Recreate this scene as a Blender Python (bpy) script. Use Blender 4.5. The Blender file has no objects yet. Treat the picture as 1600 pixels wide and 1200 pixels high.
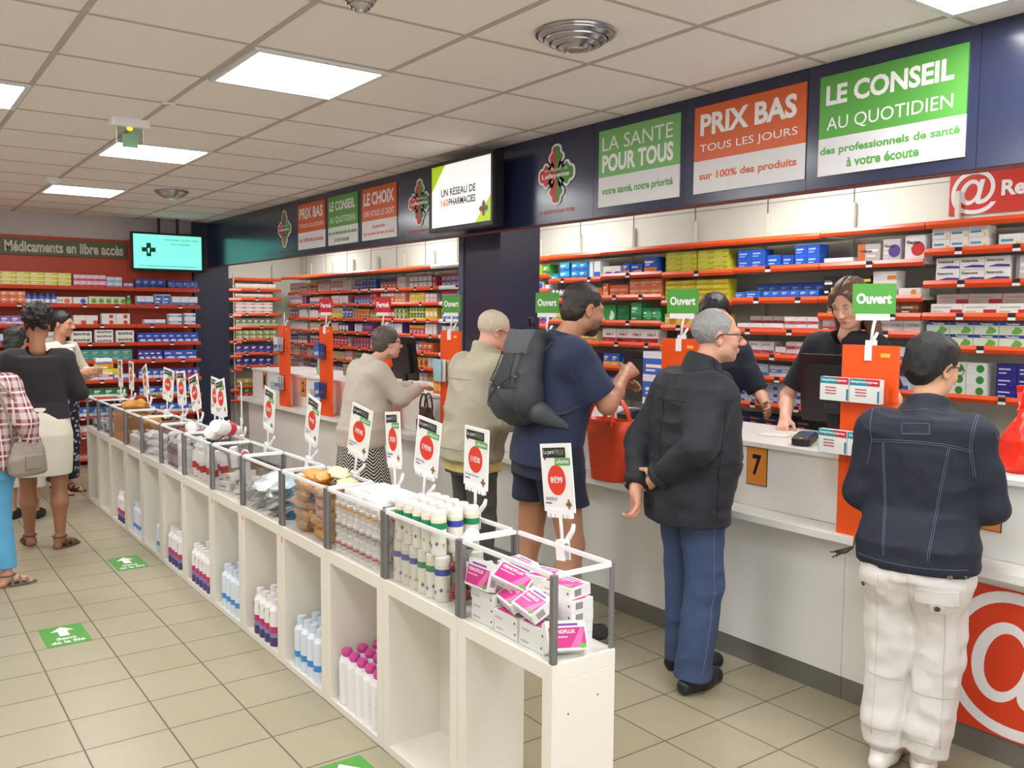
import bpy, math, random
import numpy as np
from mathutils import Vector, Matrix
from mathutils.bvhtree import BVHTree
R_ = random.Random(7)
sc = bpy.context.scene
COL = sc.collection
PI = math.pi

# ------------------------------------------------------------------ camera, world, exposure
EYE = 1.62
def camera():
    yaw, pitch, roll = 0.6298, -0.0766, 0.008
    f = Vector((math.sin(yaw)*math.cos(pitch), math.cos(yaw)*math.cos(pitch), math.sin(pitch)))
    r = Vector((math.cos(yaw), -math.sin(yaw), 0)); u = r.cross(f)
    r2 = r*math.cos(roll) + u*math.sin(roll); u2 = -r*math.sin(roll) + u*math.cos(roll)
    m = Matrix((r2, u2, -f)).transposed().to_4x4(); m.translation = (0, 0, EYE)
    cd = bpy.data.cameras.new('camera'); cd.sensor_width = 36; cd.lens = 1381.8/1600*36
    cd.clip_start = 0.05; cd.clip_end = 60
    c = bpy.data.objects.new('camera', cd); c.matrix_world = m; COL.objects.link(c); sc.camera = c
camera()
w = bpy.data.worlds.new('world'); sc.world = w; w.use_nodes = True
w.node_tree.nodes['Background'].inputs[0].default_value = (0.93, 0.96, 1.0, 1)
w.node_tree.nodes['Background'].inputs[1].default_value = 1.6
sc.view_settings.view_transform = 'Standard'; sc.view_settings.look = 'None'
sc.view_settings.gamma = 1; sc.view_settings.exposure = 0.22; sc.view_settings.use_curve_mapping = False
sc.cycles.transparent_max_bounces = 32
LAMP_POWER = 20.0          # emission of each ceiling panel

# ------------------------------------------------------------------ materials
def lin(h):
    if isinstance(h, (tuple, list)): return tuple(h[:3]) + (1,)
    h = h.lstrip('#'); v = [int(h[i:i+2], 16)/255 for i in (0, 2, 4)]
    return tuple(c/12.92 if c <= .04045 else ((c+.055)/1.055)**2.4 for c in v) + (1,)
_M = {}
def mat(hexc, rough=.5, metal=0, kind=None, name=None, **k):
    key = (hexc, rough, metal, kind, tuple(sorted(k.items())))
    if key in _M: return _M[key]
    m = bpy.data.materials.new(name or ('%s_%s' % (kind or 'paint', hexc.strip('#')))); m.use_nodes = True
    nt = m.node_tree; b = nt.nodes['Principled BSDF']; L = nt.links.new
    b.inputs['Base Color'].default_value = lin(hexc); b.inputs['Roughness'].default_value = rough
    b.inputs['Metallic'].default_value = metal
    def N(t, **kw):
        n = nt.nodes.new(t)
        for a, v in kw.items(): setattr(n, a, v)
        return n
    def coord(): return N('ShaderNodeTexCoord').outputs['Object']
    def mix(fac, a, c):
        n = N('ShaderNodeMix', data_type='RGBA')
        if hasattr(fac, 'links'): L(fac, n.inputs[0])
        else: n.inputs[0].default_value = fac
        for s, v in ((6, a), (7, c)):
            if hasattr(v, 'links'): L(v, n.inputs[s])
            else: n.inputs[s].default_value = lin(v)
        return n.outputs[2]
    def math_(op, a, c=None, d=None):
        n = N('ShaderNodeMath', operation=op)
        for s, v in enumerate((a, c, d)):
            if v is None: continue
            if hasattr(v, 'links'): L(v, n.inputs[s])
            else: n.inputs[s].default_value = v
        return n.outputs[0]
    def bump(h, st, dist=.004):
        n = N('ShaderNodeBump'); n.inputs['Strength'].default_value = st; n.inputs['Distance'].default_value = dist
        L(h, n.inputs['Height']); L(n.outputs[0], b.inputs['Normal'])
    def noise(scale, det=3, vec=None):
        n = N('ShaderNodeTexNoise'); n.inputs['Scale'].default_value = scale; n.inputs['Detail'].default_value = det
        L(vec or coord(), n.inputs['Vector']); return n.outputs[0]
    def sep(): 
        n = N('ShaderNodeSeparateXYZ'); L(coord(), n.inputs[0]); return n.outputs
    def setc(c): L(c, b.inputs['Base Color'])
    if kind == 'cloth':                       # woven cloth: fine weave and slight tone variation
        nz = noise(k.get('scale', 6), 4); setc(mix(nz, hexc, k.get('c2', hexc)))
        bump(noise(k.get('weave', 500), 1), .25, .002); b.inputs['Sheen Weight'].default_value = .04
    elif kind == 'denim':
        nz = noise(5, 5); s = sep()
        w1 = N('ShaderNodeTexNoise'); w1.inputs['Scale'].default_value = 1; w1.inputs['Detail'].default_value = 2
        cb = N('ShaderNodeCombineXYZ'); L(math_('MULTIPLY', s[0], 900), cb.inputs[0]); L(math_('MULTIPLY', s[1], 900), cb.inputs[1]); L(math_('MULTIPLY', s[2], 60), cb.inputs[2])
        L(cb.outputs[0], w1.inputs['Vector'])
        c = mix(nz, hexc, k['c2']); c2 = mix(math_('MULTIPLY', math_('SUBTRACT', w1.outputs[0], .35), .9), c, k.get('c3', k['c2'])); setc(c2)
        bump(w1.outputs[0], .2, .002)
    elif kind == 'plaid':
        s = sep(); f = k.get('f', 11)
        xx = math_('FRACT', math_('MULTIPLY', math_('ADD', s[0], s[1]), f)); zz = math_('FRACT', math_('MULTIPLY', s[2], f))
        A = math_('LESS_THAN', xx, .42); B = math_('LESS_THAN', zz, .42)
        c = mix(math_('MULTIPLY', math_('ADD', A, B), .5), hexc, k['c2'])
        t1 = math_('LESS_THAN', math_('ABSOLUTE', math_('SUBTRACT', xx, .7)), .06); t2 = math_('LESS_THAN', math_('ABSOLUTE', math_('SUBTRACT', zz, .7)), .06)
        setc(mix(math_('MULTIPLY', math_('MAXIMUM', t1, t2), .75), c, k['c3']))
    elif kind == 'chevron':
        s = sep(); cb = math_('ARCTAN2', s[0], s[1])
        zig = math_('PINGPONG', math_('MULTIPLY', cb, .17), .04)
        v = math_('FRACT', math_('MULTIPLY', math_('ADD', s[2], zig), 44)); setc(mix(math_('LESS_THAN', v, .62), hexc, k['c2']))
    elif kind == 'floral':
        v = N('ShaderNodeTexVoronoi'); v.inputs['Scale'].default_value = k.get('scale', 26); L(coord(), v.inputs['Vector'])
        nz = noise(40, 2); setc(mix(math_('LESS_THAN', math_('ADD', v.outputs['Distance'], math_('MULTIPLY', nz, .35)), .52), hexc, k['c2']))
    elif kind == 'skin':
        at = N('ShaderNodeAttribute', attribute_name='Col'); nz = noise(60, 3)
        hsv = N('ShaderNodeHueSaturation'); L(at.outputs['Color'], hsv.inputs['Color'])
        L(math_('ADD', math_('MULTIPLY', nz, .16), .92), hsv.inputs['Value']); setc(hsv.outputs[0])
        b.inputs['Subsurface Weight'].default_value = .08; b.inputs['Subsurface Radius'].default_value = (.012, .005, .003)
    elif kind == 'hair':
        s = sep(); cb = N('ShaderNodeCombineXYZ')
        L(math_('MULTIPLY', s[0], 260), cb.inputs[0]); L(math_('MULTIPLY', s[1], 260), cb.inputs[1]); L(math_('MULTIPLY', s[2], 26), cb.inputs[2])
        n = N('ShaderNodeTexNoise'); n.inputs['Scale'].default_value = 1; n.inputs['Detail'].default_value = 3; L(cb.outputs[0], n.inputs['Vector'])
        setc(mix(math_('MULTIPLY', n.outputs[0], n.outputs[0]), hexc, k['c2'])); bump(n.outputs[0], .7, .004)
    elif kind == 'glass':                     # thin clear plastic sheet
        g = N('ShaderNodeBsdfGlossy'); g.inputs['Roughness'].default_value = .03
        t = N('ShaderNodeBsdfTransparent'); t.inputs[0].default_value = lin(hexc)
        fr = N('ShaderNodeLayerWeight'); fr.inputs[0].default_value = .12
        ms = N('ShaderNodeMixShader'); L(math_('MULTIPLY', fr.outputs['Fresnel'], .35), ms.inputs[0]); L(t.outputs[0], ms.inputs[1]); L(g.outputs[0], ms.inputs[2])
        L(ms.outputs[0], nt.nodes['Material Output'].inputs[0])
    elif kind == 'film':                      # translucent coloured plastic film
        t = N('ShaderNodeBsdfTransparent'); t.inputs[0].default_value = lin(k['c2'])
        ms = N('ShaderNodeMixShader'); ms.inputs[0].default_value = k.get('a', .6); L(t.outputs[0], ms.inputs[1]); L(b.outputs[0], ms.inputs[2])
        L(ms.outputs[0], nt.nodes['Material Output'].inputs[0]); bump(noise(30, 3), .4, .01)
    elif kind == 'emit':
        b.inputs['Emission Color'].default_value = lin(hexc); b.inputs['Emission Strength'].default_value = k['s']
    elif kind == 'tile':
        s = sep(); sx, sy, x0, y0 = .3036, .2977, .592, 4.3816
        u = math_('DIVIDE', math_('SUBTRACT', s[0], x0), sx); v = math_('DIVIDE', math_('SUBTRACT', s[1], y0), sy)
        du = math_('MULTIPLY', math_('ABSOLUTE', math_('SUBTRACT', math_('FRACT', math_('ADD', u, .5)), .5)), sx)
        dv = math_('MULTIPLY', math_('ABSOLUTE', math_('SUBTRACT', math_('FRACT', math_('ADD', v, .5)), .5)), sy)
        gr = math_('LESS_THAN', math_('MINIMUM', du, dv), .0034)
        cb = N('ShaderNodeCombineXYZ'); L(math_('FLOOR', u), cb.inputs[0]); L(math_('FLOOR', v), cb.inputs[1])
        wn = N('ShaderNodeTexWhiteNoise'); L(cb.outputs[0], wn.inputs['Vector'])
        c = mix(wn.outputs['Value'], '#a29a81', '#a9a189'); c = mix(math_('MULTIPLY', noise(9, 5), .5), c, '#968d72'); setc(mix(gr, c, '#675f4e'))
        L(math_('ADD', math_('MULTIPLY', gr, .4), .32), b.inputs['Roughness']); bump(math_('SUBTRACT', 1, gr), .3, .002)
    elif kind == 'ceil':
        n1 = noise(350, 3); setc(mix(n1, hexc, k['c2'])); bump(n1, .15, .003)
    elif kind == 'laminate':
        bump(noise(180, 2), .03, .002); b.inputs['Coat Weight'].default_value = .25; b.inputs['Coat Roughness'].default_value = .15
    elif kind == 'brushed':
        s = sep(); cb = N('ShaderNodeCombineXYZ'); L(math_('MULTIPLY', s[1], 6), cb.inputs[1]); L(math_('MULTIPLY', s[2], 300), cb.inputs[2])
        n = N('ShaderNodeTexNoise'); n.inputs['Scale'].default_value = 1; L(cb.outputs[0], n.inputs['Vector']); bump(n.outputs[0], .2, .002)
    elif kind == 'mottle':
        setc(mix(noise(k.get('scale', 25), 4), hexc, k['c2'])); bump(noise(k.get('scale', 25)*2, 3), k.get('b', .3), .004)
    elif kind == 'foil':
        bump(noise(k.get('scale', 22), 4), .9, .02)
    _M[key] = m; return m

WHITE = mat('#e9e8e2', .35, kind='laminate', name='white_laminate')
CREAM = mat('#ebe7dc', .4, kind='laminate', name='cream_laminate')
ORANGE = mat('#f4581a', .35, name='orange_lacquer')
NAVY = mat('#272d47', .38, kind='laminate', name='navy_panel')
ALU = mat('#8f8f92', .35, .8, name='aluminium')
CLEAR = mat('#fcfdfd', kind='glass', name='clear_acrylic')
PAPER = mat('#f3f2ee', .6, name='white_paper')
BLACKP = mat('#15161a', .35, name='black_plastic')
WPLAST = mat('#eeeeee', .35, name='white_plastic')

# ------------------------------------------------------------------ text
_F = {}
def glyphs(s, bold=0.0, shear=0.0):   # unit-box outline of a word
    key = (s, bold, shear)
    if key in _F: return _F[key]
    cu = bpy.data.curves.new('lettering', 'FONT'); cu.body = s; cu.offset = bold; cu.shear = shear; cu.resolution_u = 14 if s == '@' else 3; cu.fill_mode = 'FRONT'
    ob = bpy.data.objects.new('lettering', cu); me = ob.to_mesh()
    v = np.array([p.co[:2] for p in me.vertices]).reshape(-1, 2); f = [list(p.vertices) for p in me.polygons]
    ob.to_mesh_clear(); bpy.data.objects.remove(ob); bpy.data.curves.remove(cu)
    if len(v): v = v - v.min(0); v = v/np.maximum(v.max(0), 1e-6)
    _F[key] = (v, f); return v, f

# ------------------------------------------------------------------ mesh builder
class MB:
    def __init__(s): s.v = []; s.f = []; s.m = []; s.sm = []; s.mats = []; s.T = Matrix()
    def mi(s, m):
        if m not in s.mats: s.mats.append(m)
        return s.mats.index(m)
    def add(s, vs, fs, m, smooth=False):
        o = len(s.v); T = s.T
        s.v += [tuple(T @ Vector(p)) for p in vs]; i = s.mi(m)
        for f in fs: s.f.append([o+a for a in f]); s.m.append(i); s.sm.append(smooth)
        return s
    def box(s, lo, hi, m, side=None):
        x0, y0, z0 = lo; x1, y1, z1 = hi
        s.add([(x0,y0,z0),(x1,y0,z0),(x1,y1,z0),(x0,y1,z0),(x0,y0,z1),(x1,y0,z1),(x1,y1,z1),(x0,y1,z1)],
              [(0,3,2,1),(4,5,6,7),(0,1,5,4),(1,2,6,5),(2,3,7,6),(3,0,4,7)], m); return s
    def quad(s, pts, m): return s.add(pts, [tuple(range(len(pts)))], m)
    def rbox(s, lo, hi, m, r=.01, n=3, axis=2):      # box with rounded edges along one axis
        a, c = [i for i in range(3) if i != axis]; pts = []
        for cx, cy, t0 in ((hi[a]-r, hi[c]-r, 0), (lo[a]+r, hi[c]-r, 90), (lo[a]+r, lo[c]+r, 180), (hi[a]-r, lo[c]+r, 270)):
            for k in range(n+1):
                t = math.radians(t0+90*k/n); pts.append((cx+r*math.cos(t), cy+r*math.sin(t)))
        return s.prism(pts, lo[axis], hi[axis], m, axis)
    def prism(s, pts, z0, z1, m, axis=2, smooth=False):
        a, c = [i for i in range(3) if i != axis]; n = len(pts); vs = []
        for z in (z0, z1):
            for p in pts:
                q = [0, 0, 0]; q[a], q[c], q[axis] = p[0], p[1], z; vs.append(tuple(q))
        if axis == 1: fl = lambda f: tuple(f)
        else: fl = lambda f: tuple(reversed(list(f)))
        s.add(vs, [fl(range(n)), fl(reversed(range(n, 2*n)))], m)
        s.add(vs, [fl((i, n+i, n+(i+1) % n, (i+1) % n)) for i in range(n)], m, smooth); return s
    def lathe(s, prof, m, n=16, c=(0,0,0)):          # prof: list of (r, z) or (r, z, material)
        for (p, q) in zip(prof[:-1], prof[1:]):
            mm = q[2] if len(q) > 2 else m
            vs = [(c[0]+r*math.cos(2*PI*k/n), c[1]+r*math.sin(2*PI*k/n), c[2]+z) for r, z in (p[:2], q[:2]) for k in range(n)]
            if p[0] < 1e-6: s.add([vs[0]]+vs[n:], [(0, 1+k, 1+(k+1) % n) for k in range(n)], mm, True)
            elif q[0] < 1e-6: s.add(vs[:n]+[vs[n]], [(k, (k+1) % n, n) for k in range(n)], mm, True)
            else: s.add(vs, [(k, (k+1) % n, n+(k+1) % n, n+k) for k in range(n)], mm, True)
        return s
    def tube(s, path, r, m, n=8, close=False):
        P = [Vector(p) for p in path]; rings = []; up = None
        rr = r if isinstance(r, (list, tuple)) else [r]*len(P)
        for i, p in enumerate(P):
            if close: d = (P[(i+1) % len(P)]-P[i-1])
            else: d = (P[min(i+1, len(P)-1)]-P[max(i-1, 0)])
            d.normalize()
            if up is None: up = d.orthogonal().normalized()
            up = (up-d*up.dot(d)); up = up.normalized() if up.length > 1e-6 else d.orthogonal().normalized()
            q = d.cross(up); rings.append([tuple(p+up*rr[i]*math.cos(2*PI*k/n)+q*rr[i]*math.sin(2*PI*k/n)) for k in range(n)])
        vs = sum(rings, []); N = len(P); fs = []
        for i in range(N if close else N-1):
            a = i*n; c = ((i+1) % N)*n
            fs += [(a+k, a+(k+1) % n, c+(k+1) % n, c+k) for k in range(n)]
        if not close: fs += [tuple(reversed(range(n))), tuple(range((N-1)*n, N*n))]
        return s.add(vs, fs, m, True)
    def grid(s, fn, nu, nv, m, smooth=True):
        vs = [fn(i/nu, j/nv) for i in range(nu+1) for j in range(nv+1)]; w_ = nv+1
        return s.add(vs, [(i*w_+j, (i+1)*w_+j, (i+1)*w_+j+1, i*w_+j+1) for i in range(nu) for j in range(nv)], m, smooth)
    def text(s, st, o, u, v, w, h, m, bold=0., shear=0.):   # fit lettering into w x h from lower-left point o along u, v
        g, f = glyphs(st, bold, shear); o, u, v = Vector(o), Vector(u), Vector(v)
        return s.add([o+u*(p[0]*w)+v*(p[1]*h) for p in g], f, m)
    def mesh(s, name):
        me = bpy.data.meshes.new(name); me.from_pydata(s.v, [], s.f)
        for m in s.mats: me.materials.append(m)
        me.polygons.foreach_set('material_index', s.m); me.polygons.foreach_set('use_smooth', s.sm); me.update(); return me
    def build(s, name, parent=None, loc=None, bevel=0):
        o = bpy.data.objects.new(name, s.mesh(name)); COL.objects.link(o)
        if parent: o.parent = parent
        if loc: o.location = loc
        if bevel:
            b = o.modifiers.new('bevel', 'BEVEL'); b.width = bevel; b.segments = 2; b.limit_method = 'ANGLE'
        return o
def tag(o, label=None, cat=None, group=None, kind=None):
    if label: o['label'] = label
    if cat: o['category'] = cat
    if group: o['group'] = group
    if kind: o['kind'] = kind
    return o
def thing(name, label, cat, loc=(0,0,0), rz=0, group=None):
    o = bpy.data.objects.new(name, None); o.empty_display_size = .05; COL.objects.link(o)
    o.location = loc; o.rotation_euler = (0, 0, rz); return tag(o, label, cat, group)
def struct(name, mb): return tag(mb.build(name), kind='structure')
def dup(o, loc=None, rot=None, label=None, group=None):
    c = o.copy(); COL.objects.link(c)
    if loc is not None: c.location = loc
    if rot is not None: c.rotation_euler = rot
    if label: c['label'] = label
    if group: c['group'] = group
    def kids(a, b):
        for ch in list(a.children):
            d = ch.copy(); COL.objects.link(d); d.parent = b; kids(ch, d)
    kids(o, c); return c
def Rz(a): return Matrix.Rotation(a, 4, 'Z')
CEIL = 2.663
# ------------------------------------------------------------------ room shell
b = MB(); b.box((-3, -3, -.1), (5.1, 12.1, 0), mat('#b5ad9b', .35, kind='tile', name='floor_tile')); struct('floor', b)
CT = mat('#f4eeec', .9, kind='ceil', c2='#ebe4e1', name='ceiling_tile')
b = MB(); b.box((-3, -3, CEIL), (5.1, 12.1, CEIL+.1), CT); struct('ceiling', b)
GRID = mat('#b9aea8', .6, name='ceiling_t_bar')
GX = [.6527+.6*i for i in range(-6, 8)]; GY = [2.845+.6*j for j in range(-9, 16)]
b = MB()
for x in GX: b.box((x-.011, -3, CEIL-.004), (x+.011, 12.1, CEIL), GRID)
for y in GY: b.box((-3, y-.008, CEIL-.003), (5.1, y+.008, CEIL), GRID)
struct('trim_1', b)
WALL = mat('#cdc6c4', .8, kind='mottle', c2='#c8c0bf', b=.05, name='painted_wall')
b = MB(); b.box((-3, 10.5, 0), (3.06, 10.6, CEIL), WALL); struct('wall_back', b)
b = MB(); b.box((-3.1, -3, 0), (-3, 12.1, CEIL), WALL); struct('wall_left', b)
PAN = mat('#dedace', .45, kind='laminate', name='shelf_back_panel')
b = MB(); b.box((5.0, -3, 0), (5.1, 12.0, CEIL), PAN)
SEAM = mat('#6d6b66', .7, name='dark_slot')
seams = [3.258+.6545*k for k in range(-6, 14)]
for y in seams: b.box((4.997, y-.004, 0), (5.0, y+.004, CEIL), SEAM)
for z in (2.40,): b.box((4.998, -3, z), (5.0, 12, z+.003), SEAM)
struct('wall_right', b)
b = MB(); b.box((3.4, 12.0, 0), (5.1, 12.1, CEIL), PAN); struct('wall_niche', b)
b = MB(); b.box((3.98, -3, 0), (4.99, 9.3, .12), mat('#a49c8c', .5, name='raised_floor')); struct('trim_2', b)
# dark pillars
b = MB(); b.box((3.06, 10.42, 0), (3.46, 12.0, CEIL), NAVY); struct('trim_3', b)
b = MB(); b.box((3.5, 4.95, 0), (3.84, 5.40, CEIL), NAVY); b.box((3.49, 5.40, 0), (3.86, 5.46, CEIL), mat('#565c6c', .4, name='pillar_edge')); struct('trim_4', b)

# ------------------------------------------------------------------ ceiling lights and fittings
PANEL = mat('#ffffff', .5, kind='emit', s=LAMP_POWER, name='lit_diffuser'); RIM = mat('#dddddd', .5, name='lamp_rim')
def ceiling_light(x, y, label):
    t = thing('ceiling_light', label, 'light', (x, y, CEIL), group='square ceiling lights')
    m = MB()
    for a in ((-.295, -.295, -.27, .295), (.27, -.295, .295, .295), (-.27, -.295, .27, -.27), (-.27, .27, .27, .295)):
        m.box((a[0], a[1], -.012), (a[2], a[3], -.001), RIM)
    m.build('frame', t); m = MB(); m.box((-.27, -.27, -.010), (.27, .27, -.003), PANEL); m.build('diffuser', t)
for x, y, l in ((1.565, 3.76, 'large glowing square ceiling light nearest the camera'), (1.545, 6.1, 'glowing square ceiling light behind the hanging emergency light'),
                (1.54, 8.36, 'farthest glowing square ceiling light, near the back wall'), (.36, 4.96, 'glowing square ceiling light cut off at the left edge'),
                (.36, 7.3, 'lit square ceiling panel over the left aisle')):
    ceiling_light(x, y, l)
for x, y in ((1.55, 1.35), (.36, 2.5), (.36, .1), (2.75, 1.35), (-1.5, 1.3), (-1.5, 3.7), (-1.5, 6.1), (1.55, -1.0), (4.25, 1.3), (4.25, 3.4), (4.25, 5.8), (4.25, 8.2), (4.25, 10.6), (-1.2, 8.6)):
    ceiling_light(x, y, 'lit square ceiling panel out of the picture')
CHROME = mat('#b9b7b8', .18, .85, name='dull_chrome')
def round_vent(x, y, label, r):
    t = thing('ceiling_vent', label, 'vent', (x, y, CEIL), group='round ceiling air vents')
    m = MB(); m.lathe([(r*.98, -.001), (r*1.06, -.006), (r*1.05, -.012), (r*.97, -.014), (r*.95, -.008)], CHROME, 40); m.build('rim', t)
    m = MB(); m.lathe([(0, -.066), (r*.22, -.066), (r*.26, -.058)], CHROME, 32); m.build('centre_disc', t)
    for a, z in ((.30, -.060), (.50, -.052), (.68, -.040), (.84, -.024)):
        m = MB(); m.lathe([(r*(a-.02), z+.004), (r*(a+.02), z-.004), (r*(a+.13), z+.006), (r*(a+.14), z+.012)], CHROME, 40); m.build('ring', t)
    m = MB(); m.lathe([(0, -.045), (r*.5, -.036), (r*.9, -.01)], mat('#77716f', .3, .6, name='vent_throat'), 28); m.build('throat', t)
round_vent(2.15, 2.57, 'large round metal air vent above the counter signs', .142)
round_vent(2.15, 7.92, 'small far round metal air vent near the far posters', .135)
round_vent(1.33, 2.675, 'round ceiling fitting cut off at the top edge of the picture', .06)
t = thing('emergency_light', 'white emergency exit light hanging with a clear plate', 'emergency light', (1.19, 5.16, CEIL))
m = MB(); m.rbox((-.10, -.05, -.045), (.10, .05, -.001), WPLAST, .02); m.build('housing', t, bevel=.004)
m = MB(); m.box((-.07, -.004, -.19), (.07, .0, -.045), mat('#dfe9e2', kind='glass')); m.box((-.07, -.006, -.19), (-.066, .002, -.045), WPLAST); m.box((.066, -.006, -.19), (.07, .002, -.045), WPLAST); m.box((-.07, -.006, -.194), (.07, .002, -.19), WPLAST); m.box((-.04, -.0045, -.15), (.04, -.0005, -.08), mat('#7fae8e', .4)); m.build('plate', t)
m = MB(); m.lathe([(0, -.062), (.012, -.058), (.016, -.045)], mat('#ffb52e', .4, kind='emit', s=2), 12); m.build('indicator_lamp', t)
t = thing('smoke_detector', 'small white smoke detector on the ceiling above the farthest light', 'detector', (1.22, 7.75, CEIL))
m = MB(); m.lathe([(0, -.045), (.03, -.043), (.05, -.03), (.06, -.012), (.06, 0)], WPLAST, 20); m.build('body', t)
t = thing('cable_clip', 'small white clip on the ceiling grid bar', 'clip', (1.25, 4.62, CEIL)); m = MB(); m.rbox((-.03, -.012, -.012), (.03, .012, -.004), WPLAST, .006); m.lathe([(0, -.018), (.006, -.016), (.007, -.012)], GRID, 8); m.build('body', t)

# ------------------------------------------------------------------ fascia with posters
FX = 3.22
b = MB()
edges = [-3, 1.62, 2.33, 3.02, 3.68, 4.4, 5.1, 5.8, 7.12, 8.5, 10.42]
for y0, y1 in zip(edges[:-1], edges[1:]): b.box((FX, y0+.001, 2.158), (FX+.08, y1-.001, CEIL-.001), mat('#282e49', .22, kind='laminate', name='navy_gloss_panel'))
b.box((FX+.006, -3, 2.154), (FX+.08, 10.42, 2.158), mat('#7a3f3c', .5, name='red_edge'))
struct('trim_5', b)
GREEN, LGREEN, PORANGE, PGREY = mat('#59a046', .4), mat('#78b26a', .4), mat('#d25f2c', .4), mat('#dad9dc', .45)
TXW = mat('#eeeeee', .45, name='white_lettering')
def poster(yl, yr, top, split, lines, label):
    t = thing('wall_poster', label, 'poster', (FX, yl, 2.205), -PI/2, 'slogan posters on the navy fascia')
    W, H = yl-yr, .402
    m = MB(); m.box((0, -.008, 0), (W, -.001, H*split), PGREY); m.box((0, -.008, H*split), (W, -.001, H), top)
    for s, x0, x1, z0, z1, c, bo in lines: m.text(s, (x0*W, -.0088, z0*H), (1,0,0), (0,0,1), (x1-x0)*W, (z1-z0)*H, c, bo)
    m.build('board', t)
prix = lambda s: [('PRIX BAS', .06, .93, .66, .91, TXW, .035), ('TOUS LES JOURS', .06, .94, .45, .56, TXW, 0), ('sur 100% des produits', .06, .94, .13, .24, PORANGE, .03)]
cons = lambda s: [('LE CONSEIL', .05, .92, .70, .90, TXW, .035), ('AU QUOTIDIEN', .06, .92, .43, .58, TXW, 0), ('des professionnels de santé', .015, .97, .19, .29, GREEN, .03), ('à votre écoute', .22, .72, .06, .155, GREEN, .03)]
poster(2.268, 1.66, GREEN, .375, cons(0), 'large green LE CONSEIL poster on the fascia at the right')
poster(2.952, 2.335, PORANGE, .375, prix(0), 'large orange PRIX BAS poster on the near part of the fascia')
poster(3.632, 3.045, LGREEN, .39, [('LA SANTE', .05, .92, .73, .91, TXW, -.005), ('POUR TOUS', .05, .93, .45, .68, TXW, .035), ('votre santé, notre priorité', .05, .93, .13, .25, GREEN, .03)], 'pale green LA SANTE POUR TOUS poster on the fascia')
poster(7.738, 7.152, PORANGE, .37, prix(0), 'small far orange PRIX BAS poster left of the hanging screen')
poster(7.087, 6.527, GREEN, .37, cons(0), 'small far green LE CONSEIL poster between two orange posters')
poster(6.448, 5.880, PORANGE, .37, [('LE CHOIX', .06, .93, .66, .91, TXW, .035), ('ON VOUS LE DOIT', .06, .94, .45, .56, TXW, 0), ('la garantie', .32, .68, .2, .29, PORANGE, .03), ('de trouver le bon produit', .05, .95, .07, .16, PORANGE, .03)], 'far orange LE CHOIX poster left of the hanging screen')
CRED, CGRN = mat('#c4432f', .4), mat('#4f8a3a', .4)
def cross_outline(rx, rz):
    h = [(.25, .25), (.23, .37), (.35, .42), (.43, .52), (.42, .64), (.33, .72), (.27, .76), (.27, .86), (.19, .96), (.08, 1.0)]
    arm = [(y, x) for x, y in h[::-1]]                       # upper flank of the right arm, tip to notch
    quarter = [(1.0, .08)]+[(y, x) for x, y in h[::-1]][1:]+[(x, y) for x, y in h[1:]]
    pts = []
    for k in range(4):
        c, n = [(1, 0), (0, 1), (-1, 0), (0, -1)][k]; pts += [(x*c-y*n, x*n+y*c) for x, y in quarter]
    return [(p[0]*rx, p[1]*rz) for p in pts]
def clover(m, cx, cz, y, rx, rz, word=True):
    o = cross_outline(rx, rz); n = len(o)
    m.add([(cx, y, cz)]+[(cx+p[0]*1.0, y, cz+p[1]*1.0) for p in o], [(0, 1+k, 1+(k+1) % n) for k in range(n)], TXW)
    L_ = []
    for i, p in enumerate(o):
        a, c = o[i-1], o[(i+1) % n]; dx, dz = c[0]-a[0], c[1]-a[1]; l_ = math.hypot(dx, dz) or 1; w_ = .075*min(rx, rz); L_.append((cx+p[0]-dz/l_*w_, y-.0006, cz+p[1]+dx/l_*w_))
    q = n//4
    m.add([(cx, y-.0006, cz)]+L_, [(0, 1+k, 1+(k+1) % n) for k in range(n) if q <= k < 3*q], CRED)
    m.add([(cx, y-.0006, cz)]+L_, [(0, 1+k, 1+(k+1) % n) for k in range(n) if not (q <= k < 3*q)], CGRN)
    if word:
        m.text('Lafayette', (cx-.78*rx, y-.0012, cz-.14*rz), (1,0,0), (0,0,1), 1.5*rx, .2*rz, TXW, .02)
        m.text('PHARMACIE', (cx-.62*rx, y-.0012, cz+.12*rz), (1,0,0), (0,0,1), 1.24*rx, .08*rz, TXW, .0)
def crest(yc, zc, rx, rz, label):
    t = thing('cross_emblem', label, 'emblem', (FX, yc, zc), -PI/2, 'red and green cross emblems on the fascia')
    m = MB(); m.prism(cross_outline(rx, rz), -.006, -.001, TXW, axis=1); clover(m, 0, 0, -.0066, rx, rz); m.build('cross', t)
    m = MB(); m.text('LA SANTE POUR TOUS', (-.16, -.001, -rz-.045), (1,0,0), (0,0,1), .32, .02, mat('#c2402c', .5), .02); m.build('motto', t)
crest(3.998, 2.428, .165, .172, 'near red and green cross emblem beside the LA SANTE poster')
crest(5.545, 2.422, .16, .165, 'red and green cross emblem partly behind the hanging screen')
crest(8.07, 2.42, .16, .175, 'far small red and green cross emblem at the dark end')

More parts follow.
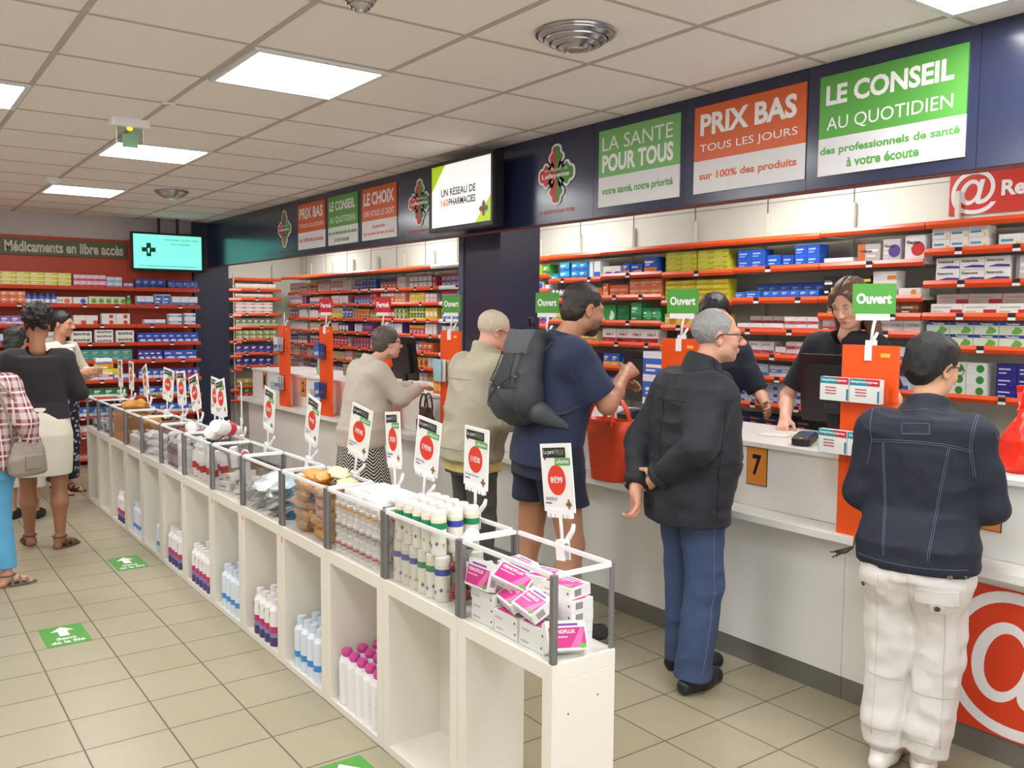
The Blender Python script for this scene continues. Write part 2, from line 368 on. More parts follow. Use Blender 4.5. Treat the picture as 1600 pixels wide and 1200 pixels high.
# ------------------------------------------------------------------ screens
def screen(name, label, loc, rz, W, H, D, draw, mount):
    t = thing(name, label, 'screen', loc, rz)
    m = MB(); e = .022
    m.box((0, 0, 0), (W, D, H), BLACKP); m.box((0, -.012, 0), (e, 0, H), BLACKP); m.box((W-e, -.012, 0), (W, 0, H), BLACKP)
    m.box((e, -.012, 0), (W-e, 0, e*1.3), BLACKP); m.box((e, -.012, H-e), (W-e, 0, H), BLACKP); m.build('housing', t, bevel=.003)
    m = MB(); draw(m, e, W-e, e*1.3, H-e); m.build('display', t)
    m = MB(); mount(m); m.build('bracket', t)
SW, SLIME, SINK, SORG = mat('#f4f4f2', .4, kind='emit', s=.55), mat('#a9c612', .4, kind='emit', s=.5), mat('#23262b', .5), mat('#e8742a', .4, kind='emit', s=.4)
def d1(m, x0, x1, z0, z1):
    W, H = x1-x0, z1-z0; y = -.002
    m.quad([(x0,y,z0),(x1,y,z0),(x1,y,z1),(x0,y,z1)], SW)
    m.quad([(x0,y-.001,z1),(x0,y-.001,z1-.42*H),(x0+.24*W,y-.001,z1)], SLIME); m.quad([(x1,y-.001,z0),(x1,y-.001,z0+.42*H),(x1-.26*W,y-.001,z0)], SLIME)
    m.text('UN RÉSEAU DE', (x0+.17*W, y-.002, z0+.49*H), (1,0,0), (0,0,1), .58*W, .15*H, SINK, .015)
    m.text('160', (x0+.17*W, y-.002, z0+.33*H), (1,0,0), (0,0,1), .13*W, .115*H, SORG, .02); m.text('PHARMACIES', (x0+.31*W, y-.002, z0+.33*H), (1,0,0), (0,0,1), .44*W, .115*H, SINK, .02)
    clover(m, x1-.12*W, z0+.2*H, y-.002, .075*W, .13*H, False)
screen('hanging_screen', 'hanging screen reading UN RESEAU DE 160 PHARMACIES in front of the fascia', (3.06, 5.135, 2.165), -PI/2, .74, .445, .07, d1, lambda m: m.box((.2, .07, .1), (.5, .159, .35), BLACKP))
SCY, SDG = mat('#7ff0dc', .4, kind='emit', s=.8), mat('#0e5a45', .5)
def d2(m, x0, x1, z0, z1):
    W, H = x1-x0, z1-z0; y = -.002
    m.quad([(x0,y,z0),(x1,y,z0),(x1,y,z1),(x0,y,z1)], SCY)
    cx, cz, a, c = x0+.22*W, z0+.55*H, .1*W, .033*W
    m.quad([(cx-a,y-.001,cz-c),(cx+a,y-.001,cz-c),(cx+a,y-.001,cz+c),(cx-a,y-.001,cz+c)], SDG); m.quad([(cx-c,y-.0015,cz-a),(cx+c,y-.0015,cz-a),(cx+c,y-.0015,cz+a),(cx-c,y-.0015,cz+a)], SDG)
    m.quad([(cx-.6*c,y-.002,cz+.5*c),(cx+.5*c,y-.002,cz+.8*c),(cx+.2*c,y-.002,cz-1.6*c),(cx-.3*c,y-.002,cz-1.6*c)], SCY)
    m.text('Patientez, votre client', (x0+.46*W, y-.001, z0+.83*H), (1,0,0), (0,0,1), .5*W, .07*H, SDG); m.text('sera appelé', (x0+.54*W, y-.001, z0+.70*H), (1,0,0), (0,0,1), .28*W, .07*H, SDG)
    m.box((x0+.08*W, y-.001, z0+.07*H), (x0+.93*W, y, z0+.085*H), SDG)
screen('wall_screen', 'turquoise screen with a dark green cross hanging by the back wall', (2.335, 10.2, 2.08), 0, .77, .42, .05, d2,
       lambda m: [m.box((x-.012, .02, .41), (x+.012, .05, .585), BLACKP) for x in (.3, .5)])

# ------------------------------------------------------------------ counter
KICK = mat('#8c8a86', .3, .6, kind='brushed', name='brushed_kick_plate')
yb = [-.96+1.03*k for k in range(10)]+[9.35]
for i, (y0, y1) in enumerate(zip(yb[:-1], yb[1:])):
    who = ['counter base unit out of the picture at the near end', 'counter base unit out of the picture next to the near end', 'white counter base unit behind the denim jacket, with the red at-sign panel', 'white counter base unit below the orange 7 plate',
           'white counter base unit behind the bare legs of the backpack wearer', 'white counter base unit behind the beige jacket', 'white counter base unit behind the patterned skirt',
           'white counter base unit left of the patterned skirt', 'white counter base unit below the two far orange totems', 'white counter base unit at the far end of the counter'][i]
    t = thing('counter_unit', who, 'counter unit', (3.3, y1, 0), -PI/2, 'white counter base units'); W = y1-y0-.002
    m = MB(); m.box((0, .0, .10), (W, .018, .699), WHITE); m.box((0, .05, .736), (W, .07, 1.018), WHITE); m.box((0, .051, .02), (.018, .62, 1.018), WHITE); m.box((W-.018, .051, .02), (W, .62, 1.018), WHITE); m.build('cabinet', t)
    m = MB(); m.box((0, .004, .0), (W, .018, .098), KICK); m.build('kick_plate', t)
b = MB(); b.box((3.335, -.96, 1.019), (3.95, 9.352, 1.043), WHITE); tag(b.build('worktop', bevel=.003), 'long white worktop on the service counter', 'worktop')
b = MB(); b.box((3.195, -.96, .700), (3.349, 9.40, .735), WHITE); tag(b.build('counter_ledge', bevel=.003), 'white bag ledge running along the front of the counter', 'ledge')
ATR = mat('#d8401f', .4, name='red_orange_print')
t = thing('counter_sign', 'red panel with a big white at-sign on the counter front', 'sign', (3.3, 1.68, .1), -PI/2)
m = MB(); m.box((0, -.008, 0), (1.1, -.001, .55), ATR); m.text('@', (.0, -.0086, .005), (1,0,0), (0,0,1), .47, .54, TXW, .0); m.build('board', t)
t = thing('shelf_sign', 'red sign with a white at-sign and the letters Ret above the shelves', 'sign', (5.0, 2.65, 2.205), -PI/2)
m = MB(); m.box((0, -.012, 0), (1.0, -.002, .24), mat('#cf3a30', .4)); m.text('@', (.01, -.0126, -.0), (1,0,0), (0,0,1), .25, .24, TXW, .008); m.text('Ret', (.285, -.0126, .085), (1,0,0), (0,0,1), .17, .085, TXW, .04); m.build('board', t)
PLT, INK = mat('#d98a3a', .45, name='orange_plate'), mat('#17140f', .5)
def plate(y, n, label):
    t = thing('number_plate', label, 'number plate', (3.35, y+.058, .838), -PI/2, 'orange desk number plates')
    m = MB(); m.box((0, -.004, 0), (.116, -.001, .186), INK); m.box((.003, -.0046, .003), (.113, -.004, .183), PLT)
    if n: m.text(n, (.032, -.0052, .045), (1,0,0), (0,0,1), .052, .1, INK, .03)
    m.build('board', t)
plate(2.638, '7', 'orange number plate reading 7 beside the dark jacket')
plate(1.585, '', 'orange number plate half hidden under the denim sleeve')
plate(7.975, '2', 'orange number plate reading 2 between the two far orange totems')
plate(4.72, '', 'orange number plate beside the beige jacket')
plate(3.66, '', 'orange number plate behind the orange tote bag'); plate(8.99, '1', 'farthest orange number plate near the end of the counter')

# totems with clip signs
def tot(yc, label, sign, slabel, srot=0.0, holders=(), hd=''):
    t = thing('display_totem', label, 'totem', (3.3, yc+.12, .735), -PI/2, 'orange display totems on the counter ledge')
    m = MB(); m.box((0, -.075, 0), (.24, -.055, .78), ORANGE); m.box((0, -.0755, .30), (.24, -.055, .303), mat('#b23f12', .5)); m.box((0, -.0755, .555), (.24, -.055, .558), mat('#b23f12', .5)); m.build('panel', t)
    m = MB(); m.box((.0, -.054, 0), (.24, -.03, .006), ORANGE); m.build('base_plate', t)
    m = MB(); m.box((.17, -.0762, .735), (.21, -.0752, .75), mat('#f6c14a', .5)); m.build('sticker', t)
    for z in holders:
        m = MB(); m.box((-.05, -.145, z), (.225, -.077, z+.003), CLEAR); m.box((-.05, -.147, z), (.225, -.144, z+.07), CLEAR); m.box((-.053, -.147, z), (-.05, -.077, z+.07), CLEAR); m.box((.225, -.147, z), (.228, -.077, z+.07), CLEAR); m.build('holder', t)
    if sign:
        s = thing('clip_sign', slabel, 'sign', (3.235, yc, 1.515), -PI/2+srot, 'open and closed clip signs on the totems')
        m = MB(); m.box((-.022, -.014, -.06), (.022, -.0115, .0), WPLAST); m.box((-.022, .0115, -.05), (.022, .014, .02), WPLAST); m.box((-.015, -.014, .0), (.015, .014, .012), WPLAST); m.tube([(0, .013, .0), (.012, .02, .03), (.02, .035, .05)], .006, WPLAST); m.build('clip', s)
        m = MB(); m.tube([(0, 0, .01), (.004, 0, .06), (.012, 0, .105)], .006, WPLAST); m.box((-.06, -.004, .1), (.065, .004, .125), WPLAST); m.build('stem', s)
        g = sign == 'Ouvert'
        m = MB(); m.box((-.075, -.003, .125), (.085, .003, .245), mat('#4f9c3c', .45) if g else mat('#c9202e', .45)); m.text(sign, (-.06, -.0036, .165), (1,0,0), (0,0,1), .13, .042, TXW, .04); m.build('card', s)
tot(2.01, 'orange totem left of the denim jacket, carrying two clear boxes of packets', 'Ouvert', 'nearest green Ouvert sign, in front of the pharmacist', .5, (.335, .55))
tot(3.03, 'orange totem right behind the dark jacket', 'Ouvert', 'green Ouvert sign above the dark jacket', .4)
tot(4.1, 'orange totem hidden behind the backpack wearer', 'Ouvert', 'green Ouvert sign left of the backpack wearer head', .35)
tot(5.155, 'orange totem left of the beige jacket with pale leaflets', 'Ouvert', 'green Ouvert sign in front of the white shelf end', .3, (.43,))
tot(6.15, 'orange totem behind the grey haired lady in the cardigan', 'Fermé', 'red Fermé sign above the lady in the cardigan', .3)
tot(7.2, 'far orange totem beside the number 2 plate', 'Fermé', 'red Fermé sign farthest along the counter', .3, (.16, .50))
tot(8.15, 'farthest orange totem of the counter', 'Ouvert', 'clip sign turned nearly edge-on at the farthest totem', -.36, (.16, .53))
# ------------------------------------------------------------------ shelving bays and boxed products
LIPB = mat('#e2511f', .35, name='orange_shelf_lip'); LIPR = mat('#cf4526', .4, name='red_orange_shelf_lip'); SHELF = mat('#d9d4c8', .5, name='shelf_board'); WLIP = mat('#e6e6e4', .4)
TAGB, TAGW = mat('#26262a', .5), mat('#f2f2f2', .5)
def bay(label, loc, rz, W, D, levels, lip, tags=True, back=None, group='shelving bays', deep=None, seed=1):
    t = thing('shelving_bay', label, 'shelf unit', loc, rz, group); rr = random.Random(seed)
    m = MB()
    for x in (0, W-.012): m.box((x, D-.03, 0), (x+.012, D-.0125 if back else D-.004, levels[0]+(.0 if back else .2)), back[0] if back else SHELF)
    m.build('upright', t)
    if back: m = MB(); m.box((.001, D-.012, 0), (W-.001, D-.003, back[1]), back[0]); m.build('back_panel', t)
    for i, z in enumerate(levels):
        y0 = -.10 if (deep and i == 0) else 0
        m = MB(); m.box((.002, y0+.004, z-.022), (W-.002, D-.013, z-.002), SHELF); s = m.build('shelf', t)
        m = MB(); m.prism([(y0-.008, z-.03), (y0+.004, z-.034), (y0+.004, z+.008), (y0-.002, z+.008), (y0-.012, z-.012)], .003, W-.003, lip, axis=0); m.build('shelf_lip', s)
        if tags and i:
            n = rr.randint(1, 2) if W < .7 else rr.randint(3, 5)
            for k in range(n):
                x = (k+.5)/n*W+rr.uniform(-.08, .08)*W; m = MB(); m.box((x-.018, y0-.017, z-.016), (x+.018, y0-.012, z+.006), TAGB); m.box((x-.018, y0-.0175, z-.03), (x+.018, y0-.012, z-.016), TAGW); m.build('price_tag', s)
    return t
_BX = {}
def boxmesh(w, h, d, main, style, acc, txt=None, acc2=None, side=None):
    key = (round(w, 3), round(h, 3), d, main, style, acc, txt, acc2)
    if key in _BX: return _BX[key]
    A, B_, C_ = mat(main, .42), mat(acc, .42), mat(acc2 or '#f1efe9', .42); m = MB(); e = .0008
    m.box((-w/2, 0, 0), (w/2, d, h), A)
    def r(x0, x1, z0, z1, mm, k=1): m.quad([(-w/2+x0*w, -e*k, z0*h), (-w/2+x1*w, -e*k, z0*h), (-w/2+x1*w, -e*k, z1*h), (-w/2+x0*w, -e*k, z1*h)], mm)
    def disc(cx, cz, rad, mm, k=1): m.add([(-w/2+cx*w+rad*math.cos(2*PI*i/14), -e*k, cz*h+rad*math.sin(2*PI*i/14)) for i in range(14)], [tuple(range(14))], mm)
    if style == 'band': r(0, 1, .0, .36, B_); r(.1, .62, .62, .76, C_); r(.1, .45, .48, .55, C_); r(.06, .5, .12, .2, C_)
    elif style == 'top': r(0, 1, .70, 1, B_); r(.1, .6, .3, .44, C_); r(.1, .4, .14, .22, C_)
    elif style == 'leaf':
        r(0, 1, .76, 1, B_); m.add([(-w/2+w*(.62+.3*math.cos(a)*abs(math.cos(a*.5+.3))), -e, h*(.36+.3*math.sin(a))) for a in [2*PI*i/16 for i in range(16)]], [tuple(range(16))], C_)
    elif style == 'drop': disc(.68, .46, min(w, h)*.36, B_); r(.08, .42, .55, .7, C_); r(.08, .35, .35, .42, C_)
    elif style == 'swoosh': m.add([(-w/2+.1*w, -e, .16*h), (w/2, -e, .1*h), (w/2, -e, .3*h), (-w/2+.5*w, -e, .36*h)], [(0, 1, 2, 3)], B_); r(.08, .62, .62, .74, C_)
    elif style == 'corner': r(.62, 1, 0, .45, B_); r(.08, .7, .6, .72, C_); r(.08, .4, .2, .3, C_)
    elif style == 'bar': r(.1, .68, .38, .58, B_); r(.8, .95, .1, .35, C_)
    elif style == 'stripe': r(.0, 1, .42, .68, B_); r(.12, .7, .49, .61, C_, 2); r(.12, .5, .16, .26, C_)
    elif style == 'split': r(0, .34, 0, 1, B_); r(.42, .9, .56, .7, C_); r(.42, .8, .3, .38, C_)
    elif style == 'frame': r(.04, .96, .08, .92, B_); r(.12, .7, .5, .66, C_, 2); r(.12, .55, .24, .34, C_, 2)
    if txt:
        s, x0, x1, z0, z1, tc = txt; m.text(s, (-w/2+x0*w, -e*3, z0*h), (1,0,0), (0,0,1), (x1-x0)*w, (z1-z0)*h, mat(tc, .5), .03)
    _BX[key] = m.mesh('medicine_box'); return _BX[key]
def bottlemesh(r, h, body, band, cap, kind='bottle'):
    key = (r, h, body, band, cap, kind)
    if key in _BX: return _BX[key]
    A, B_, C_ = mat(body, .3), mat(band, .4), mat(cap, .35); m = MB()
    if kind == 'bottle': m.lathe([(0, 0), (r, 0), (r, h*.12), (r*1.005, h*.12, B_), (r*1.005, h*.45, B_), (r, h*.45), (r, h*.72), (r*.45, h*.82), (r*.45, h*.84, C_), (r*.5, h*.84, C_), (r*.5, h, C_), (0, h, C_)], A, 12)
    else: m.lathe([(0, 0, C_), (r*.7, 0, C_), (r*.72, h*.2, C_), (r*.9, h*.22), (r, h*.3), (r, h*.55, B_), (r, h*.8), (r*.8, h*.97), (0, h)], A, 12)
    _BX[key] = m.mesh(kind); return _BX[key]
SEEN = {}; BOXES = []
def run(frame, z, x, n, st, w, h, mesh, noun, label, group, d=.1, gap=.003, y=.015, jit=.004, seed=0):
    """a run of n products st high, starting at local x on a shelf; frame = (loc, rz)"""
    loc, rz = frame; rr = random.Random(hash((round(x*100), round(z*100), n)) & 0xffff); M = Matrix.Translation(loc) @ Rz(rz)
    if label in SEEN: label = label + ', right-hand run'
    SEEN[label] = 1
    for i in range(n):
        for k in range(st):
            o = bpy.data.objects.new(noun, mesh); COL.objects.link(o)
            o.location = M @ Vector((x+w/2+i*(w+gap), y+rr.uniform(0, jit)*(1 if k == 0 else .5), z+k*(h+.0006))); o.rotation_euler = (0, 0, rz+rr.uniform(-.008, .008))
            tag(o, label, 'box' if 'box' in noun else noun.split('_')[-1], group)
            if noun == 'medicine_box': BOXES.append((o, w, h))
    return x+n*(w+gap)
ORD = ['top shelf', 'second shelf', 'third shelf', 'fourth shelf', 'fifth shelf', 'sixth shelf', 'seventh shelf', 'eighth shelf', 'ninth shelf']
def fill(frame, z, sh, where, specs, grp):
    """specs: (x, n, stack, w, h, main, style, accent, colour words[, text[, second accent[, depth]]])"""
    for s in specs:
        x, n, st, w, h, main, style, acc, words = s[:9]; txt = s[9] if len(s) > 9 else None; a2 = s[10] if len(s) > 10 else None; d = s[11] if len(s) > 11 else .09
        lab = '%s on the %s %s' % (words, sh, where)
        if style in ('bottle', 'tube'):
            me = bottlemesh(w/2, h, main, acc, a2 or '#f0f0f0', style); noun = 'product_'+style
            run(frame, z, x, n, 1, w, h, me, noun, lab, grp+', '+words+'s on the '+sh)
        else:
            run(frame, z, x, n, st, w, h, boxmesh(w, h, d, main, style, acc, txt, a2), 'medicine_box', lab, grp+', '+words+'s on the '+sh)

# right wall, bays named by what stands in front of them; local x runs away from the far end
RW = -PI/2; XF = 4.65; YB = [1.94, 2.593, 3.246, 3.90, 4.552, 5.206, 5.86, 6.40]
LVL = {'R6': [2.138, 1.993, 1.821, 1.649, 1.479, 1.222], 'R5': [2.138, 1.944, 1.748, 1.647, 1.548, 1.385, 1.222], 'R4': [2.13, 1.944, 1.745, 1.545, 1.385, 1.244, 1.071, .93],
       'R3': [2.13, 1.936, 1.735, 1.56, 1.40, 1.24, 1.07], 'R2': [2.13, 1.946, 1.78, 1.588, 1.425, 1.24, 1.07], 'R1': [2.125, 1.927, 1.76, 1.59, 1.42, 1.24, 1.07], 'R0': [2.12, 1.971, 1.846, 1.725, 1.55, 1.38, 1.2, 1.05]}
WHERE = {'R6': 'under the red at-sign', 'R5': 'behind the pharmacist', 'R4': 'left of the pharmacist', 'R3': 'behind the grey head',
         'R2': 'right of the backpack wearer', 'R1': 'behind the backpack wearer', 'R0': 'beside the dark pillar'}
FR = {}
for k, nm in enumerate(['R6', 'R5', 'R4', 'R3', 'R2', 'R1', 'R0']):
    lo, hi = YB[k], YB[k+1]; FR[nm] = ((XF, hi, 0), RW)
    bay('shelving bay with orange lips '+WHERE[nm], (XF, hi, 0), RW, hi-lo, .345, LVL[nm], LIPB, seed=k)
bay('shelving bay with orange lips at the right edge of the picture', (XF, 1.938, 0), RW, .65, .345, LVL['R6'], LIPB, seed=9)
G_ = 'boxes behind the counter'
def fr(nm, i, specs): fill(FR[nm], LVL[nm][i], ORD[i], WHERE[nm], specs, G_)
WH = '#efede8'
Y1, BL, RD, LG = '#c9c23a', '#2f62c8', '#c33a45', '#cfe0c4'
fr('R6', 1, [(.03, 3, 2, .095, .056, WH, 'bar', '#3f9fd0', 'white box with blue bar', None, '#e0d23c'), (.38, 2, 1, .105, .06, WH, 'bar', '#3f9fd0', 'cream box with a blue bar', None, '#e0d23c')])
fr('R6', 2, [(.06, 3, 2, .125, .062, WH, 'swoosh', '#4a3f96', 'white box with purple swoosh', ('Esteroma', .08, .75, .6, .82, '#5b5b66'), '#efede8'), (.47, 2, 1, .05, .12, '#cfcac6', 'split', '#8d8792', 'grey box edge')])
fr('R6', 3, [(.04, 3, 1, .17, .055, WH, 'corner', '#b8243c', 'white-red box with green sprig', None, '#a9c7a0'), (.06, 3, 1, .165, .05, WH, 'corner', '#a8243c', 'white-red box with green sprig', None, '#a9c7a0')][:1])
run(FR['R6'], 1.649+.0565, .045, 3, 1, .17, .05, boxmesh(.17, .05, .09, '#cdb2ac', 'corner', '#b8243c', None, '#9aa88e'), 'medicine_box', 'white and red box with painted dimness in the upper row under the red at-sign', 'painted-dim boxes under the at-sign', y=.06)  # same white and red boxes, the upper row's dimness put into darker colours
fr('R6', 4, [(.02, 4, 2, .125, .064, '#d6e6cd', 'leaf', '#2a3f93', 'green leaf box with a blue band', ('Tanakan', .25, .78, .80, .95, '#ffffff'), '#6fb04a'), (.54, 1, 2, .1, .064, '#bfe0cf', 'leaf', '#2a3f93', 'paler green leaf box with a blue band', None, '#6fb04a')])
fr('R6', 5, [(.14, 2, 3, .105, .058, '#e3ece0', 'drop', '#3f8f3a', 'white and green ginkgo leaf box'), (.40, 2, 3, .1, .058, '#27247f', 'stripe', '#2d2a8f', 'dark blue box', None, '#cfcfe6')])
fr('R5', 1, [(.02, 1, 1, .19, .035, '#f0e6ec', 'band', '#d77fae', 'flat white and pink box'), (.24, 1, 1, .14, .105, '#bdb7b4', 'split', '#c7713c', 'grey box with orange', ('Voltaren', .1, .65, .55, .7, '#4a4a4a')), (.40, 1, 1, .1, .125, '#cfcbcb', 'drop', '#6a4a96', 'grey box with dark dome', ('Flector', .1, .75, .62, .74, '#3a3a44')), (.53, 1, 1, .11, .135, '#f2f2f4', 'drop', '#d33a3f', 'white box with red and blue dome', ('Flector', .1, .8, .66, .80, '#3a3a44'))])
fr('R5', 2, [(.02, 2, 1, .085, .125, '#1c1b1d', 'corner', '#e2cf1e', 'black box with a yellow flower', ('STRONG', .1, .6, .7, .8, '#9a9a9a')), (.22, 1, 2, .11, .06, '#1e1d1f', 'stripe', '#d8d21f', 'black box with yellow stripe'), (.345, 1, 3, .14, .047, WH, 'corner', '#e08a2c', 'white and orange stacked box'), (.50, 1, 1, .13, .045, WH, 'drop', '#e09a2c', 'white box with an orange dot')])
fr('R5', 3, [(.40, 2, 1, .11, .07, '#6a4026', 'stripe', '#b77a45', 'brown box'), (.05, 3, 1, .09, .06, '#8a5a36', 'band', '#c0925a', 'brown box low down')])
fr('R5', 4, [(.33, 3, 1, .1, .07, '#dcdad6', 'stripe', '#b9b4ae', 'grey box', ('Osmal', .2, .8, .5, .68, '#7a7a7a')), (.02, 3, 1, .09, .07, '#d8c0bc', 'band', '#b94a50', 'pink and grey box')])
fr('R5', 5, [(.02, 5, 1, .11, .08, '#dadde6', 'band', '#5a6ab0', 'grey and blue box')]); fr('R5', 6, [(.02, 5, 1, .11, .08, '#d5d9e8', 'band', '#3d62b8', 'pale blue box')])
fr('R4', 1, [(.02, 2, 2, .105, .058, BL, 'frame', '#2a56bd', 'bright blue box stacked two high', None, '#9cc0f0'), (.255, 1, 1, .1, .075, BL, 'frame', '#2a56bd', 'bright blue upright box', None, '#9cc0f0'), (.37, 1, 1, .085, .07, '#244fb2', 'frame', '#234aa6', 'deep blue box', None, '#8fb4ea'), (.465, 2, 2, .085, .062, BL, 'frame', '#2a56bd', 'blue box in a block of four', None, '#9cc0f0')])
fr('R4', 2, [(.0, 1, 1, .08, .045, '#4a86d8', 'frame', '#3a76cc', 'light blue low box', None, '#cfe0f4'), (.09, 1, 1, .11, .05, '#3f7ad0', 'frame', '#2f66c4', 'wide blue low box', None, '#cfe0f4'), (.23, 6, 1, .066, .05, '#3468c8', 'band', '#2450a8', 'small blue box in the front row', None, '#bcd4f4')])
run(FR['R4'], 1.745, .10, 6, 2, .086, .05, boxmesh(.086, .05, .08, '#4a7ccf', 'top', '#2a4fa6', None, '#cfe0f4'), 'medicine_box', 'blue box in the rear row on the third shelf left of the pharmacist', 'blue rear row boxes', y=.12)
fr('R4', 3, [(.03, 2, 1, .1, .042, '#ece4e2', 'band', RD, 'white and red box'), (.24, 1, 1, .15, .042, '#efe7e6', 'band', '#b9333f', 'wide white and red box'), (.40, 3, 2, .08, .042, '#eadfdf', 'band', RD, 'small white and red box stacked two high')])
run(FR['R4'], 1.545, .05, 5, 2, .09, .044, boxmesh(.09, .044, .08, '#d9c4c2', 'band', '#b8303c', None, '#e8dcd8'), 'medicine_box', 'red banded box in the rear row on the fourth shelf left of the pharmacist', 'red rear row boxes', y=.12)
fr('R4', 4, [(.02, 4, 1, .022, .085, '#d6cfd2', 'split', '#c9a4ac', 'thin grey box edge'), (.13, 2, 1, .095, .085, '#e6dcdc', 'band', '#a83a5a', 'white red and purple box', ('DAFLON', .1, .7, .7, .84, '#4a4a50')), (.34, 1, 1, .075, .055, '#efe6e4', 'band', RD, 'low white and red box'), (.42, 3, 2, .072, .045, '#e9dedd', 'band', '#c22f4a', 'white and crimson box')])
fr('R4', 5, [(.02, 1, 1, .08, .085, '#9ec0e4', 'band', '#3f7cc8', 'sky blue box'), (.11, 2, 1, .085, .08, '#cfdceb', 'band', '#3a76c4', 'white and blue box'), (.30, 4, 1, .082, .075, '#dfe6ef', 'stripe', '#4a78c4', 'white box with blue stripe')])
fr('R4', 6, [(.02, 7, 3, .084, .046, '#d6d8e8', 'corner', '#4a55a8', 'lavender white box stacked three high', None, '#9aa0c4')])
fr('R4', 7, [(.02, 5, 1, .12, .07, '#23263c', 'stripe', '#3b4a8c', 'dark navy box', None, '#d07a3a')])
fr('R3', 1, [(.02, 2, 4, .14, .036, Y1, 'stripe', '#8f9a2c', 'yellow green flat box', None, '#e8e47a'), (.32, 2, 4, .13, .036, '#cdc540', 'stripe', '#98a02e', 'lime flat box', None, '#e8e47a')])
fr('R3', 2, [(.02, 2, 4, .14, .036, '#dcc72e', 'band', '#b99a1c', 'golden yellow flat box', None, '#f2e678'), (.31, 2, 4, .14, .036, '#d9c52f', 'band', '#b8a01c', 'yellow flat box', None, '#f2e678')])
fr('R3', 3, [(.02, 5, 1, .11, .085, '#e8c93a', 'drop', '#e08a2a', 'yellow and orange box')]); fr('R3', 4, [(.02, 5, 1, .11, .07, '#d9cdb8', 'band', '#b0433a', 'beige and red box')])
fr('R3', 5, [(.02, 3, 1, .18, .085, '#3f74d0', 'band', '#e8ecf4', 'blue and white box')]); fr('R3', 6, [(.02, 4, 1, .14, .09, '#4a78cf', 'band', '#dfe6f2', 'blue white box')])
fr('R2', 1, [(.0, 2, 1, .095, .065, WH, 'swoosh', '#7a3f9a', 'white box with purple stripe'), (.22, 1, 1, .075, .08, '#2f5cb8', 'band', '#e8923a', 'blue and orange small box'), (.31, 1, 1, .12, .07, '#2c58b4', 'swoosh', '#e8b23a', 'blue box with orange swoosh'), (.45, 1, 1, .13, .112, '#2a57b6', 'band', '#d9883f', 'tall blue box with orange base', ('Sargenor', .06, .8, .62, .8, '#ffffff'))])
fr('R2', 2, [(.0, 1, 1, .06, .1, '#e8743a', 'band', '#f0b080', 'orange upright box'), (.08, 2, 1, .1, .085, '#c9603f', 'stripe', '#e08a60', 'terracotta box', None, '#e8a486'), (.30, 3, 2, .11, .062, '#d9774f', 'stripe', '#e89a74', 'peach orange box', None, '#f0c4a8')])
fr('R2', 3, [(.01, 1, 1, .14, .125, '#2a9a4a', 'leaf', '#1f8a3c', 'big green box with a white streak', None, '#dff0d8'), (.17, 1, 1, .13, .12, '#17642f', 'band', '#1f7a3a', 'dark green box', None, '#2a8a48'), (.32, 1, 1, .11, .14, '#3fae6a', 'band', '#1f8a48', 'tall bright green box', None, '#e6f4e2'), (.45, 2, 1, .09, .10, '#1f8a42', 'drop', '#58c27a', 'green box with a pale dot')])
fr('R2', 4, [(.01, 4, 1, .148, .105, '#f0ece6', 'band', '#b5222c', 'white mag 2 box with red base', ('mag 2', .25, .82, .5, .72, '#b5222c'), '#e8e2da')])
fr('R2', 5, [(.02, 2, 1, .09, .1, '#3f62bc', 'band', '#e8c43a', 'blue and yellow box'), (.24, 3, 1, .1, .09, '#8fb2e0', 'band', '#3f6cc0', 'pale blue box')]); fr('R2', 6, [(.02, 4, 1, .14, .09, '#3a70cc', 'band', '#eef2f8', 'blue boxed product')])
fr('R1', 1, [(.0, 1, 1, .1, .05, '#2aa6c4', 'top', '#1f7f9c', 'teal box'), (.12, 1, 2, .12, .066, '#38b0d8', 'band', '#2a62c0', 'cyan and blue box', None, '#dff2f8'), (.27, 2, 2, .095, .064, '#2f9ad0', 'band', '#2458b8', 'bright cyan box', None, '#dff2f8'), (.48, 1, 1, .05, .13, '#eef2f4', 'split', '#3f8fd0', 'white and blue narrow box'), (.55, 1, 1, .07, .13, '#f0f2f4', 'band', '#3f7fc8', 'white box with blue base')])
fr('R1', 2, [(.02, 6, 1, .045, .08, '#d8d8dc', 'bottle', '#6a6a74', 'grey capped bottle'), (.40, 2, 1, .1, .09, '#28408f', 'frame', '#22367c', 'navy box', None, '#d0d8ee'), (.55, 1, 1, .09, .09, '#e8763c', 'band', '#f0b48a', 'orange end box')])
fr('R1', 3, [(.02, 4, 1, .14, .07, '#d9c96a', 'band', '#8aa04a', 'yellow boxed product')]); fr('R1', 4, [(.02, 5, 1, .11, .09, '#e6d9a0', 'band', '#b98a2a', 'sand yellow box'), ]); fr('R1', 5, [(.02, 5, 1, .11, .09, '#6a4aa0', 'band', '#c9b6e2', 'purple box')]); fr('R1', 6, [(.02, 5, 1, .11, .09, '#4a3a90', 'band', '#c9b6e2', 'violet box')])
fr('R0', 1, [(.0, 2, 1, .11, .09, '#eae4e4', 'drop', '#c8323c', 'white box with red dot'), (.25, 1, 1, .09, .085, '#dfe8d4', 'leaf', '#7ab04a', 'white and green box'), (.35, 1, 1, .07, .09, '#d8d43a', 'drop', '#8ac04a', 'yellow green box'), (.43, 1, 1, .09, .085, '#5fb04a', 'band', '#2f7a34', 'green box')])
fr('R0', 2, [(.0, 1, 1, .1, .07, '#e9e6df', 'drop', '#dcb83a', 'white box with yellow dot'), (.11, 2, 1, .1, .07, '#ece6e4', 'drop', '#c4303c', 'white box with crimson dot'), (.33, 1, 1, .11, .07, '#e8ecf0', 'drop', '#2f6fc8', 'white box with blue dot'), (.46, 1, 1, .06, .06, '#e6e6e6', 'top', '#3a3a40', 'white and black small box')])
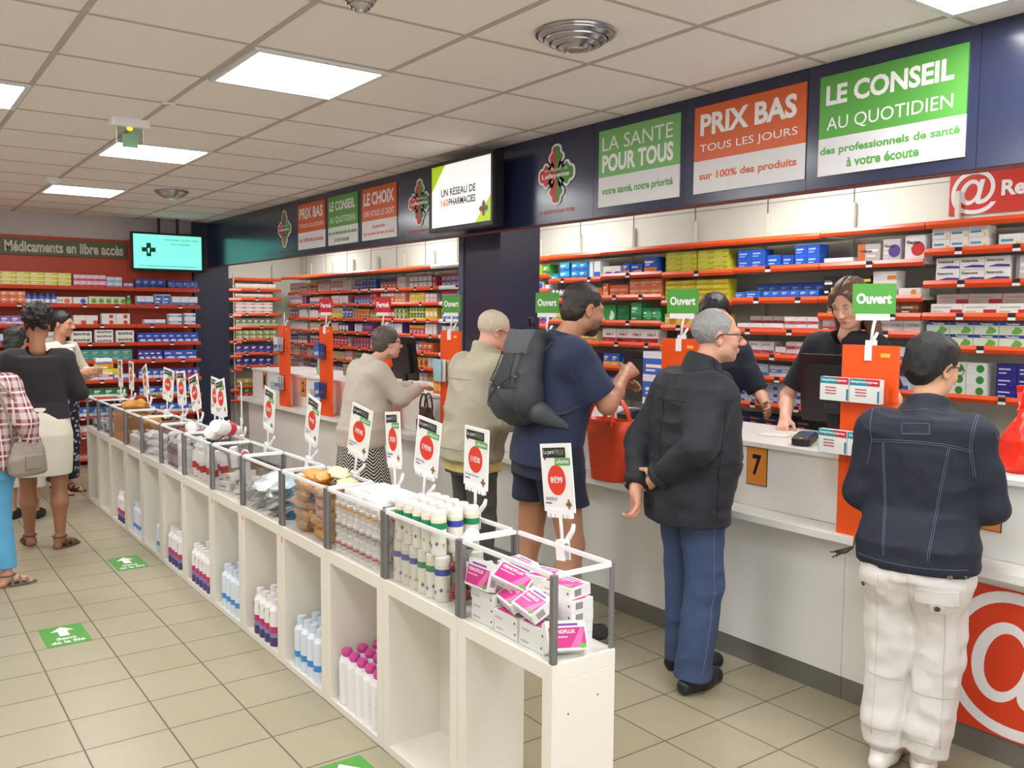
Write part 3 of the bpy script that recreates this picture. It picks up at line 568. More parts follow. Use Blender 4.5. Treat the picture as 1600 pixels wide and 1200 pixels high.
fr('R0', 3, [(.0, 2, 1, .1, .06, '#d6c23a', 'band', '#eee8a8', 'yellow box'), (.22, 3, 1, .1, .06, '#e4d850', 'bar', '#c44a3a', 'lemon yellow box')])
fr('R0', 4, [(.0, 3, 1, .045, .12, '#dfe3ea', 'bottle', '#8aa0c8', 'white bottle'), (.16, 4, 1, .05, .13, '#e8ecf2', 'bottle', '#3f6fc0', 'white and blue bottle', None, '#e8e8ee'), (.39, 2, 1, .07, .1, '#3a5ab4', 'band', '#c84a8a', 'blue and pink box')])
fr('R0', 5, [(.0, 8, 1, .06, .12, '#6a3fa0', 'bottle', '#c87ad0', 'purple bottle', None, '#e0d0ee')]); fr('R0', 6, [(.0, 4, 1, .12, .08, '#e0b93a', 'drop', '#b4602a', 'amber box')]); fr('R0', 7, [(.0, 4, 1, .12, .08, '#5a3a96', 'drop', '#d8b03a', 'purple and gold box')])

# back wall: red-orange shelving with self-service medicines
BR = mat('#c4472c', .5, name='red_orange_back'); YF = 10.17
BL_R = [1.892, 1.707, 1.493, 1.30, 1.11, .902, .715, .52, .32, .08]
for x0, x1, lab in ((-.0, .84, 'red-orange shelving bay at the left edge of the picture'), (.84, 1.69, 'red-orange shelving bay behind the black top and the scarf'), (1.69, 2.36, 'red-orange shelving bay holding the BIAFINE boxes'), (2.36, 3.05, 'red-orange shelving bay below the turquoise screen')):
    bay(lab, (x0, YF, 0), 0, x1-x0, .32, BL_R, LIPR, back=(BR, 2.42), group='back wall shelving bays', seed=int(x0*10))
t = thing('wall_sign', 'olive green sign reading Médicaments en libre accès over the back shelves', 'sign', (.55, 10.47, 2.215))
m = MB(); m.box((0, -.022, 0), (1.79, -.002, .17), mat('#5b6040', .5)); m.text('Médicaments en libre accès', (.62, -.023, .03), (1,0,0), (0,0,1), 1.14, .115, mat('#d3cfbd', .5), .03); m.build('board', t)
b = MB(); b.box((-3, 10.478, 0), (-.01, 10.5, 2.42), BR); struct('trim_6', b)
FB = ((0, YF, 0), 0)
def fb(i, side, specs):
    for s in specs: pass
    where = {'L': 'of the back wall, left', 'R': 'below the turquoise screen'}[side]; fill(FB, BL_R[i], ORD[i] if i < 9 else 'lowest shelf', where, specs, 'self-service medicines')
fb(0, 'L', [(.85, 7, 3, .124, .045, '#d6cc4a', 'band', '#eee6a6', 'yellow box', None, '#f4f0c8', .14), (1.76, 5, 2, .06, .062, '#e6c4d4', 'band', '#c23a70', 'pink and white box', None, '#f0dce6', .12), (2.08, 2, 2, .075, .055, '#c6d6e4', 'band', '#8fb0d0', 'pale blue box', None, '#f0f4f8', .12), (2.25, 2, 1, .045, .05, '#b8a8cc', 'band', '#6a4a90', 'small lilac box')])
fb(0, 'R', [(2.37, 4, 1, .075, .10, '#3a4a96', 'band', '#243078', 'dark blue box', None, '#a8b4e0'), (2.71, 4, 1, .078, .095, '#2f4496', 'drop', '#5a6ac0', 'navy blue box', None, '#a8c48a')])
fb(1, 'L', [(.95, 5, 2, .07, .062, '#e8875a', 'band', '#d85a34', 'orange and white box', None, '#f4e4d8'), (1.31, 5, 1, .055, .11, '#4a6ac0', 'bottle', '#e0e6f2', 'blue bottle', None, '#3a56a8'), (1.59, 1, 1, .15, .075, '#efe9e2', 'drop', '#e8763c', 'white D+3 box, orange disc', ('D+3', .1, .42, .35, .68, '#4a4a4a')), (1.75, 1, 1, .14, .075, '#eceaea', 'drop', '#2f62c8', 'white box with blue disc'), (1.90, 5, 1, .07, .085, '#d4dfb4', 'drop', '#7aa04a', 'white and green box'), (2.27, 1, 1, .05, .1, '#3f9a3a', 'bottle', '#6ac04a', 'green bottle')])
fb(1, 'R', [(2.38, 2, 1, .085, .1, '#e0e6f0', 'band', '#2f62b8', 'white and blue box'), (2.57, 2, 1, .08, .12, '#d8e2ee', 'frame', '#3a6ac0', 'tall blue framed box', None, '#e8f0f8'), (2.75, 3, 1, .09, .1, '#dfe6ee', 'band', '#3f74c4', 'white box with blue base')])
fb(2, 'L', [(.9, 6, 1, .09, .09, '#8a6ab4', 'band', '#e0d4ee', 'purple and white box'), (1.50, 2, 1, .11, .085, '#e8dfd8', 'corner', '#d8602c', 'white box with an orange corner'), (1.75, 2, 1, .115, .1, '#ece4de', 'corner', '#d8502c', 'white and orange box'), (2.02, 2, 2, .14, .06, '#e9e2dc', 'drop', '#c84a3a', 'white box with red disc')])
fb(2, 'R', [(2.45, 2, 1, .11, .06, '#dfe6f0', 'band', '#4a7ac4', 'low white and blue box'), (2.71, 1, 2, .14, .062, '#e4eaf2', 'stripe', '#3f6cc0', 'white box with blue stripe'), (2.88, 1, 2, .12, .065, '#e4eaf2', 'stripe', '#3f6cc0', 'stacked white and blue box')])
bi = ('BIAFINE', .12, .92, .3, .72, '#1d1d20')
fb(3, 'L', [(1.72, 1, 2, .2, .062, '#ece9e4', 'none', '#ffffff', 'white BIAFINE box left', bi), (1.95, 1, 3, .18, .046, '#ece9e4', 'none', '#ffffff', 'white BIAFINE box', bi), (2.16, 1, 2, .18, .066, '#ece9e4', 'none', '#ffffff', 'larger white BIAFINE box', bi), (1.35, 3, 2, .1, .06, '#e4dfd8', 'band', '#b4aca0', 'white box with grey band'), (.9, 4, 1, .1, .1, '#c8d4e4', 'band', '#4a6ab0', 'pale box')])
fb(3, 'R', [(2.38, 8, 1, .078, .105, '#2f4fb4', 'swoosh', '#dfe6f6', 'royal blue box', None, '#c8d4f4')])
fb(4, 'L', [(1.6, 7, 2, .1, .058, '#5aa0a4', 'frame', '#3f8a9a', 'teal and green box', None, '#b8d048'), (.9, 6, 2, .1, .058, '#6aa8a8', 'frame', '#4a909c', 'teal box', None, '#b8d048')])
fb(4, 'R', [(2.38, 4, 1, .06, .105, '#3c3f9c', 'swoosh', '#dfe0f6', 'indigo box'), (2.65, 3, 1, .115, .1, '#3a5ac0', 'swoosh', '#e4eaf8', 'wide royal blue box')])
fb(5, 'L', [(1.55, 4, 1, .14, .085, '#dfe4ee', 'stripe', '#b8404a', 'white red and blue box'), (2.13, 3, 1, .07, .06, '#c8d8ec', 'band', '#4a7ac4', 'small pale blue box'), (.9, 5, 1, .11, .08, '#d8dcd8', 'band', '#5a8a6a', 'grey green box')])
fb(5, 'R', [(2.38, 5, 1, .07, .105, '#3a56b8', 'band', '#e4e8f6', 'blue upright box'), (2.76, 4, 1, .066, .105, '#4a3f9c', 'band', '#c44a6a', 'purple and red box')])
for i, c1, c2, n in ((6, '#2f7a4a', '#a8d0a8', 'green'), (7, '#3a68b8', '#dfe6f4', 'blue'), (8, '#c8b0b8', '#b03a4a', 'pinkish')):
    fb(i, 'L', [(.9, 12, 1, .11, .1, c1, 'band', c2, n+' box')]); fb(i, 'R', [(2.38, 6, 1, .1, .1, c1 if i != 6 else '#3150b4', 'band', c2, n+' boxed product')])

# niche at the far end of the counter
NL = [2.095, 1.955, 1.834, 1.626, 1.46, 1.286, 1.10, .93, .66, .53]
bay('far shelving bay in the niche behind the far end of the counter', (3.93, 11.66, 0), 0, .66, .33, NL, LIPB, group='niche shelving bays', seed=3)
bay('narrow side shelving bay beside the dark back pillar', (3.47, 11.3, 0), 0, .44, .3, [z-.02 for z in NL[1:]], LIPB, group='niche shelving bays', seed=4)
FN = ((3.93, 11.66, 0), 0)
nsp = {1: [('#ece6da', 'band', '#d8c89a', 'white and sand box', .11, .07, 1)], 2: [('#e6d4cc', 'band', '#c8705a', 'pale pink box', .1, .055, 1)], 3: [('#eee6e0', 'stripe', '#c43a34', 'white box with red stripe', .125, .05, 3)], 4: [('#7a8a6a', 'band', '#c8d4b0', 'grey green box', .08, .1, 1)],
       5: [('#8a9a5a', 'drop', '#d8e0b8', 'olive green box', .09, .06, 2)], 6: [('#3f3a86', 'band', '#5a54a8', 'indigo box', .1, .11, 1)], 7: [('#2f2a7a', 'band', '#4a4498', 'dark violet box', .1, .11, 1)], 8: [('#c8a84a', 'band', '#6a8a3a', 'yellow olive box', .1, .1, 1)], 9: [('#4a7a3a', 'band', '#c84a3a', 'green and red box', .1, .1, 1)]}
for i, L_ in nsp.items():
    for main, sty, acc, words, w_, h_, st in L_: fill(FN, NL[i], ORD[i] if i < 9 else 'lowest shelf', 'of the far niche', [(.03, int(.6/(w_+.003)), st, w_, h_, main, sty, acc, words)], 'boxes in the far niche')

# far side wall, seen between the far niche and the dark pillar
SL = [2.115, 1.91, 1.752, 1.578, 1.42, 1.24, 1.08, .9]
PALS = [['#e9e4e6', '#c8a0b4', '#8a4a7a', '#e8e0e8', '#3a3a80', '#d8d4da', '#caa8b8', '#8a6a7a'], ['#b4584a', '#d8a890', '#c89098', '#e0c8c0', '#a84a4a', '#cfa8a0', '#7a5a80', '#c8b0a8'], ['#d8a0a8', '#e0b8a8', '#d8c23a', '#e8dcd8', '#c0808c', '#c8b8a8', '#5a4a80', '#a88898'],
        ['#3f94c4', '#4a78c8', '#c83a3a', '#3a62b8', '#d04a50', '#8ab04a', '#6a4a98', '#b0a0c0'], ['#d8743c', '#e0673a', '#c0303c', '#e8d8d8', '#d88a98', '#b8c04a', '#5a4a9a', '#c89aa8'], ['#3a62b0', '#d8b82c', '#1f8a40', '#d04a60', '#d8b4bc', '#e0c02c', '#c8a8b8', '#d87a3a'], ['#8fa8d8', '#9ab4dc', '#6a86c8', '#7aa0d8', '#5a8ad0', '#4a86d0', '#b0b8d0', '#c8d0e0']]
SIDE = ['farthest', 'sixth nearest', 'fifth nearest', 'fourth nearest', 'third nearest', 'second-nearest', 'nearest']
CW = {'#e': 'whitish', '#d': 'warm pale', '#c': 'reddish pink', '#b': 'muted', '#a': 'dusky', '#9': 'pale blue', '#8': 'mid toned', '#7': 'blue grey', '#6': 'mid blue', '#5': 'violet blue', '#4': 'blue', '#3': 'strong blue', '#1': 'green'}
rs = random.Random(11)
for k in range(7):
    yh = 11.55-.654*k; nm = SIDE[k]; lab = 'the %s side wall bay' % nm
    bay(('white ended shelving bay' if k == 6 else 'shelving bay with orange lips')+' left of the dark pillar, '+lab, (XF, yh, 0), RW, .652, .345, SL, WLIP if k == 6 else LIPB, group='side wall shelving bays', deep=True, seed=20+k)
    for i in range(1, 8):
        x = .02; z = SL[i]; hmax = SL[i-1]-z-.04; pal = PALS[k][i-1]; a = 0
        while x < .58 and a < 2:
            w_ = rs.choice((.06, .075, .09)); st = rs.choice((1, 1, 2)); h_ = min(hmax, .13)*rs.uniform(.75, 1)/st; n = min(int((.645-x)/(w_+.003)), rs.randint(3, 5)); c = pal if a == 0 else PALS[k][(i+2*a) % 8]
            if n < 1: break
            acc = rs.choice(['#f0ece8', '#c83a44', '#3a58a8', '#e0c040', '#eeeeee'])
            fill(((XF, yh, 0), RW), z, ORD[i], 'of '+lab, [(x, n, st, w_, h_, c, rs.choice(['band', 'top', 'frame', 'drop']) , acc, CW.get(c[:2], 'coloured')+' small box, '+['first', 'next'][a])], 'boxes on the side wall')
            x += n*(w_+.003)+.01; a += 1
# ------------------------------------------------------------------ row of display units with clear bins
YP = [1.857, 2.345, 2.86, 3.365, 3.86, 4.385, 4.875, 5.41, 5.925, 6.415, 6.9, 7.39, 7.84, 8.29]
ZT, ZR, DG = .652, .905, .236
WHAT = ['the pink and white boxes', 'the banded canisters', 'the small pill bottles', 'the brown twisted bags', 'the silvery sachets', 'the small white cartons', 'the red and white tubes', 'the plum bottles', 'the crumpled white packs', 'the white jars', 'the cardboard tray', 'the small dark packs', 'the last dark packs']
UF = []                                                     # frame of each unit: local x towards the camera, y towards the counter
STK = mat('#e89a3c', .5)
for k in range(13):
    W = YP[k+1]-YP[k]-.002; loc = (1.5, YP[k+1]-.001, 0); UF.append((loc, -PI/2, W))
    t = thing('display_unit', ('nearest ' if k == 0 else 'farthest ' if k == 12 else '')+'open white display unit under '+WHAT[k], 'display unit', loc, -PI/2, 'white display units in a row')
    s_ = .045
    for x in (0, W-s_): m = MB(); m.box((x, 0, .002), (x+s_, DG, ZT-.05), CREAM); m.build('side_panel', t, bevel=.0015)
    m = MB(); m.box((0, 0, ZT-.05), (W, DG, ZT), CREAM); m.build('top_board', t, bevel=.0015)
    m = MB(); m.box((s_, 0, .002), (W-s_, DG-.012, .03), CREAM); m.build('bottom_board', t)
    if k: m = MB(); m.box((s_, DG-.012, .002), (W-s_, DG, ZT-.05), CREAM); m.build('back_panel', t)
    else:
        for y, z in ((.06, .5), (.17, .53), (.12, .1)): m = MB(); m.T = Matrix.Translation((W, y, z)) @ Matrix.Rotation(PI/2, 4, 'Y'); m.lathe([(.0035, 0), (.003, .001), (0, .001)], SEAM, 8); m.build('screw', t)
    if k in (3, 4, 5, 6): m = MB(); m.box((.012, -.001, ZT-.075), (.03, 0, ZT-.048), STK); m.build('sticker', t)
    a = thing('acrylic_bin', 'clear acrylic bin with metal corner posts around '+WHAT[k], 'bin', (loc[0], loc[1], ZT), -PI/2, 'clear bins on the display units'); h = ZR-ZT
    for x in (0, W-.02):
        m = MB(); m.rbox((x, .001, .001), (x+.02, .021, h), ALU, .005); m.build('post', a)
        m = MB(); m.rbox((x+.004, DG-.016, .001), (x+.016, DG-.001, h), ALU, .004); m.build('post', a)
        m = MB(); m.box((x+.004, .021, h-.008), (x+.016, DG-.016, h+.004), WPLAST); m.build('rail', a)
        m = MB(); m.box((x+.009, .021, .001), (x+.0115, DG-.016, h-.008), CLEAR); m.build('panel', a)
    for y in (.004, DG-.015):
        m = MB(); m.box((.02, y, h-.008), (W-.02, y+.011, h+.004), WPLAST); m.build('rail', a)
        m = MB(); m.box((.02, y+.004, .001), (W-.02, y+.0065, h-.008), CLEAR); m.build('panel', a)
def put(o_or_mesh, k, p, rot, noun, label, cat, group=None, zb=ZT):
    loc, rz, W = UF[k]
    o = bpy.data.objects.new(noun, o_or_mesh) if not isinstance(o_or_mesh, bpy.types.Object) else o_or_mesh
    if o.name not in COL.objects: COL.objects.link(o)
    M = Matrix.Translation((loc[0], loc[1], zb+.0015)) @ Rz(rz) @ Matrix.Translation(p) @ Matrix.Rotation(rot[2], 4, 'Z') @ Matrix.Rotation(rot[0], 4, 'X') @ Matrix.Rotation(rot[1], 4, 'Y')
    o.matrix_world = M; o.location = M.to_translation(); o.rotation_euler = M.to_euler(); return tag(o, label, cat, group)
rg = random.Random(5)
# --- pink and white boxes
def veino():
    m = MB(); w_, d, h = .122, .084, .034; Wt, PK, PU, GR = mat('#f1efec', .35), mat('#d42a86', .35), mat('#8a3fae', .4), mat('#6aae3a', .4)
    m.box((-w_/2, -d/2, 0), (w_/2, d/2, h), Wt); e = h+.0006
    m.quad([(-w_*.44, -d*.42, e), (w_*.46, -d*.42, e), (w_*.46, d*.26, e), (-w_*.44, d*.26, e)], PK)
    m.add([(w_*.05, -d*.42, e+.0003), (w_*.3, -d*.42, e+.0003), (w_*.46, d*.2, e+.0003), (w_*.36, d*.26, e+.0003)], [(0, 1, 2, 3)], mat('#e86fae', .35))
    m.text('VEINOFLUX', (-w_*.4, d*.06, e+.0005), (1,0,0), (0,1,0), w_*.62, d*.13, Wt, .03)
    m.quad([(-w_*.4, -d*.08, e+.0005), (w_*.02, -d*.08, e+.0005), (w_*.02, -d*.03, e+.0005), (-w_*.4, -d*.03, e+.0005)], mat('#f0b6d2', .4))
    m.quad([(-w_*.3, d*.32, e), (w_*.3, d*.32, e), (w_*.3, d*.4, e), (-w_*.3, d*.4, e)], PU)
    m.add([(w_*.36+.011*math.cos(a), -d*.36+.008*math.sin(a), e+.0006) for a in [2*PI*i/10 for i in range(10)]], [tuple(range(10))], GR)
    for i in range(7): m.quad([(w_/2+.0004, -d*.3+i*.004, h*.2), (w_/2+.0004, -d*.3+i*.004+.0022, h*.2), (w_/2+.0004, -d*.3+i*.004+.0022, h*.8), (w_/2+.0004, -d*.3+i*.004, h*.8)], INK)
    m.quad([(-w_*.42, -d/2-.0004, h*.3), (-w_*.1, -d/2-.0004, h*.3), (-w_*.1, -d/2-.0004, h*.5), (-w_*.42, -d/2-.0004, h*.5)], mat('#c9c4c4', .5))
    m.add([(w_*.4+.004*math.cos(a), -d/2-.0005, h*.5+.004*math.sin(a)) for a in [2*PI*i/8 for i in range(8)]], [tuple(range(8))], mat('#8a1f4a', .5))
    return m.mesh('veino_box')
vm = veino(); GV = 'pink and white boxes in the nearest bin'; H = .0346
flat = 'white box with pink printed face lying in a stack in the nearest bin'
for x, y, n in ((.09, .075, 3), (.222, .07, 2), (.352, .072, 2), (.09, .172, 4), (.222, .172, 4), (.352, .170, 4)):
    for i in range(n): put(vm, 0, (x+rg.uniform(-.002, .002), y+rg.uniform(-.002, .002), i*H), (0, 0, rg.uniform(-.015, .015)), 'product_box', flat, 'box', GV)
for p, r, l in (((.075, .058, 3*H+.043), (1.31, 0, .05), 'pink printed box standing upright at the left end of the nearest bin'), ((.165, .105, 3*H+.04), (.55, .35, .3), 'pink printed box tipped sideways next to the upright one'),
                ((.21, .085, 2*H+.024), (.50, 0, -.25), 'pink printed box tilted forward in the middle of the nearest bin'), ((.315, .075, 2*H+.03), (.52, .05, -.18), 'pink printed box tilted forward nearest the metal corner post'),
                ((.23, .17, 4*H+.004), (.10, .0, .25), 'pink printed box lying on top at the back of the nearest bin'), ((.34, .168, 4*H+.002), (.05, 0, .1), 'pink printed box topmost of the rear stack at the near end'),
                ((.422, .09, .041), (1.0, .1, 1.15), 'pink box leaning alone against the near glass end'), ((.1, .168, 4*H+.006), (.12, .0, -.1), 'pink printed box on top of the left rear stack')):
    put(vm, 0, p, r, 'product_box', l, 'box', GV)
tubem = bottlemesh(.014, .12, '#8a1f2a', '#e8e0de', '#efefef', 'tube')
# --- banded canisters
def canister(band, flo):
    m = MB(); r, h = .0275, .152; Wc = mat('#f3f2ee', .3); Cr = mat('#e3dcc4', .4); Bd = mat(band, .35)
    m.lathe([(0, 0), (r*.97, 0), (r, .004), (r, .09), (r*1.002, .09, Bd), (r*1.002, .112, Bd), (r, .112, Cr), (r, .124, Cr), (r*.9, .1245, Cr), (r*.94, .125), (r*.94, .148), (r*.86, .152), (0, .152)], mat('#e9e6dc', .35), 18)
    q = random.Random(len(flo))
    for i in range(7):
        a = 2*PI*i/7; z = .03+.035*q.random(); f = mat(flo if i % 2 else '#5a4a8a', .5)
        cx, cy = r*1.01*math.cos(a), r*1.01*math.sin(a); tx, ty = -math.sin(a), math.cos(a)
        vs = [(cx+tx*.008*math.cos(b_)*(1 if j % 2 else .45), cy+ty*.008*math.cos(b_)*(1 if j % 2 else .45), z+.010*math.sin(b_)*(1 if j % 2 else .45)) for j, b_ in enumerate([2*PI*j/10 for j in range(10)])]
        m.add(vs, [tuple(range(10))], f)
    return m.mesh('canister')
cb, cg = canister('#3a4aa8', '#e0a030'), canister('#1f8a5a', '#e0a030'); GC = 'banded canisters in the second bin'
for i in range(6):
    for j in range(3):
        if i < 6: put(cb if (i+j) % 5 < 3 else cg, 1, (.05+i*.058, .05+j*.068, 0), (0, 0, rg.uniform(0, 6)), 'canister', ('blue' if (i+j) % 5 < 3 else 'green')+' banded white canister in the lower layer of the second bin', 'canister', GC)
for i in range(5):
    for j in range(3):
        c = (i*2+j) % 4 in (0, 2)
        put(cg if c else cb, 1, (.062+i*.063, .05+j*.067, .1535), (0, 0, rg.uniform(0, 6)), 'canister', ('green' if c else 'blue')+' banded white canister in the upper layer of the second bin', 'canister', GC)
put(cg, 1, (.37, .11, .165), (0, .95, -.3), 'canister', 'green banded canister leaning over the corner of the second bin', 'canister', GC)
for i in range(16):
    put(tubem, 1, (.415+rg.uniform(-.012, .028), .158+.014*(i % 4), .02+.034*(i//4)), (1.52+rg.uniform(-.1, .1), rg.uniform(-.2, .2), rg.uniform(-.25, .25)+PI/2*0), 'cream_tube', 'small dark red tube piled beside the canisters in the second bin', 'tube', 'dark red tubes in the second bin')
# --- small pill bottles
pm = []
for c in ('#b8404e', '#8f8a8e', '#d8a43a'):
    m = MB(); r, h = .0235, .076; Wc = mat('#f2f0ee', .3)
    m.lathe([(0, 0), (r, 0), (r, .012), (r*1.01, .012, mat('#d6ccce', .4)), (r*1.01, .03, mat('#d6ccce', .4)), (r*1.01, .03, mat(c, .4)), (r*1.01, .040, mat(c, .4)), (r*1.01, .048, mat('#d6ccce', .4)), (r, .05), (r*.75, .056), (r*.8, .057), (r*.8, .073), (r*.7, .076), (0, .076)], Wc, 14)
    for a in (0, 2.1, 4.2): m.add([(r*1.015*math.cos(a+t), r*1.015*math.sin(a+t), z) for t, z in ((-.35, .014), (.35, .014), (.35, .03), (-.35, .03))], [(0, 1, 2, 3)], mat('#5a4a4c', .5))
    pm.append(m.mesh('pill_bottle'))
for lay in range(3):
    for i in range(8):
        for j in range(2 if lay < 2 else 3):
            q = (i*3+lay+j) % 3; put(pm[q], 2, (.052+i*.0545, .048+j*.06, lay*.0768), (0, 0, rg.uniform(0, 6)), 'pill_bottle', ['red', 'grey', 'yellow'][q]+' marked white pill bottle in the '+['bottom', 'middle', 'top'][lay]+' layer of the third bin', 'bottle', 'white pill bottles in the third bin')
wb = boxmesh(.16, .02, .11, '#f6f6f5', 'band', '#e2e0e0')
for i, (x, y) in enumerate(((.12, .065), (.29, .06), (.20, .10), (.36, .1))):
    put(wb, 2, (x, y, .232+.021*(i//2)), (0, 0, rg.uniform(-.12, .12)), 'flat_white_box', 'flat white box lying over the pill bottles in the third bin', 'box', 'flat white boxes on the pill bottles')
# --- soft packs
def pouch(L_, Wd, H_, m_, seed, twist=True, n=22):
    q = random.Random(seed); ph = [q.uniform(0, 6) for _ in range(6)]; m = MB()
    def f(u, v):
        a = 2*PI*v; s_ = math.sin(PI*min(1, max(0, (u-.0)/1.0)))**.45
        if twist and u > .8: s_ = .16+abs(u-.86)*3.2*.5
        wr = 1+.10*math.sin(5*a+ph[0]+9*u)+.07*math.sin(3*a+ph[1]-14*u)+.05*math.sin(22*u+ph[2])
        return (Wd/2*s_*wr*math.cos(a), (u-.5)*L_, H_/2*s_*wr*math.sin(a)*(1+.2*math.sin(7*u+ph[3]))+H_/2)
    m.grid(f, n, 20, m_); return m.mesh('soft_pack')
BRN = mat('#d69a4a', .3, kind='foil', scale=24, name='brown_film'); BRD = mat('#c48438', .3, kind='foil', scale=24); SIL = mat('#b9c6cc', .18, .55, kind='foil', scale=14, name='silver_foil'); WSF = mat('#e3e0de', .3, kind='foil', scale=26, name='white_film'); CRM = mat('#e6d8a8', .3, kind='foil', scale=20)
bags = [pouch(.185, .082, .06, BRN, i) for i in range(3)]+[pouch(.175, .08, .056, BRD, 9)]
for i in range(20):
    lay, c = i//4, i % 4
    put(bags[i % 4], 3, (.135+.215*(c % 2)+.012*(lay % 2), .068+.085*(c//2), .002+lay*.043), (rg.uniform(-.15, .15), rg.uniform(-.1, .1), PI/2*(1 if (i+lay) % 3 else -1)+rg.uniform(-.35, .35)), 'twisted_bag', 'brown twisted cellophane bag piled in the fourth bin', 'bag', 'brown twisted bags in the fourth bin')
ub = [pouch(.19, .085, .03, CRM, 31, True), pouch(.21, .09, .05, BRN, 32)]
put(ub[1], 3, (.10, .12, .215), (.05, .1, 1.2), 'twisted_bag', 'orange-brown bag lying across the top left of the fourth bin', 'bag'  , 'bags on top of the fourth bin'); put(ub[1], 3, (.235, .12, .228), (0, -.1, 1.0), 'twisted_bag', 'orange-brown bag lying across the middle top of the fourth bin', 'bag', 'bags on top of the fourth bin')
put(ub[0], 3, (.31, .15, .262), (.1, 0, 1.3), 'paper_bag', 'pale cream bag on top of the fourth bin', 'bag'); put(ub[0], 3, (.41, .14, .232), (.0, .1, .9), 'paper_bag', 'pale cream bag at the near end of the fourth bin top', 'bag')
sm = [pouch(.15, .11, .022, SIL, 40+i, False) for i in range(2)]+[pouch(.15, .11, .02, mat('#4e5358', .2, .5, kind='foil', scale=20), 45, False)]
for i in range(12):
    lay, c = i//4, i % 4
    put(sm[2 if lay == 0 and c % 2 else i % 2], 4, (.085+.112*c, .085+.05*(i % 2), .004+lay*.05), (.25+rg.uniform(-.2, .3), rg.uniform(-.2, .2), rg.uniform(-.6, .6)), 'foil_sachet', 'crumpled silvery sachet piled in the fifth bin', 'sachet', 'silvery sachets in the fifth bin')
big = pouch(.21, .19, .022, mat('#dce8ee', .25, .2, kind='foil', scale=9), 50, False)
put(big, 4, (.16, .118, .13), (.38, .12, .25), 'foil_sachet', 'large pale blue sachet leaning in front of the fifth bin', 'sachet'); put(big, 4, (.34, .13, .15), (.35, .1, -.4), 'foil_sachet', 'large pale sachet lying at the near end of the fifth bin', 'sachet')
wc = [boxmesh(.1, .04, .06, '#e6e3e1', 'bar', '#8a8688'), boxmesh(.05, .11, .035, '#d9d6d8', 'drop', '#6a5a60'), boxmesh(.12, .035, .05, '#e9e6e4', 'band', '#b0a8a8')]
for i in range(11):
    q = i % 3; put(wc[q], 5, (.07+.085*(i % 5), .05+.05*(i % 3), .002+.062*(i//5)), (rg.uniform(-.15, .15), rg.uniform(-.2, .2), rg.uniform(-.6, .6)), 'small_carton', ['grey barred', 'upright spotted', 'grey banded'][q]+' small white carton tumbled in the sixth bin', 'carton', 'small cartons in the sixth bin')
rt = bottlemesh(.024, .16, '#f0ecec', '#c22a35', '#f2f2f2', 'tube'); bt = bottlemesh(.043, .26, '#f4eff0', '#d0333c', '#f4f4f4', 'tube')
put(bottlemesh(.022, .15, '#9a2430', '#f0f0f0', '#3a3a40', 'tube'), 5, (.22, .12, .225), (PI/2, 0, 1.2), 'cream_tube', 'dark red tube with a grey cap lying on the sixth bin', 'tube')
for i in range(9): put(rt, 6, (.07+.09*(i % 5), .06+.09*(i//5), .002), (0 if i % 2 else .12, 0, rg.uniform(0, 6)), 'cream_tube', 'red banded white tube standing in the seventh bin', 'tube', 'red banded tubes in the seventh bin')
put(bt, 6, (.15, .20, .262), (1.45, .0, .95), 'large_tube', 'large red and white tube lying on top, left one of the crossed pair', 'tube', 'crossed large tubes'); put(bt, 6, (.33, .22, .29), (1.35, .0, .75), 'large_tube', 'large red and white tube lying on top, right one of the crossed pair', 'tube', 'crossed large tubes')
pl = bottlemesh(.03, .17, '#6a4456', '#a88a98', '#e8e4e4'); wl = bottlemesh(.034, .2, '#ecebe8', '#dcd8d6', '#f4f4f4'); wr = bottlemesh(.036, .24, '#f0f0ee', '#7a9a5a', '#c8c8ca', 'tube')
for i in range(10): put(pl if i % 5 < 3 else wl, 7, (.07+.085*(i % 5), .06+.1*(i//5), 0), (0, 0, 0), 'product_bottle', ('plum' if i % 5 < 3 else 'white')+' bottle standing in the eighth bin', 'bottle', 'bottles in the eighth bin')
put(wr, 7, (.12, .16, .245), (PI/2-.05, 0, 1.35), 'large_tube', 'white tube lying across the eighth bin', 'tube')
wp = [pouch(.11, .07, .05, WSF, 60+i, False) for i in range(2)]
for i in range(12): put(wp[i % 2], 8, (.08+.11*(i % 4), .07+.1*(i % 2), .003+.055*(i//4)), (rg.uniform(-.3, .3), 0, rg.uniform(0, 3)), 'white_pack', 'crumpled white pack piled in the ninth bin', 'pack', 'white packs in the ninth bin')
jar = bottlemesh(.038, .11, '#e6e2dc', '#d0ccc6', '#e9e9e9')
for i in range(10): put(jar, 9, (.07+.085*(i % 5), .06+.095*(i//5), 0), (0, 0, 0), 'white_jar', 'white jar standing in the tenth bin', 'jar', 'white jars in the tenth bin')
CARD = mat('#c09a6c', .8, kind='mottle', c2='#b58d5e', name='cardboard')
m = MB(); m.box((.03, .024, 0), (.45, .205, .004), CARD)
for a in ((.03, .024, .034, .205), (.446, .024, .45, .205), (.034, .024, .446, .028), (.034, .201, .446, .205)): m.box((a[0], a[1], .004), (a[2], a[3], .215), CARD)
o = bpy.data.objects.new('cardboard_tray', m.mesh('cardboard_tray')); put(o, 10, (0, 0, 0), (0, 0, 0), 'cardboard_tray', 'brown cardboard tray filling the eleventh bin', 'tray')
kb = pouch(.24, .16, .1, mat('#b9822e', .5, kind='foil', scale=12), 70, False)
put(kb, 10, (.32, .12, .218), (0, 0, .7), 'kraft_bag', 'crumpled ochre bag lying on the cardboard tray', 'bag'); put(wp[0], 10, (.13, .13, .222), (0, 0, .3), 'white_pack', 'white crumpled pack on the cardboard tray', 'pack')
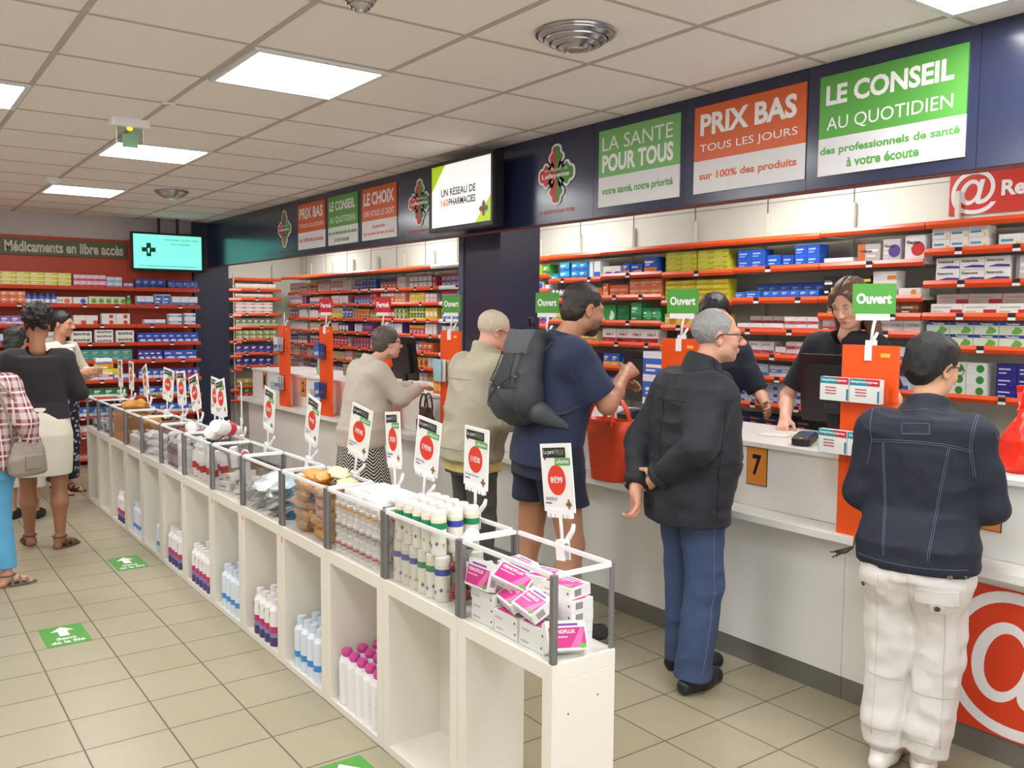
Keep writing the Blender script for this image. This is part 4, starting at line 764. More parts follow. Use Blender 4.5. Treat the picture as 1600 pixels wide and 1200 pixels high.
put(kb, 9, (.25, .12, .135), (0, 0, 1.3), 'kraft_bag', 'crumpled ochre bag lying on the white jars', 'bag')
dk = [boxmesh(.09, .06, .06, '#6a5a6c', 'drop', '#e0dce0'), boxmesh(.08, .07, .06, '#dcd8dc', 'band', '#5a4a6a')]
for k in (11, 12):
    for i in range(8): put(dk[i % 2], k, (.08+.1*(i % 4), .04+.075*(i//4), 0), (0, 0, rg.uniform(-.1, .1)), 'small_pack', ('dark ' if i % 2 == 0 else 'pale ')+'small pack standing in the '+('twelfth' if k == 11 else 'last')+' bin', 'pack', 'small packs in the far bins')
# --- bottles in the open compartments
def spray(kind):
    m = MB(); r, h = .0335, .265; m.T = Matrix.Diagonal((1, 1, .86, 1)); Wt = mat('#f0eff0', .3)
    if kind == 'pink':
        P = mat('#d2489a', .35); m.lathe([(0, 0), (r, 0), (r, .2), (r*.8, .222), (r*.5, .226), (r*.5, .23, P), (r*.62, .232, P), (r*.7, .248, P), (r*.55, .262, P), (0, .266, P)], Wt, 18)
        for a in (2.2, 3.1, 4.0): m.add([(r*1.01*math.cos(a+t), r*1.01*math.sin(a+t), z) for t, z in ((-.3, .10), (.3, .10), (.3, .112), (-.3, .112))], [(0, 1, 2, 3)], INK)
    elif kind == 'blue':
        Bb, La = mat('#3f8fd8', .3), mat('#dfe8f2', .3); m.lathe([(0, 0), (r, 0), (r, .055), (r*1.01, .055, Bb), (r*1.01, .088, Bb), (r, .09, La), (r, .2, La), (r*.55, .225, La), (r*.55, .23), (r*.6, .23), (r*.6, .265), (0, .266)], mat('#d5e3f0', .25), 18)
        for a in (2.6, 3.6): m.add([(r*1.01*math.cos(a+t), r*1.01*math.sin(a+t), z) for t, z in ((-.2, .15), (.2, .15), (.2, .178), (-.2, .178))], [(0, 1, 2, 3)], mat('#3a55a8', .4))
    else:
        D, Pk = mat('#453f78', .35), mat('#c23a6c', .35); m.lathe([(0, 0), (r, 0), (r, .05, D), (r, .075, mat('#8a86b4', .35)), (r*1.01, .08, Pk), (r*1.01, .112, Pk), (r, .114), (r, .2), (r*.62, .225), (r*.55, .23), (r*.6, .232), (r*.6, .262), (0, .265)], D if False else Wt, 18)
        for a in (2.2, 3.2, 4.2): m.tube([(r*1.01*math.cos(a+t), r*1.01*math.sin(a+t), z) for t, z in ((-.28, .185), (.28, .185), (-.28, .12), (.28, .12))], .0022, INK, 5)
    return m.mesh('spray_bottle')
SP = {k: spray(k) for k in ('pink', 'blue', 'plum')}
for k, kind, x0, nx, ny in ((2, 'pink', .115, 5, 3), (3, 'blue', .14, 4, 2), (4, 'plum', .15, 4, 3), (5, 'blue', .14, 4, 3), (6, 'plum', .12, 5, 3), (7, 'plum', .13, 4, 3), (8, 'blue', .33, 2, 2), (9, 'blue', .18, 3, 3), (10, 'plum', .18, 3, 2)):
    xs = [x0+.07*i for i in range(nx)]
    wd = {'pink': 'white bottle with a round pink cap', 'blue': 'clear bottle with a blue band and white cap', 'plum': 'white bottle with pink band and dark base'}[kind]
    for x in xs:
        for j in range(ny):
            if x > UF[k][2]-.045-.034: continue
            put(SP[kind], k, (x, .042+.07*j, .0), (0, 0, rg.uniform(-.3, .3)), 'spray_bottle', wd+' in the '+['', '', 'third', 'fourth', 'fifth', 'sixth', 'seventh', 'eighth', 'ninth', 'tenth', 'eleventh'][k]+' open compartment', 'bottle', 'bottles in the open compartments', zb=.03)
# --- price signs on the back rails
SB, SR, SG_, DB = mat('#26272a', .5), mat('#e8402a', .45), mat('#5fae4a', .45), mat('#2a3a78', .5)
def price_sign(y, roll, yaw, price, name, label, tilt=0):
    t = thing('price_sign', label, 'price sign', (1.735, y, ZR+.005), 0, 'price signs clipped to the display bins'); t.rotation_euler = (tilt, roll, -PI/2+yaw)
    m = MB(); m.box((-.02, -.013, -.05), (.02, -.009, .012), WPLAST); m.box((-.02, .009, -.05), (.02, .013, .012), WPLAST); m.box((-.018, -.009, .003), (.018, .009, .014), WPLAST); m.build('clamp', t)
    m = MB(); m.tube([(.0, .01, .0), (.015, .016, .02), (.03, .02, .04), (.038, .02, .06)], [.007, .009, .008, .006], WPLAST); m.build('lever', t)
    m = MB(); m.tube([(0, 0, .01), (0, 0, .1)], .0055, WPLAST); m.build('stem', t)
    m = MB(); m.box((-.06, -.006, .093), (.06, .006, .108), WPLAST)
    for i in range(6): m.box((-.058+.021*i, -.006, .082), (-.046+.021*i, .006, .093), WPLAST)
    m.build('holder', t)
    m = MB(); y0 = -.0025; m.box((-.076, -.002, .1), (.076, .002, .315), PAPER)
    m.quad([(-.064, y0, .270), (.05, y0, .270), (.05, y0, .302), (-.064, y0, .302)], SB); m.quad([(-.058, y0, .27), (-.048, y0, .27), (-.056, y0, .26)], SB)
    m.text('La parti', (-.058, y0-.0005, .278), (1,0,0), (0,0,1), .052, .018, TXW, .01); m.text('PRIX', (.0, y0-.0005, .278), (1,0,0), (0,0,1), .044, .018, mat('#9aa88a', .5), .0)
    m.quad([(-.005, y0-.0006, .246), (.07, y0-.0006, .246), (.07, y0-.0006, .269), (-.005, y0-.0006, .269)], SG_); m.text('Lafayette', (.002, y0-.001, .249), (1,0,0), (0,0,1), .062, .017, TXW, .02)
    m.add([(.045*math.cos(2*PI*i/24)-.002, y0, .2+.048*math.sin(2*PI*i/24)) for i in range(24)], [tuple(range(24))], SR); m.text(price, (-.032, y0-.0006, .19), (1,0,0), (0,0,1), .06, .022, TXW, .03)
    m.text(name, (-.066, y0, .135), (1,0,0), (0,0,1), .06 if len(name) < 10 else .09, .011, DB, .01); m.box((-.066, y0, .125), (-.035, y0+.001, .129), DB); clover(m, .05, .125, y0, .015, .017, False); m.build('card', t)
    m = MB(); m.quad([(-.078, -.0046, .098), (.078, -.0046, .098), (.078, -.0046, .318), (-.078, -.0046, .318)], CLEAR); m.build('sleeve', t)
R8 = math.radians
for y, ro, ya, pr, nm, lb in ((2.105, -8, .0, '8€99', 'VEINOFLUX', 'nearest white price sign, reading 8€99, above the pink boxes'), (2.60, 2, .0, '11€50', 'Orange Douceur', 'price sign reading 11€ clipped over the canister bin'), (2.965, 8, .1, '17€90', 'ARKOGEL', 'price sign reading 17€ in front of the beige jacket hem'),
    (3.19, -6, -.1, '7€50', 'Gelules', 'price sign right of the patterned skirt, tilted left'), (3.57, 12, .17, '7€95', 'HONEY', 'price sign reading 7€ in front of the patterned skirt'), (4.07, 13, 0, '9€', 'Sachets', 'price sign over the silvery sachets, tilted right'),
    (4.63, 9, 0, '5€', 'Soin', 'price sign in front of the white counter near the number 2 plate'), (5.04, 0, -.3, '6€', 'Soin', 'price sign turned edge-on over the seventh bin'), (5.35, -12, .05, '4€', 'Creme', 'price sign leaning left over the crossed tubes'), (5.53, 4, .0, '4€', 'Lait', 'price sign half behind the leaning one over the crossed tubes'),
    (5.86, -16, .1, '8€', 'Bain', 'price sign leaning left in front of the dark back pillar'), (6.22, -5, .1, '3€', 'Gel', 'price sign over the ninth bin beside the leaning one'), (6.63, 9, .22, '6€', 'Lot', 'price sign tilted right over the tenth bin'),
    (7.15, -20, 0, '5€', 'Lot', 'price sign leaning far left over the ochre bag'), (7.68, 2, 0, '9€', 'Lot', 'price sign narrow and upright over the twelfth bin'), (8.05, -3, 0, '2€', 'Lot', 'farthest price sign at the end of the display row')):
    price_sign(y, R8(ro), ya, pr, nm, lb)
# --- floor stickers
def sticker(x0, y0, w_, h, label):
    m = MB(); m.box((0, 0, .0003), (w_, h, .0015), mat('#4c9a3a', .4)); c = w_/2; z = .002
    m.add([(c-.022, h*.46, z), (c+.022, h*.46, z), (c+.022, h*.72, z), (c+.055, h*.72, z), (c, h*.94, z), (c-.055, h*.72, z), (c-.022, h*.72, z)], [tuple(range(7))], TXW)
    m.text('Sens', (c-.045, h*.27, z), (1,0,0), (0,1,0), .09, h*.12, TXW, .03); m.text('de la file', (c-.075, h*.09, z), (1,0,0), (0,1,0), .15, h*.13, TXW, .03)
    o = m.build('floor_sticker', loc=(x0, y0, 0)); tag(o, label, 'floor sticker', 'green queue stickers on the floor')
sticker(.645, 4.68, .2, .3, 'green queue sticker on the floor farther left, by the sandals'); sticker(1.22, 5.86, .185, .33, 'green queue sticker near the far part of the display row'); sticker(1.225, 2.53, .185, .34, 'green queue sticker cut by the bottom edge beside the nearest units')
# ------------------------------------------------------------------ bodies grown as one implicit surface
def V3(*a): return np.array(a, float)
class Field:
    def __init__(s, lo, hi, vox):
        s.lo = np.array(lo, float); s.vox = vox; s.n = np.ceil((np.array(hi)-s.lo)/vox).astype(int)+1
        s.F = np.full(s.n, 1.0, np.float32)
    def sl(s, lo, hi):
        a = np.clip(np.floor((np.array(lo)-s.lo)/s.vox).astype(int), 0, s.n); b = np.clip(np.ceil((np.array(hi)-s.lo)/s.vox).astype(int)+1, 0, s.n); return a, b
    def axes(s, a, b):
        g = [(s.lo[i]+s.vox*np.arange(a[i], b[i])).astype(np.float32) for i in range(3)]
        return g[0][:, None, None], g[1][None, :, None], g[2][None, None, :]
    def do(s, pr, k=.02, op='u'):
        fn, lo, hi = pr; pad = k+2.5*s.vox; a, b = s.sl(np.array(lo)-pad, np.array(hi)+pad)
        if (b <= a).any(): return s
        A = s.F[a[0]:b[0], a[1]:b[1], a[2]:b[2]]; d = fn(*s.axes(a, b)).astype(np.float32)
        if op == 's': d = -d; A2 = -A; h = np.maximum(k-np.abs(A2+d), 0) if False else None
        if op == 'u':
            h = np.maximum(k-np.abs(A-d), 0)/max(k, 1e-6); A[...] = np.minimum(A, d)-h*h*k*.25
        elif op == 's':
            h = np.maximum(k-np.abs(A-d), 0)/max(k, 1e-6); A[...] = np.maximum(A, d)+h*h*k*.25
        return s
def rc(a, b, ra, rb, f0=False, f1=False):
    a, b = np.array(a, float), np.array(b, float); ba = b-a; L2 = max(ba@ba, 1e-9); L = math.sqrt(L2); r = max(ra, rb)
    def fn(X, Y, Z):
        px, py, pz = X-a[0], Y-a[1], Z-a[2]; h = (px*ba[0]+py*ba[1]+pz*ba[2])/L2; t = np.clip(h, 0, 1)
        d = np.sqrt((px-ba[0]*t)**2+(py-ba[1]*t)**2+(pz-ba[2]*t)**2)-(ra+(rb-ra)*t)
        if f0: d = np.maximum(d, -h*L)
        if f1: d = np.maximum(d, (h-1)*L)
        return d
    return fn, np.minimum(a, b)-r, np.maximum(a, b)+r
def el(c, r, R=None):
    c, r = np.array(c, float), np.array(r, float); R = np.eye(3) if R is None else np.array(R); m = r.max()
    def fn(X, Y, Z):
        x, y, z = X-c[0], Y-c[1], Z-c[2]
        q = [(R[0, i]*x+R[1, i]*y+R[2, i]*z)/r[i] for i in range(3)]
        k0 = np.sqrt(q[0]**2+q[1]**2+q[2]**2); k1 = np.sqrt((q[0]/r[0])**2+(q[1]/r[1])**2+(q[2]/r[2])**2)
        return k0*(k0-1)/np.maximum(k1, 1e-6)
    return fn, c-m, c+m
def loft(st, n=2.3, caps=True):
    """stations (z, cx, cy, rx, ry)"""
    st = sorted(st); zs = np.array([q[0] for q in st]); P = [np.array([q[i] for q in st]) for i in (1, 2, 3, 4)]
    def fn(X, Y, Z):
        z = np.clip(Z, zs[0], zs[-1]); i4 = [np.interp(z.ravel(), zs, p).reshape(z.shape) for p in P]
        q = (np.abs((X-i4[0])/i4[2])**n+np.abs((Y-i4[1])/i4[3])**n)**(1/n)
        d = (q-1)*np.minimum(i4[2], i4[3])
        if caps: d = np.maximum(d, np.maximum(zs[0]-Z, Z-zs[-1]))
        return d+0*X
    lo = [min(P[0]-P[2]), min(P[1]-P[3]), zs[0]]; hi = [max(P[0]+P[2]), max(P[1]+P[3]), zs[-1]]
    return fn, np.array(lo), np.array(hi)
def plane(p, nrm, lo, hi):                       # half space away from the normal (what gets cut off)
    p, nrm = np.array(p, float), np.array(nrm, float); nrm = nrm/np.linalg.norm(nrm)
    return (lambda X, Y, Z: ((X-p[0])*nrm[0]+(Y-p[1])*nrm[1]+(Z-p[2])*nrm[2])), np.array(lo), np.array(hi)
def vnoise(P, f, seed=0):
    q = P*np.asarray(f)+seed*17.31; i = np.floor(q).astype(int); t = q-i; t = t*t*(3-2*t); out = 0
    def hsh(a): 
        n = (a[:, 0]*73856093) ^ (a[:, 1]*19349663) ^ (a[:, 2]*83492791); n = (n ^ (n >> 13))*1274126177 & 0x7fffffff; return n/0x7fffffff*2-1
    for dx in (0, 1):
        for dy in (0, 1):
            for dz in (0, 1):
                w_ = (t[:, 0] if dx else 1-t[:, 0])*(t[:, 1] if dy else 1-t[:, 1])*(t[:, 2] if dz else 1-t[:, 2])
                out = out+w_*hsh(i+np.array([dx, dy, dz]))
    return out
def surface(F):
    """surface nets: vertices (N,3) and quads"""
    A = F.F; s = A < 0; n0, n1, n2 = np.array(A.shape)-1
    cnt = sum(s[i:i+n0, j:j+n1, k:k+n2].astype(np.int8) for i in (0, 1) for j in (0, 1) for k in (0, 1))
    I = np.argwhere((cnt > 0) & (cnt < 8)); idx = np.full((n0, n1, n2), -1, np.int64); idx[I[:, 0], I[:, 1], I[:, 2]] = np.arange(len(I))
    C = [(i, j, k) for i in (0, 1) for j in (0, 1) for k in (0, 1)]; val = {c: A[I[:, 0]+c[0], I[:, 1]+c[1], I[:, 2]+c[2]] for c in C}
    acc = np.zeros((len(I), 3)); num = np.zeros(len(I))
    for c in C:
        for ax in range(3):
            if c[ax]: continue
            d = list(c); d[ax] = 1; d = tuple(d); a, b = val[c], val[d]; m = (a < 0) != (b < 0)
            t = np.where(m, a/np.where(m, a-b, 1), 0); p = np.tile(np.array(c, float), (len(I), 1)); p[:, ax] += t; acc[m] += p[m]; num[m] += 1
    Vt = F.lo+(I+acc/num[:, None])*F.vox; Q = []
    for ax in range(3):
        u, v = (ax+1) % 3, (ax+2) % 3; S0 = [slice(1, -1)]*3; S0[ax] = slice(0, -1); S1 = [slice(1, -1)]*3; S1[ax] = slice(1, None)
        m = s[tuple(S0)] != s[tuple(S1)]; G = np.argwhere(m); 
        if not len(G): continue
        off = np.array([1, 1, 1]); off[ax] = 0; G = G+off; flip = s[G[:, 0], G[:, 1], G[:, 2]]
        def at(du, dv):
            q = G.copy(); q[:, u] -= du; q[:, v] -= dv; return idx[q[:, 0], q[:, 1], q[:, 2]]
        q = np.stack([at(1, 1), at(0, 1), at(0, 0), at(1, 0)], 1); q[~flip] = q[~flip][:, ::-1]; Q.append(q)
    Q = np.concatenate(Q); return Vt, Q[(Q >= 0).all(1)]
def vnormals(Vt, Q):
    n = np.cross(Vt[Q[:, 2]]-Vt[Q[:, 0]], Vt[Q[:, 3]]-Vt[Q[:, 1]]); N = np.zeros_like(Vt)
    for i in range(4): np.add.at(N, Q[:, i], n)
    return N/np.maximum(np.linalg.norm(N, axis=1, keepdims=True), 1e-12)
def smooth(Vt, Q, it):
    for _ in range(it):
        a = np.zeros_like(Vt); c = np.zeros(len(Vt))
        for i in range(4):
            np.add.at(a, Q[:, i], Vt[Q[:, (i+1) % 4]]+Vt[Q[:, (i+3) % 4]]); np.add.at(c, Q[:, i], 2)
        Vt = Vt*.5+.5*a/np.maximum(c, 1)[:, None]
    return Vt
def to_obj(name, F, m, parent, wrinkle=None, sm=1, paint=None, base=None):
    Vt, Q = surface(F); Vt = smooth(Vt, Q, sm)
    if wrinkle is not None: Vt = Vt+vnormals(Vt, Q)*wrinkle(Vt)[:, None]
    me = bpy.data.meshes.new(name); me.vertices.add(len(Vt)); me.vertices.foreach_set('co', Vt.ravel()); me.loops.add(Q.size); me.loops.foreach_set('vertex_index', Q.ravel().astype(np.int32))
    me.polygons.add(len(Q)); me.polygons.foreach_set('loop_start', np.arange(0, Q.size, 4, dtype=np.int32)); me.polygons.foreach_set('loop_total', np.full(len(Q), 4, np.int32)); me.polygons.foreach_set('use_smooth', np.ones(len(Q), bool))
    me.update(calc_edges=True); me.validate()
    if base is not None:
        col = np.tile(np.array(lin(base)), (len(Vt), 1))
        for fn, c, amt in (paint or []):
            w_ = np.clip(fn(Vt), 0, 1)[:, None]*amt; col = col*(1-w_)+np.array(lin(c))*w_
        at = me.color_attributes.new('Col', 'FLOAT_COLOR', 'POINT'); at.data.foreach_set('color', col.ravel().astype(np.float32))
    me.materials.append(m); o = bpy.data.objects.new(name, me); COL.objects.link(o); o.parent = parent; return o
def folds(amp, f=(9, 9, 14), seed=0, big=None):
    """soft cloth folds: ridged noise"""
    def fn(P):
        n = vnoise(P+.03*vnoise(P, 6, seed+3)[:, None], f, seed); r = (1-np.abs(n)*2); r2 = vnoise(P, np.array(f)*2.3, seed+5)
        return amp*(.7*r+.4*r2)
    return fn
def rotm(yaw=0, pitch=0, roll=0):                # yaw turns to the left, pitch looks up, roll tips to the right
    cy, sy, cp, sp, cr, sr = math.cos(yaw), math.sin(yaw), math.cos(pitch), math.sin(pitch), math.cos(roll), math.sin(roll)
    return np.array([[cy, -sy, 0], [sy, cy, 0], [0, 0, 1]]) @ np.array([[1, 0, 0], [0, cp, -sp], [0, sp, cp]]) @ np.array([[cr, 0, sr], [0, 1, 0], [-sr, 0, cr]])
SKIN = lambda: mat('#d8a98c', .5, kind='skin', name='skin')
class Body:
    """person-local frame: x to the person's right, y forward, z up; root at the feet"""
    def __init__(s, label, x, y, heading, h, vox, lean=0., build=1., skin='#d3a184', z=0., female=False, side=0.):
        s.h = h; s.vox = vox; s.lean = lean; s.side = side; s.k = h/1.72; s.b = build; s.skin = skin; s.fem = female
        s.t = thing('person', label, 'person', (x, y, z), math.atan2(heading[1], heading[0])-PI/2)
        k = s.k; J = s.J = {}
        sw = (.155 if female else .175)*k*build
        J['pel'] = V3(0, 0, .93*k)
        up = lambda x, y, z: s.up(V3(x, y, z)*np.array([1, 1, k]))
        J['waist'] = up(0, 0, 1.06); J['chest'] = up(0, .0, 1.26); J['neck'] = up(0, -.012*k, 1.455); J['head'] = up(0, .015*k, 1.608)
        for sd, g in (('r', 1), ('l', -1)):
            J['sh'+sd] = up(g*sw, -.01, 1.365); J['el'+sd] = up(g*(sw+.05), -.03, 1.11); J['wr'+sd] = up(g*(sw+.05), .05, .87)
            J['hip'+sd] = V3(g*.088*k, 0, .90*k); J['kn'+sd] = V3(g*.095*k, .015, .49*k); J['an'+sd] = V3(g*.10*k, -.02, .075*k); J['ft'+sd] = 0.0; J['hd'+sd] = None
        s.R = rotm(); s.curl = {'r': .5, 'l': .5}; s.palm = {'r': V3(-1, 0, 0), 'l': V3(1, 0, 0)}; s.thumb = {'r': V3(0, 1, 0), 'l': V3(0, 1, 0)}
    def up(s, p):                                # lean the upper body about the hips
        z0 = .95*s.k; d = p[2]-z0
        if d <= 0: return p
        a = s.lean*min(1, d/(.25*s.k)); c, n = math.cos(a), math.sin(a); y, z = p[1]*c+d*n, -p[1]*n*1+d*c
        return V3(p[0]+math.sin(s.side)*d, y, z0+z)
    def set(s, **kw):
        for a, v in kw.items(): s.J[a] = V3(*v) if isinstance(v, tuple) else v
    def look(s, yaw=0, pitch=0, roll=0): s.R = rotm(yaw, pitch, roll)
    def hl(s, *p): return s.J['head']+s.R @ (np.array(p)*s.k)   # head-local point
    def tst(s, z, rx, ry, dy=0, dx=0):           # a torso station following the lean
        p = s.up(V3(dx, dy, z*s.k)); return (p[2], p[0], p[1], rx*s.k*s.b, ry*s.k*s.b)
    def torso(s, g=0., z0=.80, z1=1.43, waist=0., belly=0., chest=0., hipw=0.):
        f = s.fem
        T = [(.80, .165+hipw, .115), (.92, (.175 if f else .168)+hipw, .12), (1.06, (.135 if f else .152)+waist, .10+belly), (1.16, (.138 if f else .160)+waist*.6, .105+belly*.8), (1.28, (.155 if f else .172), .115+chest), (1.37, (.16 if f else .178), .10), (1.43, .12, .075), (1.47, .06, .06)]
        out = []
        for z in sorted(set([z0, z1]+[q[0] for q in T if z0 < q[0] < z1])):
            rx = np.interp(z, [q[0] for q in T], [q[1] for q in T]); ry = np.interp(z, [q[0] for q in T], [q[2] for q in T])
            dy = np.interp(z, [.8, .92, 1.06, 1.28, 1.4], [-.02, -.015, .008+belly*.5, .0, -.015]); out.append(s.tst(z, rx+g, ry+g, dy))
        return out
    def field(s, lo=(-.45, -.45, -.01), hi=(.45, .62, None), vox=None):
        return Field(np.array(lo)*max(1, s.k), (hi[0], hi[1], (hi[2] or s.h+.06)), vox or s.vox)
    def hand(s, F, sd, r=1.0):
        J, k = s.J, s.k*r; wr = J['wr'+sd]; d = J['hd'+sd]
        if d is None: d = wr-J['el'+sd]
        d = np.array(d, float); d /= np.linalg.norm(d); pn = np.array(s.palm[sd], float); pn -= d*(pn@d); pn /= np.linalg.norm(pn); th = np.array(s.thumb[sd], float); th -= d*(th@d)+pn*(th@pn); th /= np.linalg.norm(th); c = s.curl[sd]
        kn = wr+d*.088*k
        F.do(rc(J['el'+sd]*.15+wr*.85, wr+d*.012*k, .026*k, .024*k), .02)
        for q, w_ in ((-.028, .012), (-.009, .0135), (.010, .0135), (.027, .0125)): F.do(rc(wr+d*.015*k+th*q*.6*k, kn+th*q*k, .0165*k, w_*k), .014)
        for q, L_ in ((-.030, .062), (-.0105, .077), (.0105, .082), (.030, .074)):
            p = kn+th*q*k; a = c*.7+.12*(q+.03)/.06*c; dd = d.copy()
            for i, (fr, rr) in enumerate(((.45, .0088), (.3, .0082), (.25, .0072))):
                ca, sa = math.cos(a), math.sin(a); e = d*ca+pn*sa; p2 = p+e*L_*fr*k; F.do(rc(p, p2, rr*k*1.02, rr*k*.95), .004); p = p2; a += c*.75
        b0 = wr+d*.025*k+th*.022*k; e1 = (d*.62+th*.68+pn*.35); e1 /= np.linalg.norm(e1); b1 = b0+e1*.045*k; e2 = d*.85+th*.22+pn*(.3+.4*c); e2 /= np.linalg.norm(e2); b2 = b1+e2*.03*k; b3 = b2+(e2+pn*.2*c)*.026*k
        F.do(rc(b0, b1, .0155*k, .0115*k), .015); F.do(rc(b1, b2, .011*k, .0095*k), .004); F.do(rc(b2, b3, .0095*k, .0078*k), .004)
    def head_f(s, F, jaw=1., nose=1., cheek=1.):
        P, R, k = s.hl, s.R, s.k; E = lambda c, r, kk=.02, op='u', Rx=None: F.do(el(P(*c), np.array(r)*k, R if Rx is None else R @ Rx), kk*k, op)
        E((0, -.014, .034), (.074, .094, .085)); E((0, .028, -.022), (.062, .064, .088)); E((0, .035, -.072), (.050*jaw, .048, .038), .025); E((0, .070, -.094), (.022, .018, .016), .02)
        for g in (1, -1):
            E((g*.036, .062, -.026), (.026*cheek, .026, .026), .02); E((g*.05, .02, -.065), (.018*jaw, .035, .025), .02)
            F.do(rc(P(0, .088, .024), P(g*.046, .074, .026), .0115*k, .009*k), .014*k)
            E((g*.032, .098, .008), (.016, .014, .011), .010, 's'); E((g*.032, .079, .009), (.0135, .0125, .0125), .002)
            F.do(rc(P(g*.019, .0865, .0155), P(g*.045, .079, .0135), .0052*k, .0042*k), .004*k)
            rx = rotm(g*-.35, 0, 0); E((g*.077, -.004, -.006), (.008, .021, .033), .006, 'u', rx); E((g*.083, .002, -.003), (.006, .010, .018), .004, 's', rx); E((g*.077, .000, -.032), (.007, .009, .010), .006)
            E((g*.012*nose, .104, -.030), (.009, .011, .0085), .006)
        F.do(rc(P(0, .090, .012), P(0, .090+.026*nose, -.024), .0085*k, .0115*k*nose), .012*k)
        E((0, .088, -.060), (.026, .012, .012), .012); E((0, .0965, -.055), (.021, .0065, .005), .004); E((0, .0945, -.0655), (.0185, .0065, .0058), .004); E((0, .103, -.0605), (.022, .006, .0013), .002, 's')
        F.do(rc(s.J['neck']+V3(0, 0, -.03*k), P(0, -.018, -.055), .062*k*(.86 if s.fem else 1), .052*k*(.86 if s.fem else 1)), .03*k)
    def head_paint(s, brow='#4a382c', lip='#b5675c', iris='#4a3a2c', stubble=None, blush=True):
        k = s.k
        def L(Vt): return (Vt-s.J['head']) @ s.R/k
        def blob(c, r, soft=.35):
            def fn(Vt):
                q = np.linalg.norm((L(Vt)-np.array(c))/np.array(r), axis=1); return (1-q)/soft
            return fn
        P = [(blob((0, .1, -.061), (.023, .02, .0105)), lip, .75)]
        if stubble: P.insert(0, (lambda Vt: np.clip((L(Vt)[:, 1]-.0)/.03, 0, 1)*np.clip((-.028-L(Vt)[:, 2])/.02, 0, 1)*(L(Vt)[:, 2] > -.14), stubble, .6))
        for g in (1, -1):
            if blush: P.append((blob((g*.042, .075, -.03), (.03, .04, .025), .8), '#c9705c', .28))
            P += [(blob((g*.032, .092, .0285), (.019, .02, .0052)), brow, .85), (blob((g*.032, .09, .0095), (.0125, .02, .0058)), '#ece6e0', .9), (blob((g*.032, .09, .0095), (.0058, .02, .0058)), iris, .95), (blob((g*.032, .09, .0155), (.0155, .02, .0026)), '#3a2a22', .7)]
            P.append((blob((g*.083, .0, -.004), (.01, .025, .036), .8), '#c8735f', .3))
        return P
    def limbs(s, F, legs=True, arms=True, hands='rl', bare=1.0, thin=1.0):
        J, k = s.J, s.k
        if arms:
            for sd in 'rl':
                F.do(rc(J['sh'+sd], J['el'+sd], .040*k*bare, .037*k*bare), .03*k); F.do(rc(J['el'+sd], J['el'+sd]*.6+J['wr'+sd]*.4, .038*k*bare, .038*k*bare), .02*k); F.do(rc(J['el'+sd]*.6+J['wr'+sd]*.4, J['wr'+sd], .038*k*bare, .025*k), .02*k)
                if sd in hands: s.hand(F, sd, .9 if s.fem else 1.)
        if legs:
            for sd in 'rl':
                h, n, a = J['hip'+sd], J['kn'+sd], J['an'+sd]; bl = bare*thin; F.do(rc(h, n, .082*k*bl, .052*k*bl), .03*k); m_ = n*.62+a*.38+V3(0, -.022*k*thin, 0); F.do(rc(n, m_, .049*k*bl, .056*k*bl), .03*k); F.do(rc(m_, a, .054*k*bl, .031*k), .03*k)
                f = J['ft'+sd]; d = V3(math.sin(f), math.cos(f), 0); F.do(rc(a+V3(0, 0, -.02*k)-d*.02*k, V3(a[0], a[1], .032*k)+d*.12*k, .032*k, .02*k), .03*k); F.do(el(V3(a[0], a[1], .025*k)-d*.03*k, (.03*k, .03*k, .028*k)), .02*k)
                for i in range(5): F.do(rc(V3(a[0], a[1], .018*k)+d*.12*k+V3(d[1], -d[0], 0)*(.026-.013*i)*k*(1 if sd == 'l' else -1), V3(a[0], a[1], .014*k)+d*(.165-.009*i)*k+V3(d[1], -d[0], 0)*(.028-.014*i)*k*(1 if sd == 'l' else -1), .0115*k, (.0105 if i == 0 else .008)*k), .005*k)
    def skin_obj(s, legs=True, arms=True, hands='rl', paint=None, torso=True, lo=(-.45, -.45, -.01), hi=(.45, .62, None), headk={}, pk={}, bare=1., thin=.78):
        F = s.field(lo, hi)
        if torso: F.do(loft(s.torso(-.022, .80, 1.35)), .02)
        s.limbs(F, legs, arms, hands, bare, thin); s.head_f(F, **headk)
        if legs and torso: pass
        return to_obj('body', F, SKIN(), s.t, None, 1, s.head_paint(**pk), s.skin)
    def sleeve(s, F, sd, r=(.068, .056, .040), end=.93, k=.05, cap=True):
        J, q = s.J, s.k; e = J['el'+sd]; w_ = e+(J['wr'+sd]-e)*end; m_ = J['sh'+sd]*.5+e*.5
        F.do(rc(J['neck']+V3(0, 0, -.055*q), J['sh'+sd], .055*q, r[0]*.86*q), .05*q); F.do(rc(J['sh'+sd], e, r[0]*q, r[1]*q), k*q); F.do(rc(e, w_, r[1]*q, r[2]*q, f1=cap), .02*q)
    def short_sleeve(s, F, sd, r=(.072, .068), end=.62, k=.045):
        J, q = s.J, s.k; e = J['sh'+sd]+(J['el'+sd]-J['sh'+sd])*end; F.do(rc(J['neck']+V3(0, 0, -.055*q), J['sh'+sd], .055*q, r[0]*.86*q), .05*q); F.do(rc(J['sh'+sd], e, r[0]*q, r[1]*q, f1=True), k*q)
    def leg(s, F, sd, r=(.10, .07, .062), end=1.0, k=.03, cap=True):
        J, q = s.J, s.k; h, n, a = J['hip'+sd], J['kn'+sd], J['an'+sd]; a2 = n+(a-n)*end; F.do(rc(h, n, r[0]*q, r[1]*q), k*q); F.do(rc(n, a2, r[1]*q, r[2]*q, f1=cap), .02*q)
